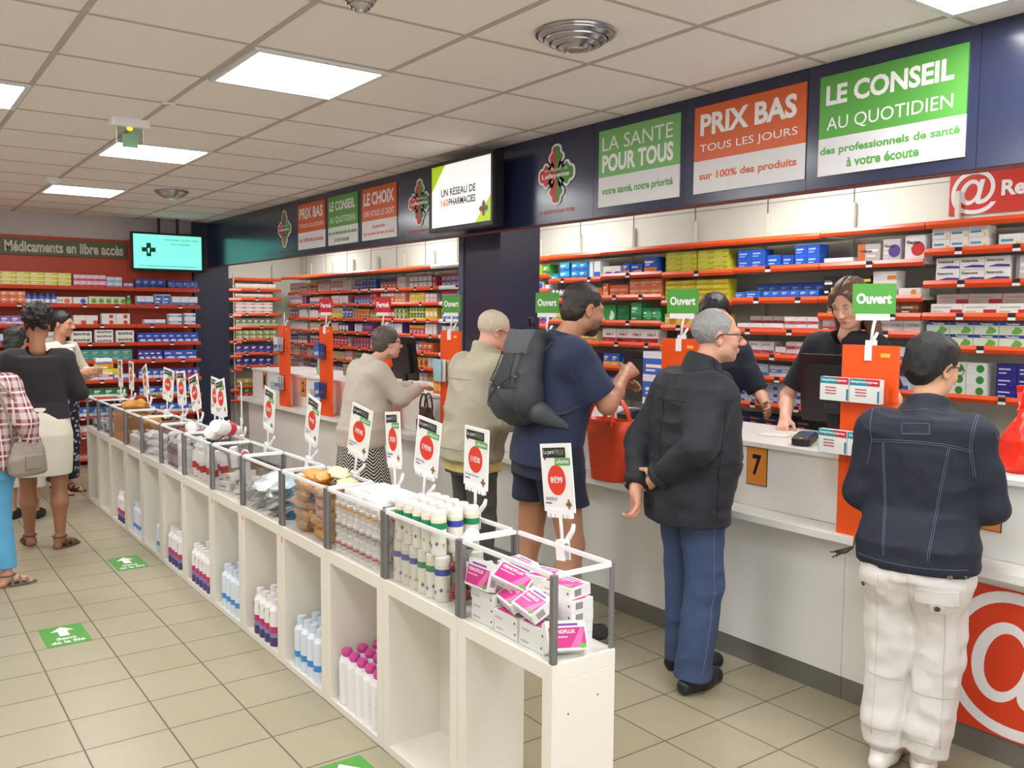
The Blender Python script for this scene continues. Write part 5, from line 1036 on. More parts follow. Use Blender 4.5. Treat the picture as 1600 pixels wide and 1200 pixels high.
    def shoe(s, sd, m_, sole=None, L_=.27, w_=.047, hgt=.06, name='shoe'):
        q = s.k; a = s.J['an'+sd]; f = s.J['ft'+sd]; d = V3(math.sin(f), math.cos(f), 0); o_ = V3(a[0], a[1], 0)
        F = Field(o_-V3(.25, .25, .005), o_+V3(.25, .25, .16), min(s.vox, .005)); hl_ = o_-d*.055*q; to = o_+d*(L_-.085)*q
        F.do(rc(hl_+V3(0, 0, .038*q), o_+d*.08*q+V3(0, 0, .034*q), .036*q, w_*.85*q), .02); F.do(rc(o_+d*.06*q+V3(0, 0, .032*q), to-d*.03*q+V3(0, 0, .03*q), w_*q*.9, w_*.78*q), .03); F.do(rc(a-V3(0, 0, .02), o_+V3(0, 0, .05)+d*.03, .042*q, .045*q), .03)
        F.do(plane((0, 0, .004), (0, 0, 1), F.lo, F.lo+F.n*F.vox), .004, 's')
        F.do(plane((0, 0, (hgt+.03)*q), (0, 0, -1), F.lo, F.lo+F.n*F.vox), .006, 's')
        return to_obj(name, F, m_, s.t, None, 2)
    def hair_f(s, parts, cuts=(), k=.02, vox=None):
        lo = s.J['head']-V3(.2, .22, .34)*s.k; hi = s.J['head']+V3(.2, .2, .18)*s.k; F = Field(lo, hi, vox or max(.004, s.vox*.9))
        for p in parts:
            if len(p) == 2: F.do(el(s.hl(*p[0]), np.array(p[1])*s.k, s.R), k)
            else: F.do(rc(s.hl(*p[0]), s.hl(*p[1]), p[2]*s.k, p[3]*s.k), k)
        for p in cuts:
            if max(p[1]) < .5: F.do(el(s.hl(*p[0]), np.array(p[1])*s.k, s.R), .008, 's')
            else: F.do(plane(s.hl(*p[0]), s.R @ np.array(p[1]), lo, hi), .012, 's')
        return F
    def glasses(s, m_, lens=True):
        mb = MB(); k = s.k; P = lambda *a: tuple(s.hl(*a))
        for g in (1, -1):
            ring = [P(g*.033+.023*math.cos(t), .108-.006*abs(math.cos(t)), .008+.016*math.sin(t)) for t in [2*PI*i/16 for i in range(16)]]; mb.tube(ring, .0016*k, m_, 5, True)
            mb.tube([P(g*.055, .104, .014), P(g*.080, .07, .014), P(g*.0875, .01, .012), P(g*.0885, -.012, .004), P(g*.086, -.02, -.015)], .0026*k, m_, 5)
        mb.tube([P(-.011, .110, .012), P(0, .114, .015), P(.011, .110, .012)], .0016*k, m_, 5); return mb.build('glasses', s.t)
    def stitch(s, o, paths, m_, r=.0012, name='stitching', n=24, lift=.0008):
        """thread laid on a garment: each path is two or more points (local), dropped onto the surface along a direction"""
        me = o.data; bv = BVHTree.FromPolygons([v.co for v in me.vertices], [p.vertices for p in me.polygons]); mb = MB()
        for pts, d in paths:
            d = Vector(d).normalized(); P = [Vector(p) for p in pts]; out = []
            for a, b in zip(P[:-1], P[1:]):
                for i in range(n):
                    q = a.lerp(b, i/n); h, nr, _, _ = bv.ray_cast(q-d*.6, d)
                    if h: out.append(h+nr*lift)
            if len(out) > 2: mb.tube(out, r, m_, 4)
        return mb.build(name, s.t)
    def disc_on(s, o, p, d, r, m_, name='button', lift=0.):
        me = o.data; bv = BVHTree.FromPolygons([v.co for v in me.vertices], [q.vertices for q in me.polygons]); d = Vector(d).normalized(); h, nr, _, _ = bv.ray_cast(Vector(p)-d*.6, d)
        if not h: return None
        mb = MB(); mb.T = Matrix.Translation(h+nr*lift) @ nr.to_track_quat('Z', 'Y').to_matrix().to_4x4(); mb.lathe([(r, -.002), (r, .002), (r*.7, .0028), (r*.6, .002), (0, .002)], m_, 12); return mb.build(name, s.t)
    def patch(s, o, c, d, u, w_, h_, m_, name, lift=.003, nu=8, nv=8, shape=None):
        """a flap or pocket following the garment; c centre, d view direction, u width direction"""
        me = o.data; bv = BVHTree.FromPolygons([v.co for v in me.vertices], [q.vertices for q in me.polygons]); d = Vector(d).normalized(); u = Vector(u).normalized(); v = d.cross(u).normalized()
        if v.z < 0: v = -v
        pts = []; ok = True
        for i in range(nu+1):
            for j in range(nv+1):
                a, b = i/nu*2-1, j/nv*2-1
                if shape: a, b = shape(a, b)
                q = Vector(c)+u*(a*w_/2)+v*(b*h_/2); h, nr, _, _ = bv.ray_cast(q-d*.6, d)
                if not h:
                    h, nr, _, _ = bv.find_nearest(q+d*(-q.dot(d)))
                pts.append(h+nr*lift)
        mb = MB(); W_ = nv+1; n = len(pts); low = [p+d*(lift*1.6) for p in pts]
        mb.add(pts+low, [(i*W_+j, (i+1)*W_+j, (i+1)*W_+j+1, i*W_+j+1) for i in range(nu) for j in range(nv)], m_, True)
        rim = [i*W_ for i in range(nu+1)]+[nu*W_+j for j in range(1, nv+1)]+[i*W_+nv for i in range(nu-1, -1, -1)]+[j for j in range(nv-1, 0, -1)]
        mb.add(pts+low, [(rim[i], rim[(i+1) % len(rim)], rim[(i+1) % len(rim)]+n, rim[i]+n) for i in range(len(rim))], m_); return mb.build(name, s.t)
def strap_mb(mb, path, w_, th, m_, side):
    """a flat band along a path; side gives the width direction"""
    P = [Vector(p) for p in path]; vs = []
    for i, p in enumerate(P):
        d = (P[min(i+1, len(P)-1)]-P[max(i-1, 0)]).normalized(); s_ = Vector(side[i] if isinstance(side, list) else side); s_ = (s_-d*s_.dot(d)).normalized(); n = d.cross(s_)
        vs += [p+s_*w_/2+n*th/2, p-s_*w_/2+n*th/2, p-s_*w_/2-n*th/2, p+s_*w_/2-n*th/2]
    N = len(P); mb.add(vs, [(4*i+k, 4*i+(k+1) % 4, 4*i+4+(k+1) % 4, 4*i+4+k) for i in range(N-1) for k in range(4)]+[(0, 1, 2, 3), (4*N-1, 4*N-2, 4*N-3, 4*N-4)], m_, False)
def W2(b, x, y, z):                              # world point -> person-local
    p = b.t.matrix_basis.inverted() @ Vector((x, y, z)); return V3(*p)
THREAD = mat('#5d6479', .7, name='pale_thread'); BRASS = mat('#8a8378', .35, .8, name='dull_button'); FRAMEB = mat('#16161a', .3, name='glasses_frame')

# ================= woman in the denim jacket
b = Body('woman seen from behind in a dark denim jacket and white trousers at the near counter', 2.965, 1.63, (.95, .31), 1.575, .0045, lean=.06, build=1.0, female=True, skin='#d9a684')
b.set(shr=tuple(b.up(V3(.158, -.01, 1.225))), shl=tuple(b.up(V3(-.158, -.01, 1.225))), head=tuple(b.up(V3(.008, .035, 1.455))), neck=tuple(b.up(V3(.01, -.01, 1.325))))
b.set(elr=(.218, .04, .985), wrr=(.16, .215, 1.075), ell=(-.208, .02, .99), wrl=(-.12, .20, 1.085), hdr=V3(-.6, .8, .1), hdl=V3(.6, .8, .1), ftr=-.2, ftl=.1)
b.set(hipr=(.085, 0, .82), hipl=(-.085, 0, .82), knr=(.078, .01, .45), knl=(-.078, .01, .45), anr=(.052, -.02, .075), anl=(-.085, -.02, .075))
b.palm['r'] = b.palm['l'] = V3(0, 0, -1); b.thumb['r'] = V3(-.5, .2, .6); b.thumb['l'] = V3(.5, .2, .6); b.look(-.55, -.22, .05)
b.skin_obj(pk=dict(brow='#1c1a1a'))
DEN = mat('#141826', .75, kind='denim', c2='#181d2d', c3='#262d40', name='dark_denim')
F = b.field((-.42, -.3, .70), (.42, .32, 1.42))
F.do(loft(b.torso(.024, .835, 1.40, waist=.028, hipw=.022)), .02)
for sd in 'rl': b.sleeve(F, sd, (.068, .062, .047), .98)
F.do(rc(b.up(V3(.01, -.02, 1.27)), b.up(V3(.01, .0, 1.345)), .078, .068, f1=True), .03)
F.do(rc(b.up(V3(.01, -.0, 1.30)), b.up(V3(.012, .015, 1.40)), .05, .05), .006, 's')
jk = to_obj('denim_jacket', F, DEN, b.t, folds(.007, (8, 8, 11), 3), 2)
bk = (0, 1, 0)
zz = lambda x, z: (x, -.3, z)
b.stitch(jk, [([zz(-.155, 1.195), zz(-.08, 1.205), zz(0, 1.208), zz(.08, 1.205), zz(.17, 1.185)], bk), ([zz(-.155, 1.188), zz(-.08, 1.198), zz(0, 1.201), zz(.08, 1.198), zz(.17, 1.178)], bk),
              ([zz(-.115, 1.19), zz(-.10, 1.0), zz(-.085, .80)], bk), ([zz(-.109, 1.19), zz(-.094, 1.0), zz(-.079, .80)], bk), ([zz(.095, 1.19), zz(.07, 1.0), zz(.055, .80)], bk), ([zz(.101, 1.19), zz(.076, 1.0), zz(.061, .80)], bk),
              ([zz(-.18, .79), zz(0, .785), zz(.18, .79)], bk), ([zz(-.05, 1.265), zz(.035, 1.27), zz(.04, 1.235), zz(-.048, 1.23), zz(-.05, 1.265)], bk),
              ([zz(.165, 1.30), zz(.155, 1.19), zz(.17, 1.09)], bk), ([zz(.172, 1.30), zz(.162, 1.19), zz(.177, 1.09)], bk), ([zz(-.165, 1.30), zz(-.155, 1.19), zz(-.17, 1.10)], bk), ([zz(.225, 1.25), zz(.262, 1.08)], bk), ([zz(-.07, 1.30), zz(.01, 1.315), zz(.085, 1.30)], bk)], THREAD)
b.patch(jk, zz(0, .762), bk, (1, 0, 0), .35, .04, DEN, 'waistband', .004, 24, 4)
for x in (.125, .165): b.disc_on(jk, zz(x, .765), bk, .0095, BRASS)
WT = mat('#dcd9d6', .8, kind='cloth', c2='#d2cec9', weave=380, name='white_cotton')
F = b.field((-.28, -.26, .03), (.28, .26, .90))
F.do(loft(b.torso(.012, .80, .87)), .03)
for sd in 'rl':
    b.leg(F, sd, (.100, .088, .076), .93, .04); k_ = b.J['kn'+sd]; a_ = b.J['an'+sd]; F.do(rc(a_+V3(0, 0, .045), a_+V3(0, 0, .10), .055, .076), .02)
F.do(el((-.075, -.045, .70), (.09, .078, .09)), .04); F.do(el((.075, -.045, .70), (.09, .078, .09)), .04); F.do(el((0, -.02, .73), (.155, .09, .06)), .05)
F.do(rc((0, -.15, .60), (-.012, -.13, .05), .014, .03), .03, 's')
fa, fb_ = folds(.008, (8, 8, 9), 8), folds(.007, (19, 19, 11), 18)
tr = to_obj('white_trousers', F, WT, b.t, lambda P: fa(P)+fb_(P), 2)
WS = mat('#c9c4be', .8, name='white_seam')
b.stitch(tr, [([(s_*.11, -.3, .70), (s_*.11, -.3, .45), (s_*.11, -.3, .13)], bk) for s_ in (1, -1)]+[([(-.16, -.3, .36), (-.02, -.3, .35)], bk), ([(.01, -.3, .33), (.15, -.3, .32)], bk), ([(0, -.3, .76), (0, -.3, .60)], bk), ([(-.17, -.3, .175), (-.03, -.3, .17)], bk), ([(.0, -.3, .16), (.14, -.3, .155)], bk)], WS, .0017)
b.patch(tr, (.085, -.3, .69), bk, (1, 0, 0), .125, .05, WT, 'pocket_flap', .009, 10, 5); b.patch(tr, (.09, -.3, .655), bk, (1, 0, 0), .04, .035, WT, 'pocket_tab', .010, 5, 4); b.disc_on(tr, (.09, -.3, .656), bk, .010, mat('#4a4238', .4), lift=.012)
b.patch(tr, (-.135, -.3, .715), bk, (1, 0, 0), .075, .04, WT, 'pocket_flap', .005, 8, 5); b.disc_on(tr, (-.145, -.3, .692), bk, .008, mat('#4a4238', .4), lift=.012)
F = b.hair_f([((0, -.02, .046), (.084, .102, .086)), ((0, -.055, .0), (.075, .064, .085)), ((.01, .05, .08), (.05, .045, .028))], [((0, .125, -.035), (.11, .09, .10)), ((.09, .012, -.03), (.03, .03, .045)), ((-.09, .012, -.03), (.03, .03, .045)), ((0, 0, -.075), (0, -.25, 1))])
HB = mat('#08080a', .6, kind='hair', c2='#1d1a1d', name='black_hair')
to_obj('hair', F, HB, b.t, folds(.006, (30, 30, 22), 2), 1); b.glasses(FRAMEB)
for sd in 'rl': b.shoe(sd, mat('#e3dfda', .6), L_=.24, w_=.042)
mb = MB(); p0 = V3(-.215, -.02, .79)
for i in range(7): q = i*.35; mb.tube([p0, p0+V3(-.02-.006*i, -.02, -.02), p0+V3(-.05-.010*(i % 4), -.03+.008*i, -.03-.009*(i % 3))], [.003, .0035, .002], mat('#3a241c', .7), 5)
mb.tube([p0+V3(.02, .02, .09), p0+V3(.004, .0, .04), p0], .004, mat('#b0702a', .6), 6); mb.build('bag_tassel', b.t)

# ================= man in the dark jacket
b = Body('grey haired man in a dark jacket and jeans with hands clasped behind his back', 2.90, 2.64, (.954, -.30), 1.665, .0045, lean=.05, build=1.08, skin='#cf9a7e')
b.set(head=tuple(b.up(V3(.0, .085, 1.545))), neck=tuple(b.up(V3(0, .01, 1.40))), shr=tuple(b.up(V3(.17, -.02, 1.295))), shl=tuple(b.up(V3(-.17, -.02, 1.295))))
b.set(elr=(.245, -.11, 1.09), wrr=(.03, -.205, .925), ell=(-.225, -.13, 1.06), wrl=(-.065, -.235, .86), hdr=V3(-.8, .35, -.25), hdl=V3(.1, .0, -1), ftr=-.42, ftl=.1)
b.set(hipr=(.09, 0, .87), hipl=(-.09, 0, .87), knr=(.10, .02, .47), knl=(-.10, .03, .47), anr=(.105, -.03, .07), anl=(-.125, .05, .07))
b.palm['r'] = V3(0, -1, 0); b.palm['l'] = V3(0, -1, 0); b.thumb['r'] = V3(0, 0, 1); b.thumb['l'] = V3(1, 0, 0); b.curl['l'] = 1.0; b.curl['r'] = .8; b.look(-.38, -.05, .03)
b.skin_obj(headk=dict(nose=1.15, jaw=1.08), pk=dict(brow='#8a8078', lip='#a8645a', stubble='#b08d7a'))
JK = mat('#1b1f28', .72, kind='cloth', c2='#161a22', weave=600, name='dark_waxed_cotton')
F = b.field((-.42, -.40, .66), (.42, .36, 1.52))
F.do(loft(b.torso(.036, .765, 1.43, waist=.03, belly=.03, hipw=.01)), .02)
for sd in 'rl': b.sleeve(F, sd, (.082, .07, .05), .90, .06)
F.do(rc(b.up(V3(0, -.015, 1.34)), b.up(V3(0, .03, 1.445)), .085, .078, f1=True), .03); F.do(rc(b.up(V3(0, .01, 1.38)), b.up(V3(0, .05, 1.52)), .062, .066), .006, 's')
jk = to_obj('jacket', F, JK, b.t, folds(.011, (7, 7, 10), 12), 2)
DK = mat('#15161a', .8, name='jacket_seam'); rt = (-1, -.25, 0)
for sd in 'rl':
    e, w_ = b.J['el'+sd], b.J['wr'+sd]; q = e+(w_-e)*.84; d = (w_-e)/np.linalg.norm(w_-e); mb = MB(); mb.tube([q-d*.02, q+d*.012], [.058, .056], JK, 20); mb.build('cuff', b.t)
    o_ = V3(*Vector(d).orthogonal().normalized()); mb = MB(); mb.lathe([(0, .003), (.008, .003), (.008, -.002)], BRASS, 10); ob = mb.build('button', b.t); ob.location = q+V3(.0, -.058, 0); ob.rotation_euler = (PI/2, 0, 0)
b.patch(jk, (.35, .12, .98), (-1, -.35, 0), (-.3, 1, 0), .16, .05, JK, 'pocket_flap', .006, 8, 5); b.patch(jk, (.35, .12, .89), (-1, -.35, 0), (-.3, 1, 0), .15, .13, JK, 'pocket', .004, 8, 8); b.disc_on(jk, (.35, .12, .97), (-1, -.35, 0), .009, BRASS)
b.patch(jk, (.14, .06, 1.6), (0, 0, -1), (.2, 1, 0), .04, .11, JK, 'shoulder_strap', .006, 5, 8); b.disc_on(jk, (.125, .09, 1.6), (0, 0, -1), .009, mat('#c9c6c0', .3, .8))
b.stitch(jk, [([(0, -.4, 1.38), (0, -.4, .76)], (0, 1, 0)), ([(-.16, -.4, 1.27), (.16, -.4, 1.27)], (0, 1, 0)), ([(-.17, -.4, 1.0), (.17, -.4, 1.0)], (0, 1, 0)), ([(.4, .0, 1.25), (.4, .0, .76)], (-1, 0, 0))], DK, .0016)
JN = mat('#2b3c5e', .8, kind='denim', c2='#37496d', c3='#5a6c8e', name='blue_denim')
F = b.field((-.26, -.24, .01), (.26, .26, .92))
F.do(loft(b.torso(.006, .76, .90)), .02)
for sd in 'rl': b.leg(F, sd, (.108, .083, .082), 1.02, .035)
F.do(el((0, -.07, .82), (.14, .07, .09)), .03)
jn = to_obj('jeans', F, JN, b.t, folds(.006, (8, 8, 11), 15), 2)
JT = mat('#7d7a86', .7, name='jeans_thread')
b.stitch(jn, [([(.4, .0, .80), (.4, .02, .46), (.4, -.03, .08)], (-1, 0, 0)), ([(0, -.4, .80), (0, -.4, .70)], (0, 1, 0))], JT, .0014)
for sd in 'rl': b.shoe(sd, mat('#1b1b1f', .45, name='black_leather'), L_=.285, w_=.052, hgt=.07)
F = b.hair_f([((0, -.022, .035), (.0795, .099, .088))], [((0, .115, -.02), (.115, .10, .12)), ((0, .085, .115), (.052, .085, .055)), ((.085, .022, -.035), (.03, .03, .05)), ((-.085, .022, -.035), (.03, .03, .05)), ((0, 0, -.062), (0, -.3, 1))])
HG = mat('#7d7c7c', .5, kind='hair', c2='#b9b7b4', name='grey_hair')
to_obj('hair', F, HG, b.t, folds(.003, (40, 40, 30), 4), 1); b.glasses(FRAMEB)

# ================= man with the backpack
b = Body('bearded man in navy T-shirt and shorts wearing a backpack at the counter', 2.72, 3.42, (.985, -.17), 1.80, .005, lean=.09, build=1.06, skin='#b27f62')
b.set(head=tuple(b.up(V3(.01, .06, 1.665))+V3(0, .065, 0)), neck=tuple(b.up(V3(0, .02, 1.515))))
b.set(elr=(.27, .17, 1.20), wrr=(.12, .36, 1.33), ell=(-.27, .14, 1.19), wrl=(-.02, .36, 1.27), hdr=V3(-.35, .8, .3), hdl=V3(.3, .9, .1))
b.set(knr=(.12, .07, .50), knl=(-.13, -.03, .50), anr=(.125, .06, .08), anl=(-.15, -.07, .08))
b.palm['r'] = V3(-.8, 0, -.5); b.palm['l'] = V3(.6, 0, -.7); b.thumb['r'] = V3(-.3, .2, .9); b.thumb['l'] = V3(.3, .2, .9); b.curl['r'] = .9; b.look(-.05, -.26, 0)
b.skin_obj(headk=dict(jaw=1.1, nose=1.1), pk=dict(brow='#2a211c', stubble='#33261f', lip='#8f5a4e'), bare=1.16, thin=1.)
TS = mat('#27304e', .85, kind='cloth', c2='#222a45', weave=700, name='navy_jersey')
F = b.field((-.42, -.30, .86), (.42, .36, 1.62))
F.do(loft(b.torso(.022, .86, 1.45, waist=.018, belly=.015)), .02)
for sd in 'rl': b.short_sleeve(F, sd, (.083, .078), .80, .06)
F.do(rc(b.up(V3(0, -.01, 1.44)), b.up(V3(0, .02, 1.53)), .075, .066, f1=True), .03); F.do(rc(b.up(V3(0, .01, 1.47)), b.up(V3(0, .05, 1.62)), .056, .06), .006, 's')
to_obj('t_shirt', F, TS, b.t, folds(.007, (7, 7, 9), 21), 2)
F = b.field((-.28, -.24, .60), (.28, .26, 1.02)); F.do(loft(b.torso(.012, .80, .98)), .02)
for sd in 'rl': b.leg(F, sd, (.118, .104, .1), 0.0, .04); 
F.do(plane((0, 0, .70), (0, 0, 1), F.lo, F.lo+F.n*F.vox), .004, 's')
to_obj('shorts', F, mat('#1b2036', .85, kind='cloth', c2='#191d30', name='dark_navy_cotton'), b.t, folds(.006, (7, 7, 10), 23), 2)
for sd in 'rl': b.shoe(sd, mat('#3a3a3e', .7), L_=.29, w_=.052, hgt=.075)
F = b.hair_f([((0, -.02, .04), (.0785, .098, .087)), ((0, -.05, -.02), (.068, .06, .07))], [((0, .118, -.035), (.11, .09, .115)), ((.085, .02, -.035), (.03, .028, .042)), ((-.085, .02, -.035), (.03, .028, .042)), ((0, 0, -.07), (0, -.3, 1))])
to_obj('hair', F, mat('#1d1712', .5, kind='hair', c2='#3d3026', name='dark_brown_hair'), b.t, folds(.003, (40, 40, 30), 6), 1)
F = b.hair_f([((0, .040, -.080), (.0525, .052, .040)), ((0, .080, -.088), (.025, .016, .024)), ((.052, .030, -.06), (.012, .03, .028)), ((-.052, .030, -.06), (.012, .03, .028))], [((0, .098, -.058), (.03, .03, .014)), ((0, .08, .0), (.09, .06, .040))], .02, .004)
to_obj('beard', F, mat('#241c17', .6, kind='hair', c2='#4a3b30', name='dark_beard'), b.t, folds(.002, (60, 60, 50), 7), 1)
mb = MB(); w_ = b.J['wrr']; e = b.J['elr']; d = (w_-e)/np.linalg.norm(w_-e); mb.tube([w_-d*.035, w_-d*.015], .032, mat('#2a2a2c', .4), 14); mb.build('wristwatch', b.t)
# backpack (its own thing, worn on the back)
bp = b
t = thing('backpack', 'dark grey backpack on the back of the bearded man', 'backpack', tuple(b.t.location), b.t.rotation_euler.z)
PK = mat('#35383d', .6, kind='cloth', c2='#2c2f34', weave=300, name='grey_ripstop'); PK2 = mat('#25282c', .7, name='dark_mesh'); PKL = mat('#44484c', .6, name='grey_trim')
class _T: pass
holder = b.t; b.t = t; up = b.up
F = b.field((-.32, -.50, .86), (.32, .02, 1.56))
F.do(rc(up(V3(-.06, -.195, 1.20)), up(V3(.06, -.195, 1.20)), .095, .095), .05); F.do(el(up(V3(0, -.195, 1.25)), (.175, .105, .17)), .06); F.do(el(up(V3(0, -.175, 1.41)), (.15, .085, .14)), .06); F.do(el(up(V3(.0, -.165, 1.525)), (.13, .07, .05)), .04)
F.do(loft(b.torso(.030, .84, 1.45, waist=.018, belly=.015)), .006, 's')
pk = to_obj('pack_body', F, PK, t, folds(.007, (8, 8, 8), 31), 2)
bd = (0, 1, 0); S0 = lambda x, z: tuple(up(V3(x, 0, z))*np.array([1, 0, 1])+V3(0, -.5, 0))
b.patch(pk, S0(0, 1.50), bd, (1, 0, 0), .24, .11, PKL, 'lid_panel', .006, 10, 8); b.patch(pk, S0(.01, 1.37), bd, (1, 0, 0), .14, .15, PK2, 'mesh_pocket', .004, 8, 8, lambda a, c: (a*(1-.25*c), c)); b.patch(pk, S0(0, 1.20), bd, (1, 0, 0), .28, .15, PK, 'front_pocket', .008, 12, 8, lambda a, c: (a*(1-.12*c*c), c))
b.stitch(pk, [([S0(-.13, 1.285), S0(0, 1.29), S0(.14, 1.285)], bd), ([S0(-.09, 1.45), S0(-.11, 1.29)], bd), ([S0(.10, 1.45), S0(.12, 1.29)], bd)], PK2, .003, 'zip', lift=.009)
b.stitch(pk, [([S0(-.15, 1.16), S0(.14, 1.36)], bd), ([S0(.15, 1.16), S0(-.13, 1.36)], bd)], BLACKP, .0022, 'bungee_cord', lift=.012)
for x, z in ((-.11, 1.34), (.11, 1.34), (.12, 1.20), (.02, 1.28)): b.disc_on(pk, S0(x, z), bd, .008, mat('#d8d8d4', .4), 'cord_toggle')
for g in (1, -1):
    path = [up(V3(g*.085, -.14, 1.43)), up(V3(g*.10, -.09, 1.50)), up(V3(g*.105, -.01, 1.515)), up(V3(g*.11, .075, 1.475)), up(V3(g*.125, .135, 1.38)), up(V3(g*.155, .145, 1.26)), up(V3(g*.205, .07, 1.22)), up(V3(g*.20, -.03, 1.17)), up(V3(g*.15, -.14, 1.14))]
    mb = MB(); strap_mb(mb, path, .055, .014, PK, (1, 0, 0)); mb.build('shoulder_strap', t)
    F = b.field((-.3, -.3, .90), (.3, .15, 1.28), .006); F.do(rc(up(V3(g*.15, -.15, 1.16)), up(V3(g*.19, -.02, 1.10)), .055, .03), .02); F.do(loft(b.torso(.024, .84, 1.45, waist=.018, belly=.015)), .004, 's'); to_obj('hip_wing', F, PKL, t, None, 1)
mb = MB(); mb.tube([up(V3(-.02, -.15, 1.56)), up(V3(-.02, -.16, 1.60)), up(V3(.02, -.16, 1.60)), up(V3(.02, -.15, 1.56))], .006, PK2); mb.build('grab_loop', t)
b.t = holder

# ================= man in the beige jacket
b = Body('white haired man in a beige jacket bending over the counter', 2.76, 4.16, (.995, -.10), 1.665, .0055, lean=.13, build=1.05, skin='#d9a088')
b.set(head=tuple(b.up(V3(0, .035, 1.545))+V3(0, .02, -.005)), neck=tuple(b.up(V3(0, .0, 1.42))))
b.set(elr=(.27, .10, 1.07), wrr=(.13, .26, 1.02), ell=(-.26, .10, 1.09), wrl=(-.10, .27, 1.06), hdr=V3(-.6, .6, -.1), hdl=V3(.6, .6, -.1))
b.palm['r'] = b.palm['l'] = V3(0, 0, -1); b.thumb['r'] = V3(-1, .2, 0); b.thumb['l'] = V3(1, .2, 0); b.look(-.12, -.42, 0)
b.skin_obj(headk=dict(nose=1.2), pk=dict(brow='#b8aca0', lip='#b87468'))
BG = mat('#b3ac97', .8, kind='cloth', c2='#a8a18c', weave=420, name='beige_cotton')
F = b.field((-.44, -.34, .76), (.44, .42, 1.55))
F.do(loft(b.torso(.042, .845, 1.42, waist=.05, belly=.02, hipw=.0)), .02); F.do(loft([(.835, 0, -.0, .185, .135), (.88, 0, -.0, .19, .14)]), .02)
for sd in 'rl': b.sleeve(F, sd, (.085, .075, .055), .9, .06)
F.do(rc(b.up(V3(0, -.01, 1.36)), b.up(V3(0, .02, 1.455)), .085, .078, f1=True), .03); F.do(rc(b.up(V3(0, .01, 1.40)), b.up(V3(0, .05, 1.54)), .062, .066), .006, 's')
jk = to_obj('jacket', F, BG, b.t, folds(.010, (6, 6, 8), 41), 2)
b.stitch(jk, [([(.4, .03, 1.33), (.4, .02, .86)], (-1, 0, 0)), ([(-.18, -.4, .885), (0, -.4, .885), (.19, -.4, .885)], (0, 1, 0)), ([(-.15, -.4, 1.27), (.15, -.4, 1.27)], (0, 1, 0))], mat('#8f8975', .8), .002)
F = b.field((-.26, -.22, .74), (.26, .24, .90), .006); F.do(loft([(.755, 0, -.005, .196, .148), (.88, 0, -.0, .19, .14)]), .01)
to_obj('shirt_tail', F, mat('#d6c583', .8, kind='cloth', c2='#cbb972', name='yellow_cotton'), b.t, folds(.006, (14, 14, 4), 43), 1)
F = b.field((-.26, -.24, .01), (.26, .26, .90)); F.do(loft(b.torso(.004, .76, .90)), .02)
for sd in 'rl': b.leg(F, sd, (.10, .08, .075), 1.0, .035)
to_obj('trousers', F, mat('#57534d', .85, kind='cloth', c2='#4d4944', name='grey_wool'), b.t, folds(.006, (7, 7, 10), 45), 2)
for sd in 'rl': b.shoe(sd, mat('#2a2420', .5), L_=.28, w_=.05)
F = b.hair_f([((0, -.022, .036), (.0785, .098, .086))], [((0, .125, -.03), (.12, .10, .125)), ((0, .11, .10), (.055, .06, .045)), ((.085, .022, -.035), (.03, .03, .045)), ((-.085, .022, -.035), (.03, .03, .045)), ((0, 0, -.068), (0, -.3, 1))])
to_obj('hair', F, mat('#b9a68c', .5, kind='hair', c2='#e2d8c6', name='white_hair'), b.t, folds(.003, (40, 40, 30), 8), 1); b.glasses(FRAMEB)

# ================= lady in the cardigan
b = Body('short haired lady in a pale cardigan and chevron skirt leaning on the counter', 2.74, 5.50, (1, -.05), 1.555, .0065, lean=.15, build=1.12, female=True, skin='#d9a58c')
b.set(head=tuple(b.up(V3(0, .05, 1.44))+V3(0, .05, .0)), neck=tuple(b.up(V3(0, .0, 1.315))))
b.set(elr=(.25, .17, 1.065), wrr=(.14, .36, 1.115), ell=(-.24, .18, 1.07), wrl=(-.02, .42, 1.115), hdr=V3(-.2, .95, .1), hdl=V3(.3, .9, .1))
b.palm['r'] = b.palm['l'] = V3(0, 0, -1); b.thumb['r'] = V3(-1, .2, .2); b.thumb['l'] = V3(1, .2, .2); b.look(-.1, -.03, 0)
b.skin_obj(pk=dict(brow='#5a4a40', lip='#b06a62'))
CG = mat('#c3b8ab', .9, kind='cloth', c2='#b8ada0', weave=260, name='pale_knit')
F = b.field((-.42, -.32, .70), (.42, .46, 1.42)); F.do(loft(b.torso(.03, .80, 1.42, waist=.03, belly=.03)), .02); F.do(loft([(.76, 0, -.01, .185, .145), (.84, 0, -.01, .19, .15)]), .03)
for sd in 'rl': b.sleeve(F, sd, (.075, .066, .043), .93, .06)
F.do(rc(b.up(V3(0, -.02, 1.26)), b.up(V3(0, .0, 1.345)), .074, .066, f1=True), .03); F.do(rc(b.up(V3(0, .035, 1.34)), b.up(V3(0, .06, 1.42)), .05, .056), .006, 's')
to_obj('cardigan', F, CG, b.t, folds(.007, (7, 7, 9), 51), 2)
F = b.field((-.30, -.28, .22), (.30, .28, .86)); F.do(loft([(.24, 0, .0, .235, .19), (.5, 0, -.005, .215, .175), (.75, 0, -.015, .185, .145), (.84, 0, -.01, .165, .12)], 2.1), .02)
to_obj('skirt', F, mat('#d8d3cb', .85, kind='chevron', c2='#1a1818', name='chevron_print'), b.t, (lambda P: .012*np.sin(np.arctan2(P[:, 0], P[:, 1])*9+1.3*np.sin(P[:, 2]*5))*np.clip((.82-P[:, 2])*2.5, 0, 1)), 2)
for sd in 'rl': b.shoe(sd, mat('#2a2420', .5), L_=.25, w_=.045)
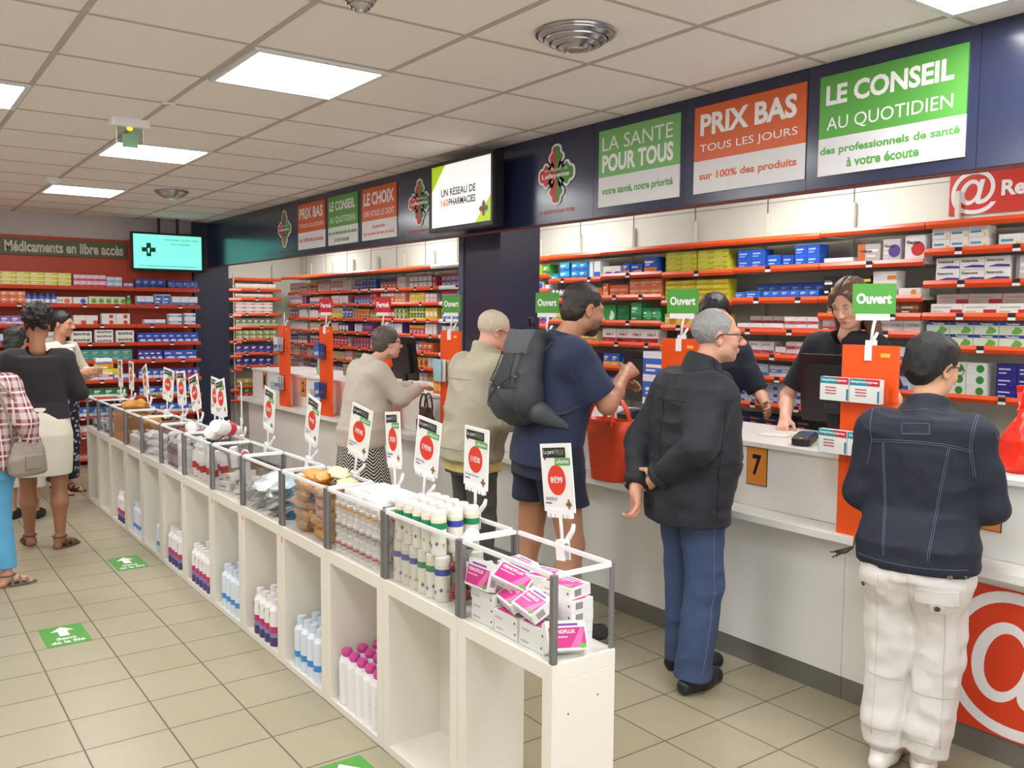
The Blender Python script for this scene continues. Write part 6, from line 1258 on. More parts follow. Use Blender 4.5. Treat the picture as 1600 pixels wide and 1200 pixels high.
F = b.hair_f([((0, -.022, .042), (.084, .103, .09)), ((0, -.06, -.02), (.07, .06, .065))], [((0, .125, -.03), (.115, .095, .11)), ((.088, .02, -.035), (.03, .03, .045)), ((-.088, .02, -.035), (.03, .03, .045)), ((0, 0, -.075), (0, -.3, 1))])
to_obj('hair', F, mat('#3f3934', .5, kind='hair', c2='#7c726a', name='grey_brown_hair'), b.t, folds(.006, (30, 30, 24), 9), 1); b.glasses(FRAMEB)
card = b

# ================= pharmacist
b = Body('young pharmacist in a black polo looking down behind the nearest Ouvert sign', 4.12, 2.70, (-.985, -.16), 1.70, .0045, lean=.05, build=.98, female=True, skin='#e2b195', z=.12)
b.set(head=tuple(b.up(V3(-.05, .055, 1.585))), neck=tuple(b.up(V3(-.02, .0, 1.44))))
b.set(elr=tuple(W2(b, 4.02, 2.98, 1.20)), wrr=tuple(W2(b, 3.86, 2.87, 1.10)), ell=(-.27, .04, 1.10), wrl=(-.16, .26, .98), hdr=V3(-.2, .75, -.55), hdl=V3(.4, .9, -.1))
b.palm['r'] = V3(-.3, .3, -.9); b.palm['l'] = V3(0, 0, -1); b.thumb['r'] = V3(-1, .3, .2); b.thumb['l'] = V3(1, .2, 0); b.curl['r'] = .55; b.look(-.12, -.48, .03)
b.skin_obj(headk=dict(nose=.95, jaw=.92), pk=dict(brow='#5a4030', lip='#b8605a', iris='#4a3a2a'))
PB = mat('#13141a', .85, kind='cloth', c2='#181a21', name='black_jersey')
F = b.field((-.42, -.30, .80), (.42, .40, 1.54)); F.do(loft(b.torso(.016, .82, 1.44, waist=.01)), .02)
for sd in 'rl': b.short_sleeve(F, sd, (.068, .062), .82, .055)
F.do(rc(b.up(V3(0, .03, 1.40)), b.up(V3(0, .09, 1.56)), .05, .062), .006, 's'); F.do(el(b.up(V3(0, .125, 1.36)), (.045, .05, .075)), .01, 's')
to_obj('polo_shirt', F, PB, b.t, folds(.005, (8, 8, 10), 61), 2)
F = b.field((-.26, -.24, .01), (.26, .26, .92)); F.do(loft(b.torso(.006, .78, .92)), .02)
for sd in 'rl': b.leg(F, sd, (.095, .07, .07), 1.0, .035)
to_obj('trousers', F, PB, b.t, folds(.005, (7, 7, 10), 62), 2)
for sd in 'rl': b.shoe(sd, mat('#1a1a1c', .5), L_=.25, w_=.044)
HR = mat('#4a3527', .42, kind='hair', c2='#8f6f55', name='brown_hair')
F = b.hair_f([((0, -.02, .044), (.083, .1, .086)), ((0, -.07, -.07), (.085, .05, .12)), ((.078, .005, .02), (.086, -.01, -.16), .026, .03), ((-.078, .005, .02), (-.088, .0, -.17), .026, .034), ((.06, -.05, -.05), (.075, -.04, -.20), .04, .03), ((-.06, -.05, -.05), (-.075, -.04, -.20), .04, .03), ((.045, .062, .07), (.078, .035, .01), .022, .022), ((-.045, .062, .07), (-.078, .035, .01), .022, .022)],
             [((0, .125, -.02), (.070, .10, .118)), ((0, .02, .135), (.0035, .1, .04))])
to_obj('hair', F, HR, b.t, folds(.004, (40, 40, 8), 10), 1)
# ================= second pharmacist, mostly hidden
b = Body('dark haired pharmacist in navy mostly hidden behind the grey haired man', 4.13, 3.60, (-.75, -.66), 1.63, .006, lean=.08, build=1.0, female=True, skin='#c99a80', z=.12)
b.set(elr=(.26, .05, 1.08), wrr=(.12, .25, 1.0), ell=(-.27, .06, 1.06), wrl=(-.30, .26, 1.0)); b.look(.5, -.35, 0)
b.skin_obj(pk=dict(brow='#2a201c'))
F = b.field((-.42, -.30, .76), (.42, .40, 1.48)); F.do(loft(b.torso(.02, .78, 1.40, waist=.02)), .02)
for sd in 'rl': b.short_sleeve(F, sd, (.07, .066), .95, .055)
F.do(rc(b.up(V3(0, .03, 1.34)), b.up(V3(0, .09, 1.50)), .05, .06), .006, 's'); to_obj('tunic', F, mat('#191d2c', .85, kind='cloth', c2='#1e2334', name='navy_cotton'), b.t, folds(.005, (8, 8, 10), 71), 2)
F = b.field((-.26, -.24, .01), (.26, .26, .90), .008); F.do(loft(b.torso(.006, .76, .90)), .02)
for sd in 'rl': b.leg(F, sd, (.095, .07, .07), 1.0, .035)
to_obj('trousers', F, PB, b.t, None, 2)
for sd in 'rl': b.shoe(sd, mat('#1a1a1c', .5), L_=.25, w_=.044)
F = b.hair_f([((0, -.02, .045), (.088, .104, .09)), ((0, -.07, -.06), (.085, .055, .11)), ((.08, .0, .02), (.088, -.02, -.14), .03, .03), ((-.08, .0, .02), (-.088, -.02, -.14), .03, .03)], [((0, .125, -.03), (.075, .10, .11))])
to_obj('hair', F, mat('#120e10', .4, kind='hair', c2='#2c2226', name='dark_hair'), b.t, folds(.004, (40, 40, 10), 11), 1)

# ================= woman in black top and white skirt
b = Body('woman with pinned up curly hair in a black top and white skirt, seen from behind', .925, 6.70, (.16, .987), 1.645, .0065, lean=.03, build=1.06, female=True, skin='#9c6c50')
b.set(elr=(.25, .0, 1.07), wrr=(.17, .25, 1.03), ell=(-.25, .0, 1.07), wrl=(-.2, .25, 1.05), hdr=V3(-.2, 1, .1), hdl=V3(.2, 1, .1), ftr=.75, ftl=-.2)
b.set(knr=(.105, .02, .47), knl=(-.085, .06, .47), anr=(.10, -.01, .085), anl=(-.09, .16, .075)); b.palm['r'] = b.palm['l'] = V3(0, 0, -1); b.thumb['r'] = V3(-1, 0, .2); b.thumb['l'] = V3(1, 0, .2); b.look(-.1, -.1, .03)
b.skin_obj(pk=dict(brow='#1a1412'), thin=1.)
F = b.field((-.42, -.30, .90), (.42, .40, 1.45)); F.do(loft(b.torso(.016, .93, 1.385, waist=.02)), .02)
for sd in 'rl': b.sleeve(F, sd, (.068, .056, .047), .62, .05)
F.do(rc(b.up(V3(0, -.02, 1.36)), b.up(V3(0, .0, 1.5)), .075, .07), .008, 's')
to_obj('black_top', F, mat('#2a2528', .9, kind='cloth', c2='#241f23', name='black_knit'), b.t, folds(.004, (8, 8, 10), 81), 2)
F = b.field((-.28, -.26, .48), (.28, .26, 1.02)); F.do(loft([(.525, 0, .0, .185, .15), (.62, 0, -.005, .195, .155), (.80, 0, -.02, .198, .155), (.90, 0, -.015, .18, .135), (.985, 0, -.005, .15, .112)]), .02)
to_obj('white_skirt', F, mat('#d9d4c4', .8, kind='cloth', c2='#cfc9b8', name='ivory_cotton'), b.t, folds(.003, (7, 7, 10), 83), 2)
SD = mat('#5a4433', .6, name='brown_leather')
def sandal(bb, sd, m_, name='sandal', straps=(.02, .07, .115)):
    a, q, f = bb.J['an'+sd], bb.k, bb.J['ft'+sd]; d = V3(math.sin(f), math.cos(f), 0); s_ = V3(d[1], -d[0], 0); c = V3(a[0], a[1], 0); mb = MB(); out = []
    for k in range(24):
        t_ = 2*PI*k/24; L_ = .055+.075*math.cos(t_) if math.cos(t_) < 0 else .055+.125*math.cos(t_); out.append(c+d*L_*q+s_*(.038+.008*math.cos(t_))*math.sin(t_)*q)
    mb.prism([(p[0], p[1]) for p in out], .001, .013, m_)
    o = mb.build(name, bb.t)
    for L_ in straps:
        mb = MB(); h = .072-.34*max(0, L_-.0)+.004; strap_mb(mb, [c+d*L_*q+s_*.046*math.cos(t_)*q+V3(0, 0, .010+h*math.sin(t_)*q) for t_ in [PI*i/12 for i in range(13)]], .016, .004, m_, tuple(d)); e = mb.build('strap', o)
    mb = MB(); mb.tube([a+V3(0, 0, .0)+(d*math.cos(t_)*.048+s_*math.sin(t_)*.042)*q-d*.004 for t_ in [2*PI*i/16 for i in range(16)]], .006, m_, 5, True); mb.build('ankle_strap', o); return o
for sd in 'rl': sandal(b, sd, SD)
F = b.hair_f([((0, -.02, .045), (.088, .104, .092)), ((.0, -.085, .07), (.085, .08, .08)), ((.03, -.03, .10), (.07, .07, .05))], [((0, .125, -.03), (.115, .095, .11)), ((.088, .02, -.04), (.03, .03, .045)), ((-.088, .02, -.04), (.03, .03, .045)), ((0, 0, -.05), (0, -.3, 1))])
to_obj('hair', F, mat('#100c0e', .5, kind='hair', c2='#2e2528', name='curly_black_hair'), b.t, (lambda P: .016*vnoise(P, 45, 3)+.008*vnoise(P, 90, 5)), 0)
# ================= woman with the white scarf
b = Body('woman in a white scarf and floral trousers facing the display row', 1.38, 8.72, (.75, -.66), 1.625, .008, lean=.02, build=1.0, female=True, skin='#c68f72')
b.set(elr=(.25, .08, 1.06), wrr=(.16, .30, 1.10), ell=(-.25, .08, 1.06), wrl=(-.10, .30, 1.10)); b.look(.15, -.1, 0); b.skin_obj(pk=dict(brow='#2a201c'))
F = b.field((-.42, -.30, .84), (.42, .40, 1.50)); F.do(loft(b.torso(.02, .86, 1.40, waist=.02)), .02)
for sd in 'rl': b.sleeve(F, sd, (.07, .06, .05), .7, .05)
F.do(rc(b.up(V3(0, .03, 1.34)), b.up(V3(0, .09, 1.50)), .05, .06), .006, 's'); to_obj('blouse', F, mat('#dcd7c9', .85, kind='cloth', c2='#d2ccbb', name='cream_cotton'), b.t, folds(.006, (8, 8, 10), 91), 2)
mb = MB(); mb.tube([tuple(b.up(V3(.085*math.sin(a), .015+.085*math.cos(a), (1.375+.02*math.cos(a))*b.k))) for a in [2*PI*i/20 for i in range(20)]], .028, mat('#e6e2d6', .85, kind='cloth', name='white_scarf'), 10, True); mb.tube([tuple(b.up(V3(.05, .11, 1.30))), tuple(b.up(V3(.06, .145, 1.18))), tuple(b.up(V3(.065, .15, 1.05)))], [.026, .03, .022], mat('#e6e2d6', .85, kind='cloth', name='white_scarf'), 10); mb.build('scarf', b.t)
F = b.field((-.26, -.24, .06), (.26, .26, .95)); F.do(loft(b.torso(.008, .78, .93)), .02)
for sd in 'rl': b.leg(F, sd, (.10, .085, .09), .85, .035)
to_obj('floral_trousers', F, mat('#1c2236', .85, kind='floral', c2='#b4b8c6', name='floral_print'), b.t, folds(.006, (7, 7, 10), 93), 2)
for sd in 'rl': sandal(b, sd, mat('#3a2e28', .6))
F = b.hair_f([((0, -.02, .044), (.084, .1, .087)), ((0, -.075, .0), (.07, .06, .07))], [((0, .125, -.03), (.115, .095, .11)), ((.088, .02, -.04), (.03, .03, .045)), ((-.088, .02, -.04), (.03, .03, .045)), ((0, 0, -.06), (0, -.3, 1))]); to_obj('hair', F, mat('#120e10', .45, kind='hair', c2='#2c2226', name='dark_hair'), b.t, folds(.004, (30, 30, 20), 12), 1)
scarf = b; scarf_hand = tuple(b.t.matrix_basis @ Vector(b.J['wrr']+V3(-.08, .12, .035)))
# ================= person with dark grey hair at the left edge, white cropped trousers
b = Body('short person with dark wavy hair and white cropped trousers, behind the black top', .955, 7.82, (.5, .86), 1.50, .008, lean=.1, build=1.05, female=True, skin='#c08a6e', side=-.10)
b.set(elr=(.25, .1, .98), wrr=(.12, .28, 1.0), ell=(-.25, .1, .98), wrl=(-.12, .28, 1.0)); b.look(0, -.2, 0); b.skin_obj()
F = b.field((-.42, -.30, .72), (.42, .42, 1.40)); F.do(loft(b.torso(.022, .84, 1.40, waist=.03)), .02)
for sd in 'rl': b.sleeve(F, sd, (.07, .06, .05), .8, .05)
F.do(rc(b.up(V3(0, .02, 1.22)), b.up(V3(0, .06, 1.4)), .05, .06), .006, 's'); to_obj('cardigan', F, mat('#cfcab8', .85, kind='cloth', c2='#c4bfac', name='cream_knit'), b.t, folds(.006, (8, 8, 10), 95), 2)
F = b.field((-.26, -.24, .06), (.26, .26, .88)); F.do(loft(b.torso(.01, .78, .93)), .02)
for sd in 'rl': b.leg(F, sd, (.105, .085, .08), .5, .035)
to_obj('cropped_trousers', F, mat('#d6d2cc', .8, kind='cloth', c2='#ccc7c0', name='off_white_cotton'), b.t, folds(.005, (7, 7, 10), 96), 2)
for sd in 'rl': b.shoe(sd, mat('#1a1a1c', .6), L_=.25, w_=.045)
F = b.hair_f([((0, -.02, .045), (.092, .106, .092)), ((0, -.06, -.03), (.085, .06, .08))], [((0, .125, -.03), (.1, .095, .11)), ((0, 0, -.10), (0, -.2, 1))]); to_obj('hair', F, mat('#1c1918', .5, kind='hair', c2='#3d3936', name='dark_grey_hair'), b.t, (lambda P: .01*vnoise(P, 30, 3)+.005*vnoise(P, 70, 5)), 0)
# ================= plaid shirt at the left edge
b = Body('person in a red plaid shirt and light blue trousers cut off by the left edge', .50, 5.98, (.45, .89), 1.50, .0065, lean=.12, build=1.12, female=True, skin='#d49a80')
b.set(elr=(.275, -.02, .98), wrr=(.285, .03, .80), ell=(-.26, .10, 1.0), wrl=(-.12, .30, .98), hdr=V3(-.1, .25, -.9), ftr=1.0, ftl=-.1)
b.set(hipr=(.10, 0, .80), anr=(.14, -.02, .07))
b.palm['r'] = V3(-1, .2, 0); b.thumb['r'] = V3(0, 1, .2); b.look(0, -.2, 0); b.skin_obj()
PL = mat('#7d3a44', .85, kind='plaid', c2='#c9b6b4', c3='#e8dcd8', name='red_plaid')
F = b.field((-.42, -.32, .70), (.42, .42, 1.42)); F.do(loft(b.torso(.032, .80, 1.36, waist=.04, belly=.03)), .02)
for sd in 'rl': b.sleeve(F, sd, (.078, .068, .052), .72, .06)
F.do(rc(b.up(V3(0, .0, 1.28)), b.up(V3(0, .04, 1.44)), .05, .06), .006, 's'); to_obj('plaid_shirt', F, PL, b.t, folds(.008, (7, 7, 9), 97), 2)
F = b.field((-.26, -.24, .06), (.26, .26, .90)); F.do(loft(b.torso(.012, .74, .90)), .02)
for sd in 'rl': b.leg(F, sd, (.112, .085, .066), .9, .035)
to_obj('blue_trousers', F, mat('#5ba7cf', .8, kind='cloth', c2='#5199c2', name='sky_blue_cotton'), b.t, folds(.005, (7, 7, 10), 98), 2)
for sd in 'rl': sandal(b, sd, mat('#6b6154', .6))
F = b.hair_f([((0, -.02, .045), (.088, .104, .09)), ((0, -.06, -.03), (.075, .06, .07))], [((0, .125, -.03), (.11, .095, .11)), ((0, 0, -.08), (0, -.25, 1))]); to_obj('hair', F, mat('#4a3a30', .5, kind='hair', c2='#7a6656'), b.t, folds(.005, (30, 30, 20), 13), 1)
plaid = b
# ------------------------------------------------------------------ bags, screens and small things on the counter
TOTE = mat('#e8502a', .45, kind='mottle', c2='#e24a24', scale=8, b=.05, name='orange_rubber')
t = thing('tote_bag', 'orange rubber tote bag standing on the counter ledge beside the backpack wearer', 'bag', (3.235, 3.545, .7365), -PI/2)
m = MB(); n = 28
def sq(a, w_, d_, p=3.2): c, s_ = math.cos(a), math.sin(a); return (w_*abs(c)**(2/p)*(1 if c > 0 else -1), d_*abs(s_)**(2/p)*(1 if s_ > 0 else -1))
rings = [(z, .105+.045*(z/.33), .055+.018*(z/.33)) for z in (0, .01, .08, .16, .24, .33)]
vs = [(sq(2*PI*k/n, w_, d_)+(z,)) for z, w_, d_ in rings for k in range(n)]+[(sq(2*PI*k/n, w_-.005, d_-.005)+(z,)) for z, w_, d_ in rings[::-1] for k in range(n)]
R2 = 2*len(rings)
m.add(vs, [(r*n+k, r*n+(k+1) % n, (r+1)*n+(k+1) % n, (r+1)*n+k) for r in range(R2-1) for k in range(n)]+[tuple(reversed(range(n))), tuple(range((R2-1)*n, R2*n))], TOTE, True); m.build('bag_body', t)
for g in (-1, 1):
    m = MB(); strap_mb(m, [(.10*math.cos(a), g*(.068-.03*math.sin(a)), .30+.155*math.sin(a)) for a in [PI*i/16 for i in range(17)]], .03, .006, TOTE, (0, 1, 0)); m.build('handle', t)
def bagmesh(name, prof, mat_, seed, amp=.012, n=40, knot=None):
    q = np.random.RandomState(seed); zs = np.array([p[0] for p in prof]); vs = []; m = MB(); N = 36
    Z = np.linspace(zs[0], zs[-1], N)
    for z in Z:
        rx, ry = np.interp(z, zs, [p[1] for p in prof]), np.interp(z, zs, [p[2] for p in prof])
        for k in range(n):
            a = 2*PI*k/n; x, y = rx*math.cos(a), ry*math.sin(a); vs.append((x, y, z))
    P = np.array(vs); rad = np.linalg.norm(P[:, :2], axis=1, keepdims=True); d = vnoise(P, (26, 26, 16), seed)*amp+vnoise(P, (60, 60, 40), seed+1)*amp*.5
    P[:, :2] *= 1+(d[:, None]/np.maximum(rad, .02)); P[0:n, 2] = zs[0]
    m.add(P.tolist(), [(r*n+k, r*n+(k+1) % n, (r+1)*n+(k+1) % n, (r+1)*n+k) for r in range(N-1) for k in range(n)]+[tuple(reversed(range(n))), tuple(range((N-1)*n, N*n))], mat_, True); return m
FILM = mat('#f2391f', .3, kind='film', c2='#ff6a50', a=.72, name='red_plastic_film')
t = thing('plastic_bag', 'knotted translucent red plastic bag at the right end of the counter', 'bag', (3.56, 1.56, 1.0445), .3)
bagmesh('bag_body', [(0, .08, .06), (.04, .105, .085), (.12, .10, .08), (.18, .06, .05), (.215, .025, .022), (.235, .016, .016)], FILM, 3).build('bag_body', t)
m = MB(); m.tube([(.018*math.cos(a), .018*math.sin(a), .232+.006*math.sin(2*a)) for a in [2*PI*i/10 for i in range(10)]], .011, FILM, 8, True); m.build('knot', t)
for s_, a in ((1, .3), (-1, -.2)):
    m = MB(); strap_mb(m, [(0, 0, .235), (s_*.018, a*.03, .265), (s_*.028, a*.05, .30), (s_*.012, a*.06, .325)], .035, .004, FILM, (0, 1, 0)); m.build('bag_ear', t)
m = MB(); m.box((-.05, -.03, .008), (.05, .03, .1), mat('#e8e0da', .5)); m.build('contents', t)
t = thing('plastic_bag', 'open crumpled red plastic bag in the hands of the backpack wearer', 'bag', (3.235, 3.10, 1.05), .2)
bagmesh('bag_body', [(0, .07, .05), (.05, .095, .06), (.13, .09, .055), (.20, .075, .04), (.255, .085, .03)], FILM, 8, .02).build('bag_body', t); t.location = (3.50, 3.18, 1.0445)
def hbag(label, loc, rz, w_, h_, d_, c, strap):
    t = thing('handbag', label, 'bag', loc, rz); L_ = mat(c, .45, kind='mottle', c2=c, b=.2, name='bag_leather')
    bagmesh('bag_body', [(0, w_*.42, d_*.4), (h_*.1, w_*.5, d_*.5), (h_*.5, w_*.48, d_*.5), (h_*.9, w_*.40, d_*.3), (h_, w_*.36, d_*.12)], L_, 5, .008).build('bag_body', t)
    m = MB(); m.box((-w_*.22, -d_*.56, h_*.2), (w_*.22, -d_*.44, h_*.62), L_); m.build('pocket', t, bevel=.006)
    for p in strap: m = MB(); m.tube(p, .007, L_, 8); m.build('handle', t)
arch = lambda w_, z, h_, y: [(w_*math.cos(a), y, z+h_*math.sin(a)) for a in [PI*i/14 for i in range(15)]]
hbag('dark red-brown leather handbag on the ledge in front of the cardigan lady', (3.255, 5.52, .7365), -PI/2, .20, .22, .11, '#5a2e2a', [arch(.055, .2, .12, -.02), arch(.055, .2, .12, .02)])
hbag('taupe grey handbag hanging beside the plaid shirt', (.735, 5.84, .665), .5, .24, .20, .12, '#8d8378', [[(-.09, 0, .18), (-.10, .0, .30), (-.13, .02, .45), (-.17, .04, .56)], [(.09, 0, .18), (.04, .0, .30), (-.06, .02, .46), (-.15, .04, .57)]])
# screens of the desks
def monitor(y, x, w_, h_, z0, label, tilt=.12):
    t = thing('desk_monitor', label, 'monitor', (x, y, 1.0445), -PI/2, 'black desk monitors seen from the back')
    m = MB(); m.T = Matrix.Translation((0, 0, z0)) @ Matrix.Rotation(tilt, 4, 'X'); m.rbox((-w_/2, 0, 0), (w_/2, .022, h_), BLACKP, .012, axis=1); m.build('screen_panel', t)
    m = MB(); m.T = Matrix.Translation((0, 0, z0)) @ Matrix.Rotation(tilt, 4, 'X'); m.rbox((-w_*.36, -.028, h_*.16), (w_*.36, -.0005, h_*.86), mat('#1b1c20', .45), .03, axis=1); m.build('rear_housing', t)
    m = MB(); m.T = Matrix.Translation((0, 0, z0)) @ Matrix.Rotation(tilt, 4, 'X')
    for i in range(4): m.box((-.03+.018*i, -.0292, h_*.24), (-.022+.018*i, -.0282, h_*.30), mat('#3a3c40', .4))
    m.build('vent_slots', t)
    m = MB(); m.box((-.03, -.012, .008), (.03, .012, z0+.08), BLACKP); m.build('neck', t); m = MB(); m.rbox((-.11, -.07, 0), (.11, .09, .009), BLACKP, .02); m.build('foot', t)
monitor(2.50, 3.74, .37, .33, .075, 'black monitor seen from behind, beside the nearest orange totem')
monitor(3.80, 3.78, .37, .31, .065, 'black monitor half hidden behind the dark jacket')
monitor(6.48, 3.62, .40, .36, .04, 'black monitor in front of the lady in the cardigan')
def terminal(x, y, rz, label):
    t = thing('card_terminal', label, 'card terminal', (x, y, 1.0445), rz, 'black card terminals on the worktop')
    m = MB(); m.T = Matrix.Rotation(.12, 4, 'X'); m.rbox((-.042, -.085, 0.012), (.042, .085, .040), BLACKP, .02); m.rbox((-.035, -.06, 0.0), (.035, .09, .013), BLACKP, .01); m.build('body', t, bevel=.003)
    m = MB(); m.T = Matrix.Rotation(.12, 4, 'X'); m.box((-.03, .03, .0402), (.03, .07, .041), mat('#4a6a8a', .2)); m.build('display', t)
    for i in range(4):
        for j in range(3):
            m = MB(); m.T = Matrix.Rotation(.12, 4, 'X'); m.rbox((-.028+.02*j, -.07+.022*i, .0402), (-.013+.02*j, -.055+.022*i, .043), mat(['#3f7a4a', '#c8a83a', '#b03a34'][j] if i == 0 else '#55585e', .4), .003); m.build('key', t)
terminal(3.47, 2.47, -1.2, 'black card terminal on the worktop right of the number 7 plate'); terminal(3.43, 1.40, -1.35, 'black card terminal cut off at the right edge'); terminal(3.50, 3.66, -1.3, 'black card terminal behind the orange tote bag'); terminal(3.46, 5.30, -1.4, 'black card terminal by the hands of the cardigan lady')
# packets in the clear holders of the nearest totem
tl = ('biseptine', .2, .62, .70, .86, '#f4f4f4'); bx = boxmesh(.13, .095, .04, '#f0f0ee', 'top', '#1f8fa0', tl, '#c43a44'); sp = boxmesh(.036, .095, .1, '#1f7f94', 'band', '#e6eef0', None, '#f0f0f0')
def packet(mesh, x, yl, z, rz, label, grp='packets in the clear holders'):
    M = Matrix.Translation((3.3, 2.13, .735)) @ Rz(-PI/2); o = bpy.data.objects.new('packet_box', mesh); COL.objects.link(o); o.location = M @ Vector((x, yl, z)); o.rotation_euler = (0, 0, -PI/2+rz); tag(o, label, 'box', grp)
m = MB(); m.box((-.065, 0, 0), (.065, .03, .095), mat('#efefec', .4)); e = -.0008
m.quad([(-.065, e, .068), (.02, e, .068), (.0, e, .095), (-.065, e, .095)], mat('#1f8fa0', .4)); m.quad([(.02, e, .068), (.065, e, .068), (.065, e, .095), (.0, e, .095)], mat('#c8283a', .4)); m.text('biseptinecompress', (-.058, e*2, .076), (1,0,0), (0,0,1), .115, .013, TXW, .03)
for i in range(3): m.quad([(-.04, e, .05-.012*i), (.01, e, .05-.012*i), (.01, e, .055-.012*i), (-.04, e, .055-.012*i)], mat('#c8586a', .5))
m.quad([(.056, e, .004), (.064, e, .004), (.064, e, .05), (.056, e, .05)], mat('#1f7f94', .4)); bise = m.mesh('packet_box')
for z, lv in ((.554, 'upper'), (.339, 'lower')):
    packet(bise, .145, -.139, z, 0, 'white teal and red packet showing its front in the %s clear holder' % lv); packet(bise, .01, -.139, z, 0, 'teal and white packet at the left end of the %s clear holder' % lv)
# fanned sachets in the far holders
FAN = mat('#4a68b8', .35, name='blue_sachet'); FAW = mat('#dfe2ea', .35, name='white_sachet')
for yc, mm, wd in ((7.2, FAN, 'blue'), (8.15, FAW, 'white')):
    for z, lv in ((.16, 'lower'), (.50 if yc < 8 else .53, 'upper')):
        for i in range(5):
            m = MB(); m.rbox((-.05, 0, 0), (.05, .004, .13), mm, .006, axis=1); m.box((-.04, -.0006, .03), (.04, 0, .06), mat('#e8eef6' if wd == 'blue' else '#5a7ac0', .4)); o = m.build('sachet_card'); o.location = (3.3-.141+.0115*i, yc+.12-.09+.006*(i % 2), .735+z+.004); o.rotation_euler = (0, .05*(i-2), -PI/2)
            tag(o, '%s sachet in the %s clear holder of the %s far orange totem' % (wd, lv, 'nearer' if yc < 8 else 'farthest'), 'sachet', '%s sachets in the %s holder' % (wd, lv))
for i in range(4):
    m = MB(); m.box((-.05, 0, 0), (.05, .002, .15), mat(['#9fd0d8', '#e6e2d8', '#8fc4d4', '#e9c8a0'][i], .5)); o = m.build('leaflet'); o.location = (3.3-.138+.016*i, 5.155+.06-.03*(i % 2), .735+.434); o.rotation_euler = (0, 0, -PI/2); tag(o, 'pale leaflet in the holder of the totem beside the beige jacket', 'leaflet', 'leaflets beside the beige jacket')
# odds and ends on the worktop
def boxat(x, y, w_, d_, h_, mesh, label, cat='box', noun='small_box', rz=-PI/2, z=1.0445, g=None):
    o = bpy.data.objects.new(noun, mesh); COL.objects.link(o); o.location = (x, y, z); o.rotation_euler = (0, 0, rz); return tag(o, label, cat, g)
boxat(3.62, 2.40, .1, .05, .04, boxmesh(.11, .035, .05, '#efece6', 'band', '#c83a3a', None, '#5aa04a'), 'small white and red box lying beside the monitor foot on the worktop', rz=-1.2)
boxat(3.62, 2.58, .1, .05, .04, boxmesh(.10, .02, .06, '#e8e2c0', 'bar', '#c8b43a'), 'flat pale yellow packet on the worktop near the number 7 plate', rz=-1.0); boxat(3.55, 2.72, .1, .05, .04, boxmesh(.14, .004, .10, '#f0efec', 'none', '#ffffff'), 'sheet of white paper on the worktop above the number 7 plate', 'paper', 'paper_sheet', rz=-1.3)
cart = boxmesh(.24, .128, .14, '#3a68c4', 'top', '#e4e8f2')
for i, lv in enumerate(('lowest', 'middle', 'topmost')): boxat(3.52, 3.46, 0, 0, 0, cart, 'large blue and white carton left of the dark jacket, %s of the stack' % lv, 'carton', 'large_carton', z=1.0445+.129*i)
om = bottlemesh(.03, .15, '#e8682a', '#f0b46a', '#e8e0d8')
for i in range(3): boxat(3.44+.0*i, 5.52+.075*i, 0, 0, 0, om, 'orange bottle on the worktop behind the hands of the cardigan lady', 'bottle', 'orange_bottle', g='orange bottles on the worktop')
for i in range(3): boxat(3.262, 4.98-.07*i-.0, 0, 0, 0, boxmesh(.06, .14, .07, '#e0782a', 'drop', '#f0c060'), 'orange box on the ledge left of the beige jacket', 'box', 'orange_box', z=.7365, g='orange boxes on the ledge')
boxat(3.66, 7.62, .3, .2, .1, boxmesh(.28, .10, .2, '#8a7050', 'none', '#8a7050'), 'brown cardboard box on the far worktop', 'box', 'cardboard_box')
gb = bagmesh('x', [(0, .06, .04), (.05, .08, .05), (.14, .07, .04), (.2, .03, .02)], mat('#a8cfae', .3, kind='film', c2='#d8f0dc', a=.7, name='pale_green_film'), 12)
o = gb.build('packed_bag'); o.location = (3.55, 7.95, 1.0445); tag(o, 'pale green filled plastic bag on the far worktop between the orange totems', 'bag')
boxat(3.50, 6.95, .1, .05, .04, boxmesh(.16, .2, .01, '#f0ecea', 'drop', '#e0584a'), 'white and red display card standing on the far worktop', 'card', 'display_card')
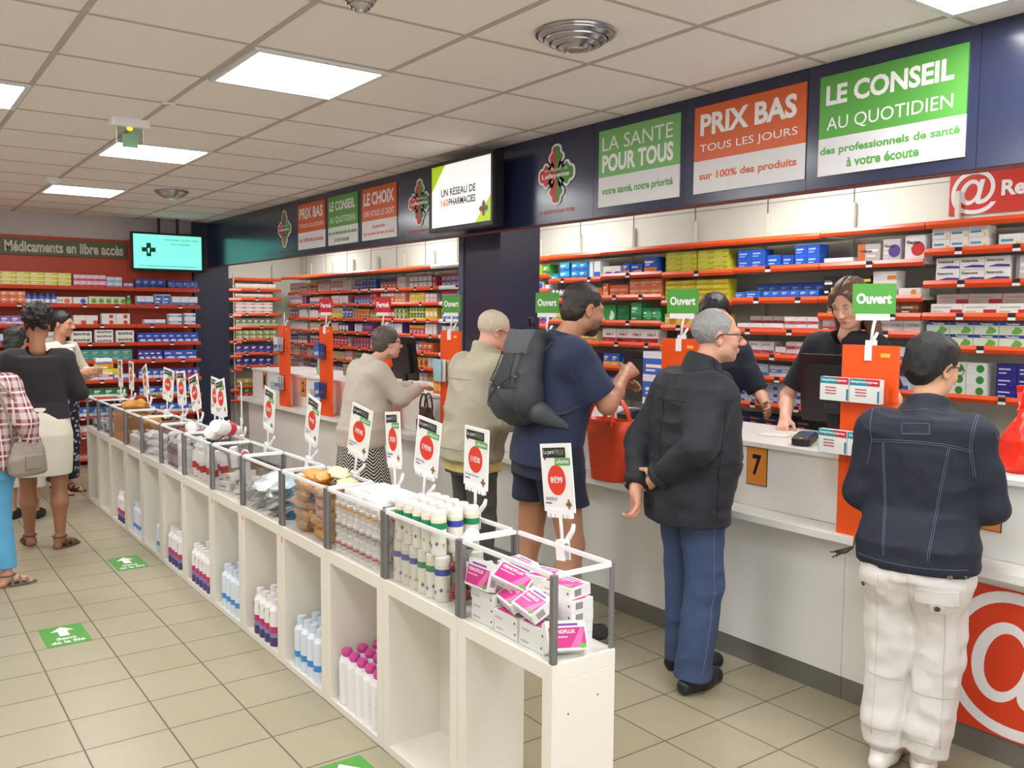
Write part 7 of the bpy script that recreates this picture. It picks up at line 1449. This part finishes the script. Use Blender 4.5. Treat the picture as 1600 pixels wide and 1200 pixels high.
# things carried by the scarf woman
for i, (c, a, z, r) in enumerate((('#e8a02c', '#f0e6d0', 1.10, .4), ('#e4e6ea', '#5a7ac0', 1.145, .9), ('#d8d03a', '#f0ecc8', 1.07, .1))):
    o = boxat(*scarf_hand[:2], .1, .05, .04, boxmesh(.13, .04, .09, c, 'band', a), '%s packet carried by the woman in the scarf' % ['orange', 'white and blue', 'yellow'][i], 'packet', 'carried_packet', rz=r-1.2, z=z)
    o.location = (scarf_hand[0]+.02*i, scarf_hand[1]-.03*i, scarf_hand[2]+[.0, .045, -.045][i])
# ------------------------------------------------------------------ the 300 medicine boxes that show largest stay single, the rest become one mass
def sort_boxes(keep=296):
    bpy.context.view_layer.update(); dg = bpy.context.evaluated_depsgraph_get(); eye = Vector((0, 0, EYE)); Mi = sc.camera.matrix_world.inverted(); f = 1381.8; sco = []
    for o, w_, h_ in BOXES:
        M = o.matrix_world; vis = 0
        for fx, fz in ((0, .5), (-.4, .25), (.4, .25), (-.4, .8), (.4, .8)):
            p = M @ Vector((fx*w_, -.004, fz*h_)); c = Mi @ p
            x, y = 800+f*c.x/-c.z, 600-f*c.y/-c.z
            if c.z > 0 or not (0 <= x < 1600 and 0 <= y < 1200): continue
            d = p-eye; o_, left = eye, d.length; hit = False
            for _ in range(12):
                r, loc, nr, ix, ob, mw = sc.ray_cast(dg, o_, d.normalized(), distance=left-.003)
                if not r: break
                ms = ob.material_slots
                if len(ms) == 1 and ms[0].material and ms[0].material.name.startswith('clear_acrylic'): left -= (loc-o_).length+.001; o_ = loc+d.normalized()*.001; continue
                hit = ob is not o; break
            vis += not hit
        D = (M.translation-eye).length; n = (M.to_3x3() @ Vector((0, -1, 0))).normalized(); face = max(.05, n.dot((eye-M.translation).normalized()))
        sco.append((vis/5*w_*h_*face/D/D, vis, o))
    sco.sort(key=lambda q: -q[0]); rest = [q[2] for q in sco[keep:]]; m = MB()
    for o in rest:
        me = o.data; m.T = o.matrix_basis.copy()
        off = [m.mi(x) for x in me.materials]; vs = [v.co for v in me.vertices]; base = len(m.v); m.v += [tuple(m.T @ v) for v in vs]
        for p in me.polygons: m.f.append([base+i for i in p.vertices]); m.m.append(off[p.material_index]); m.sm.append(False)
        bpy.data.objects.remove(o)
    m.T = Matrix(); ob = m.build('medicine_boxes'); tag(ob, 'rows of small medicine boxes filling the back wall, far niche and far side shelves', 'boxes', kind='stuff')
sort_boxes()
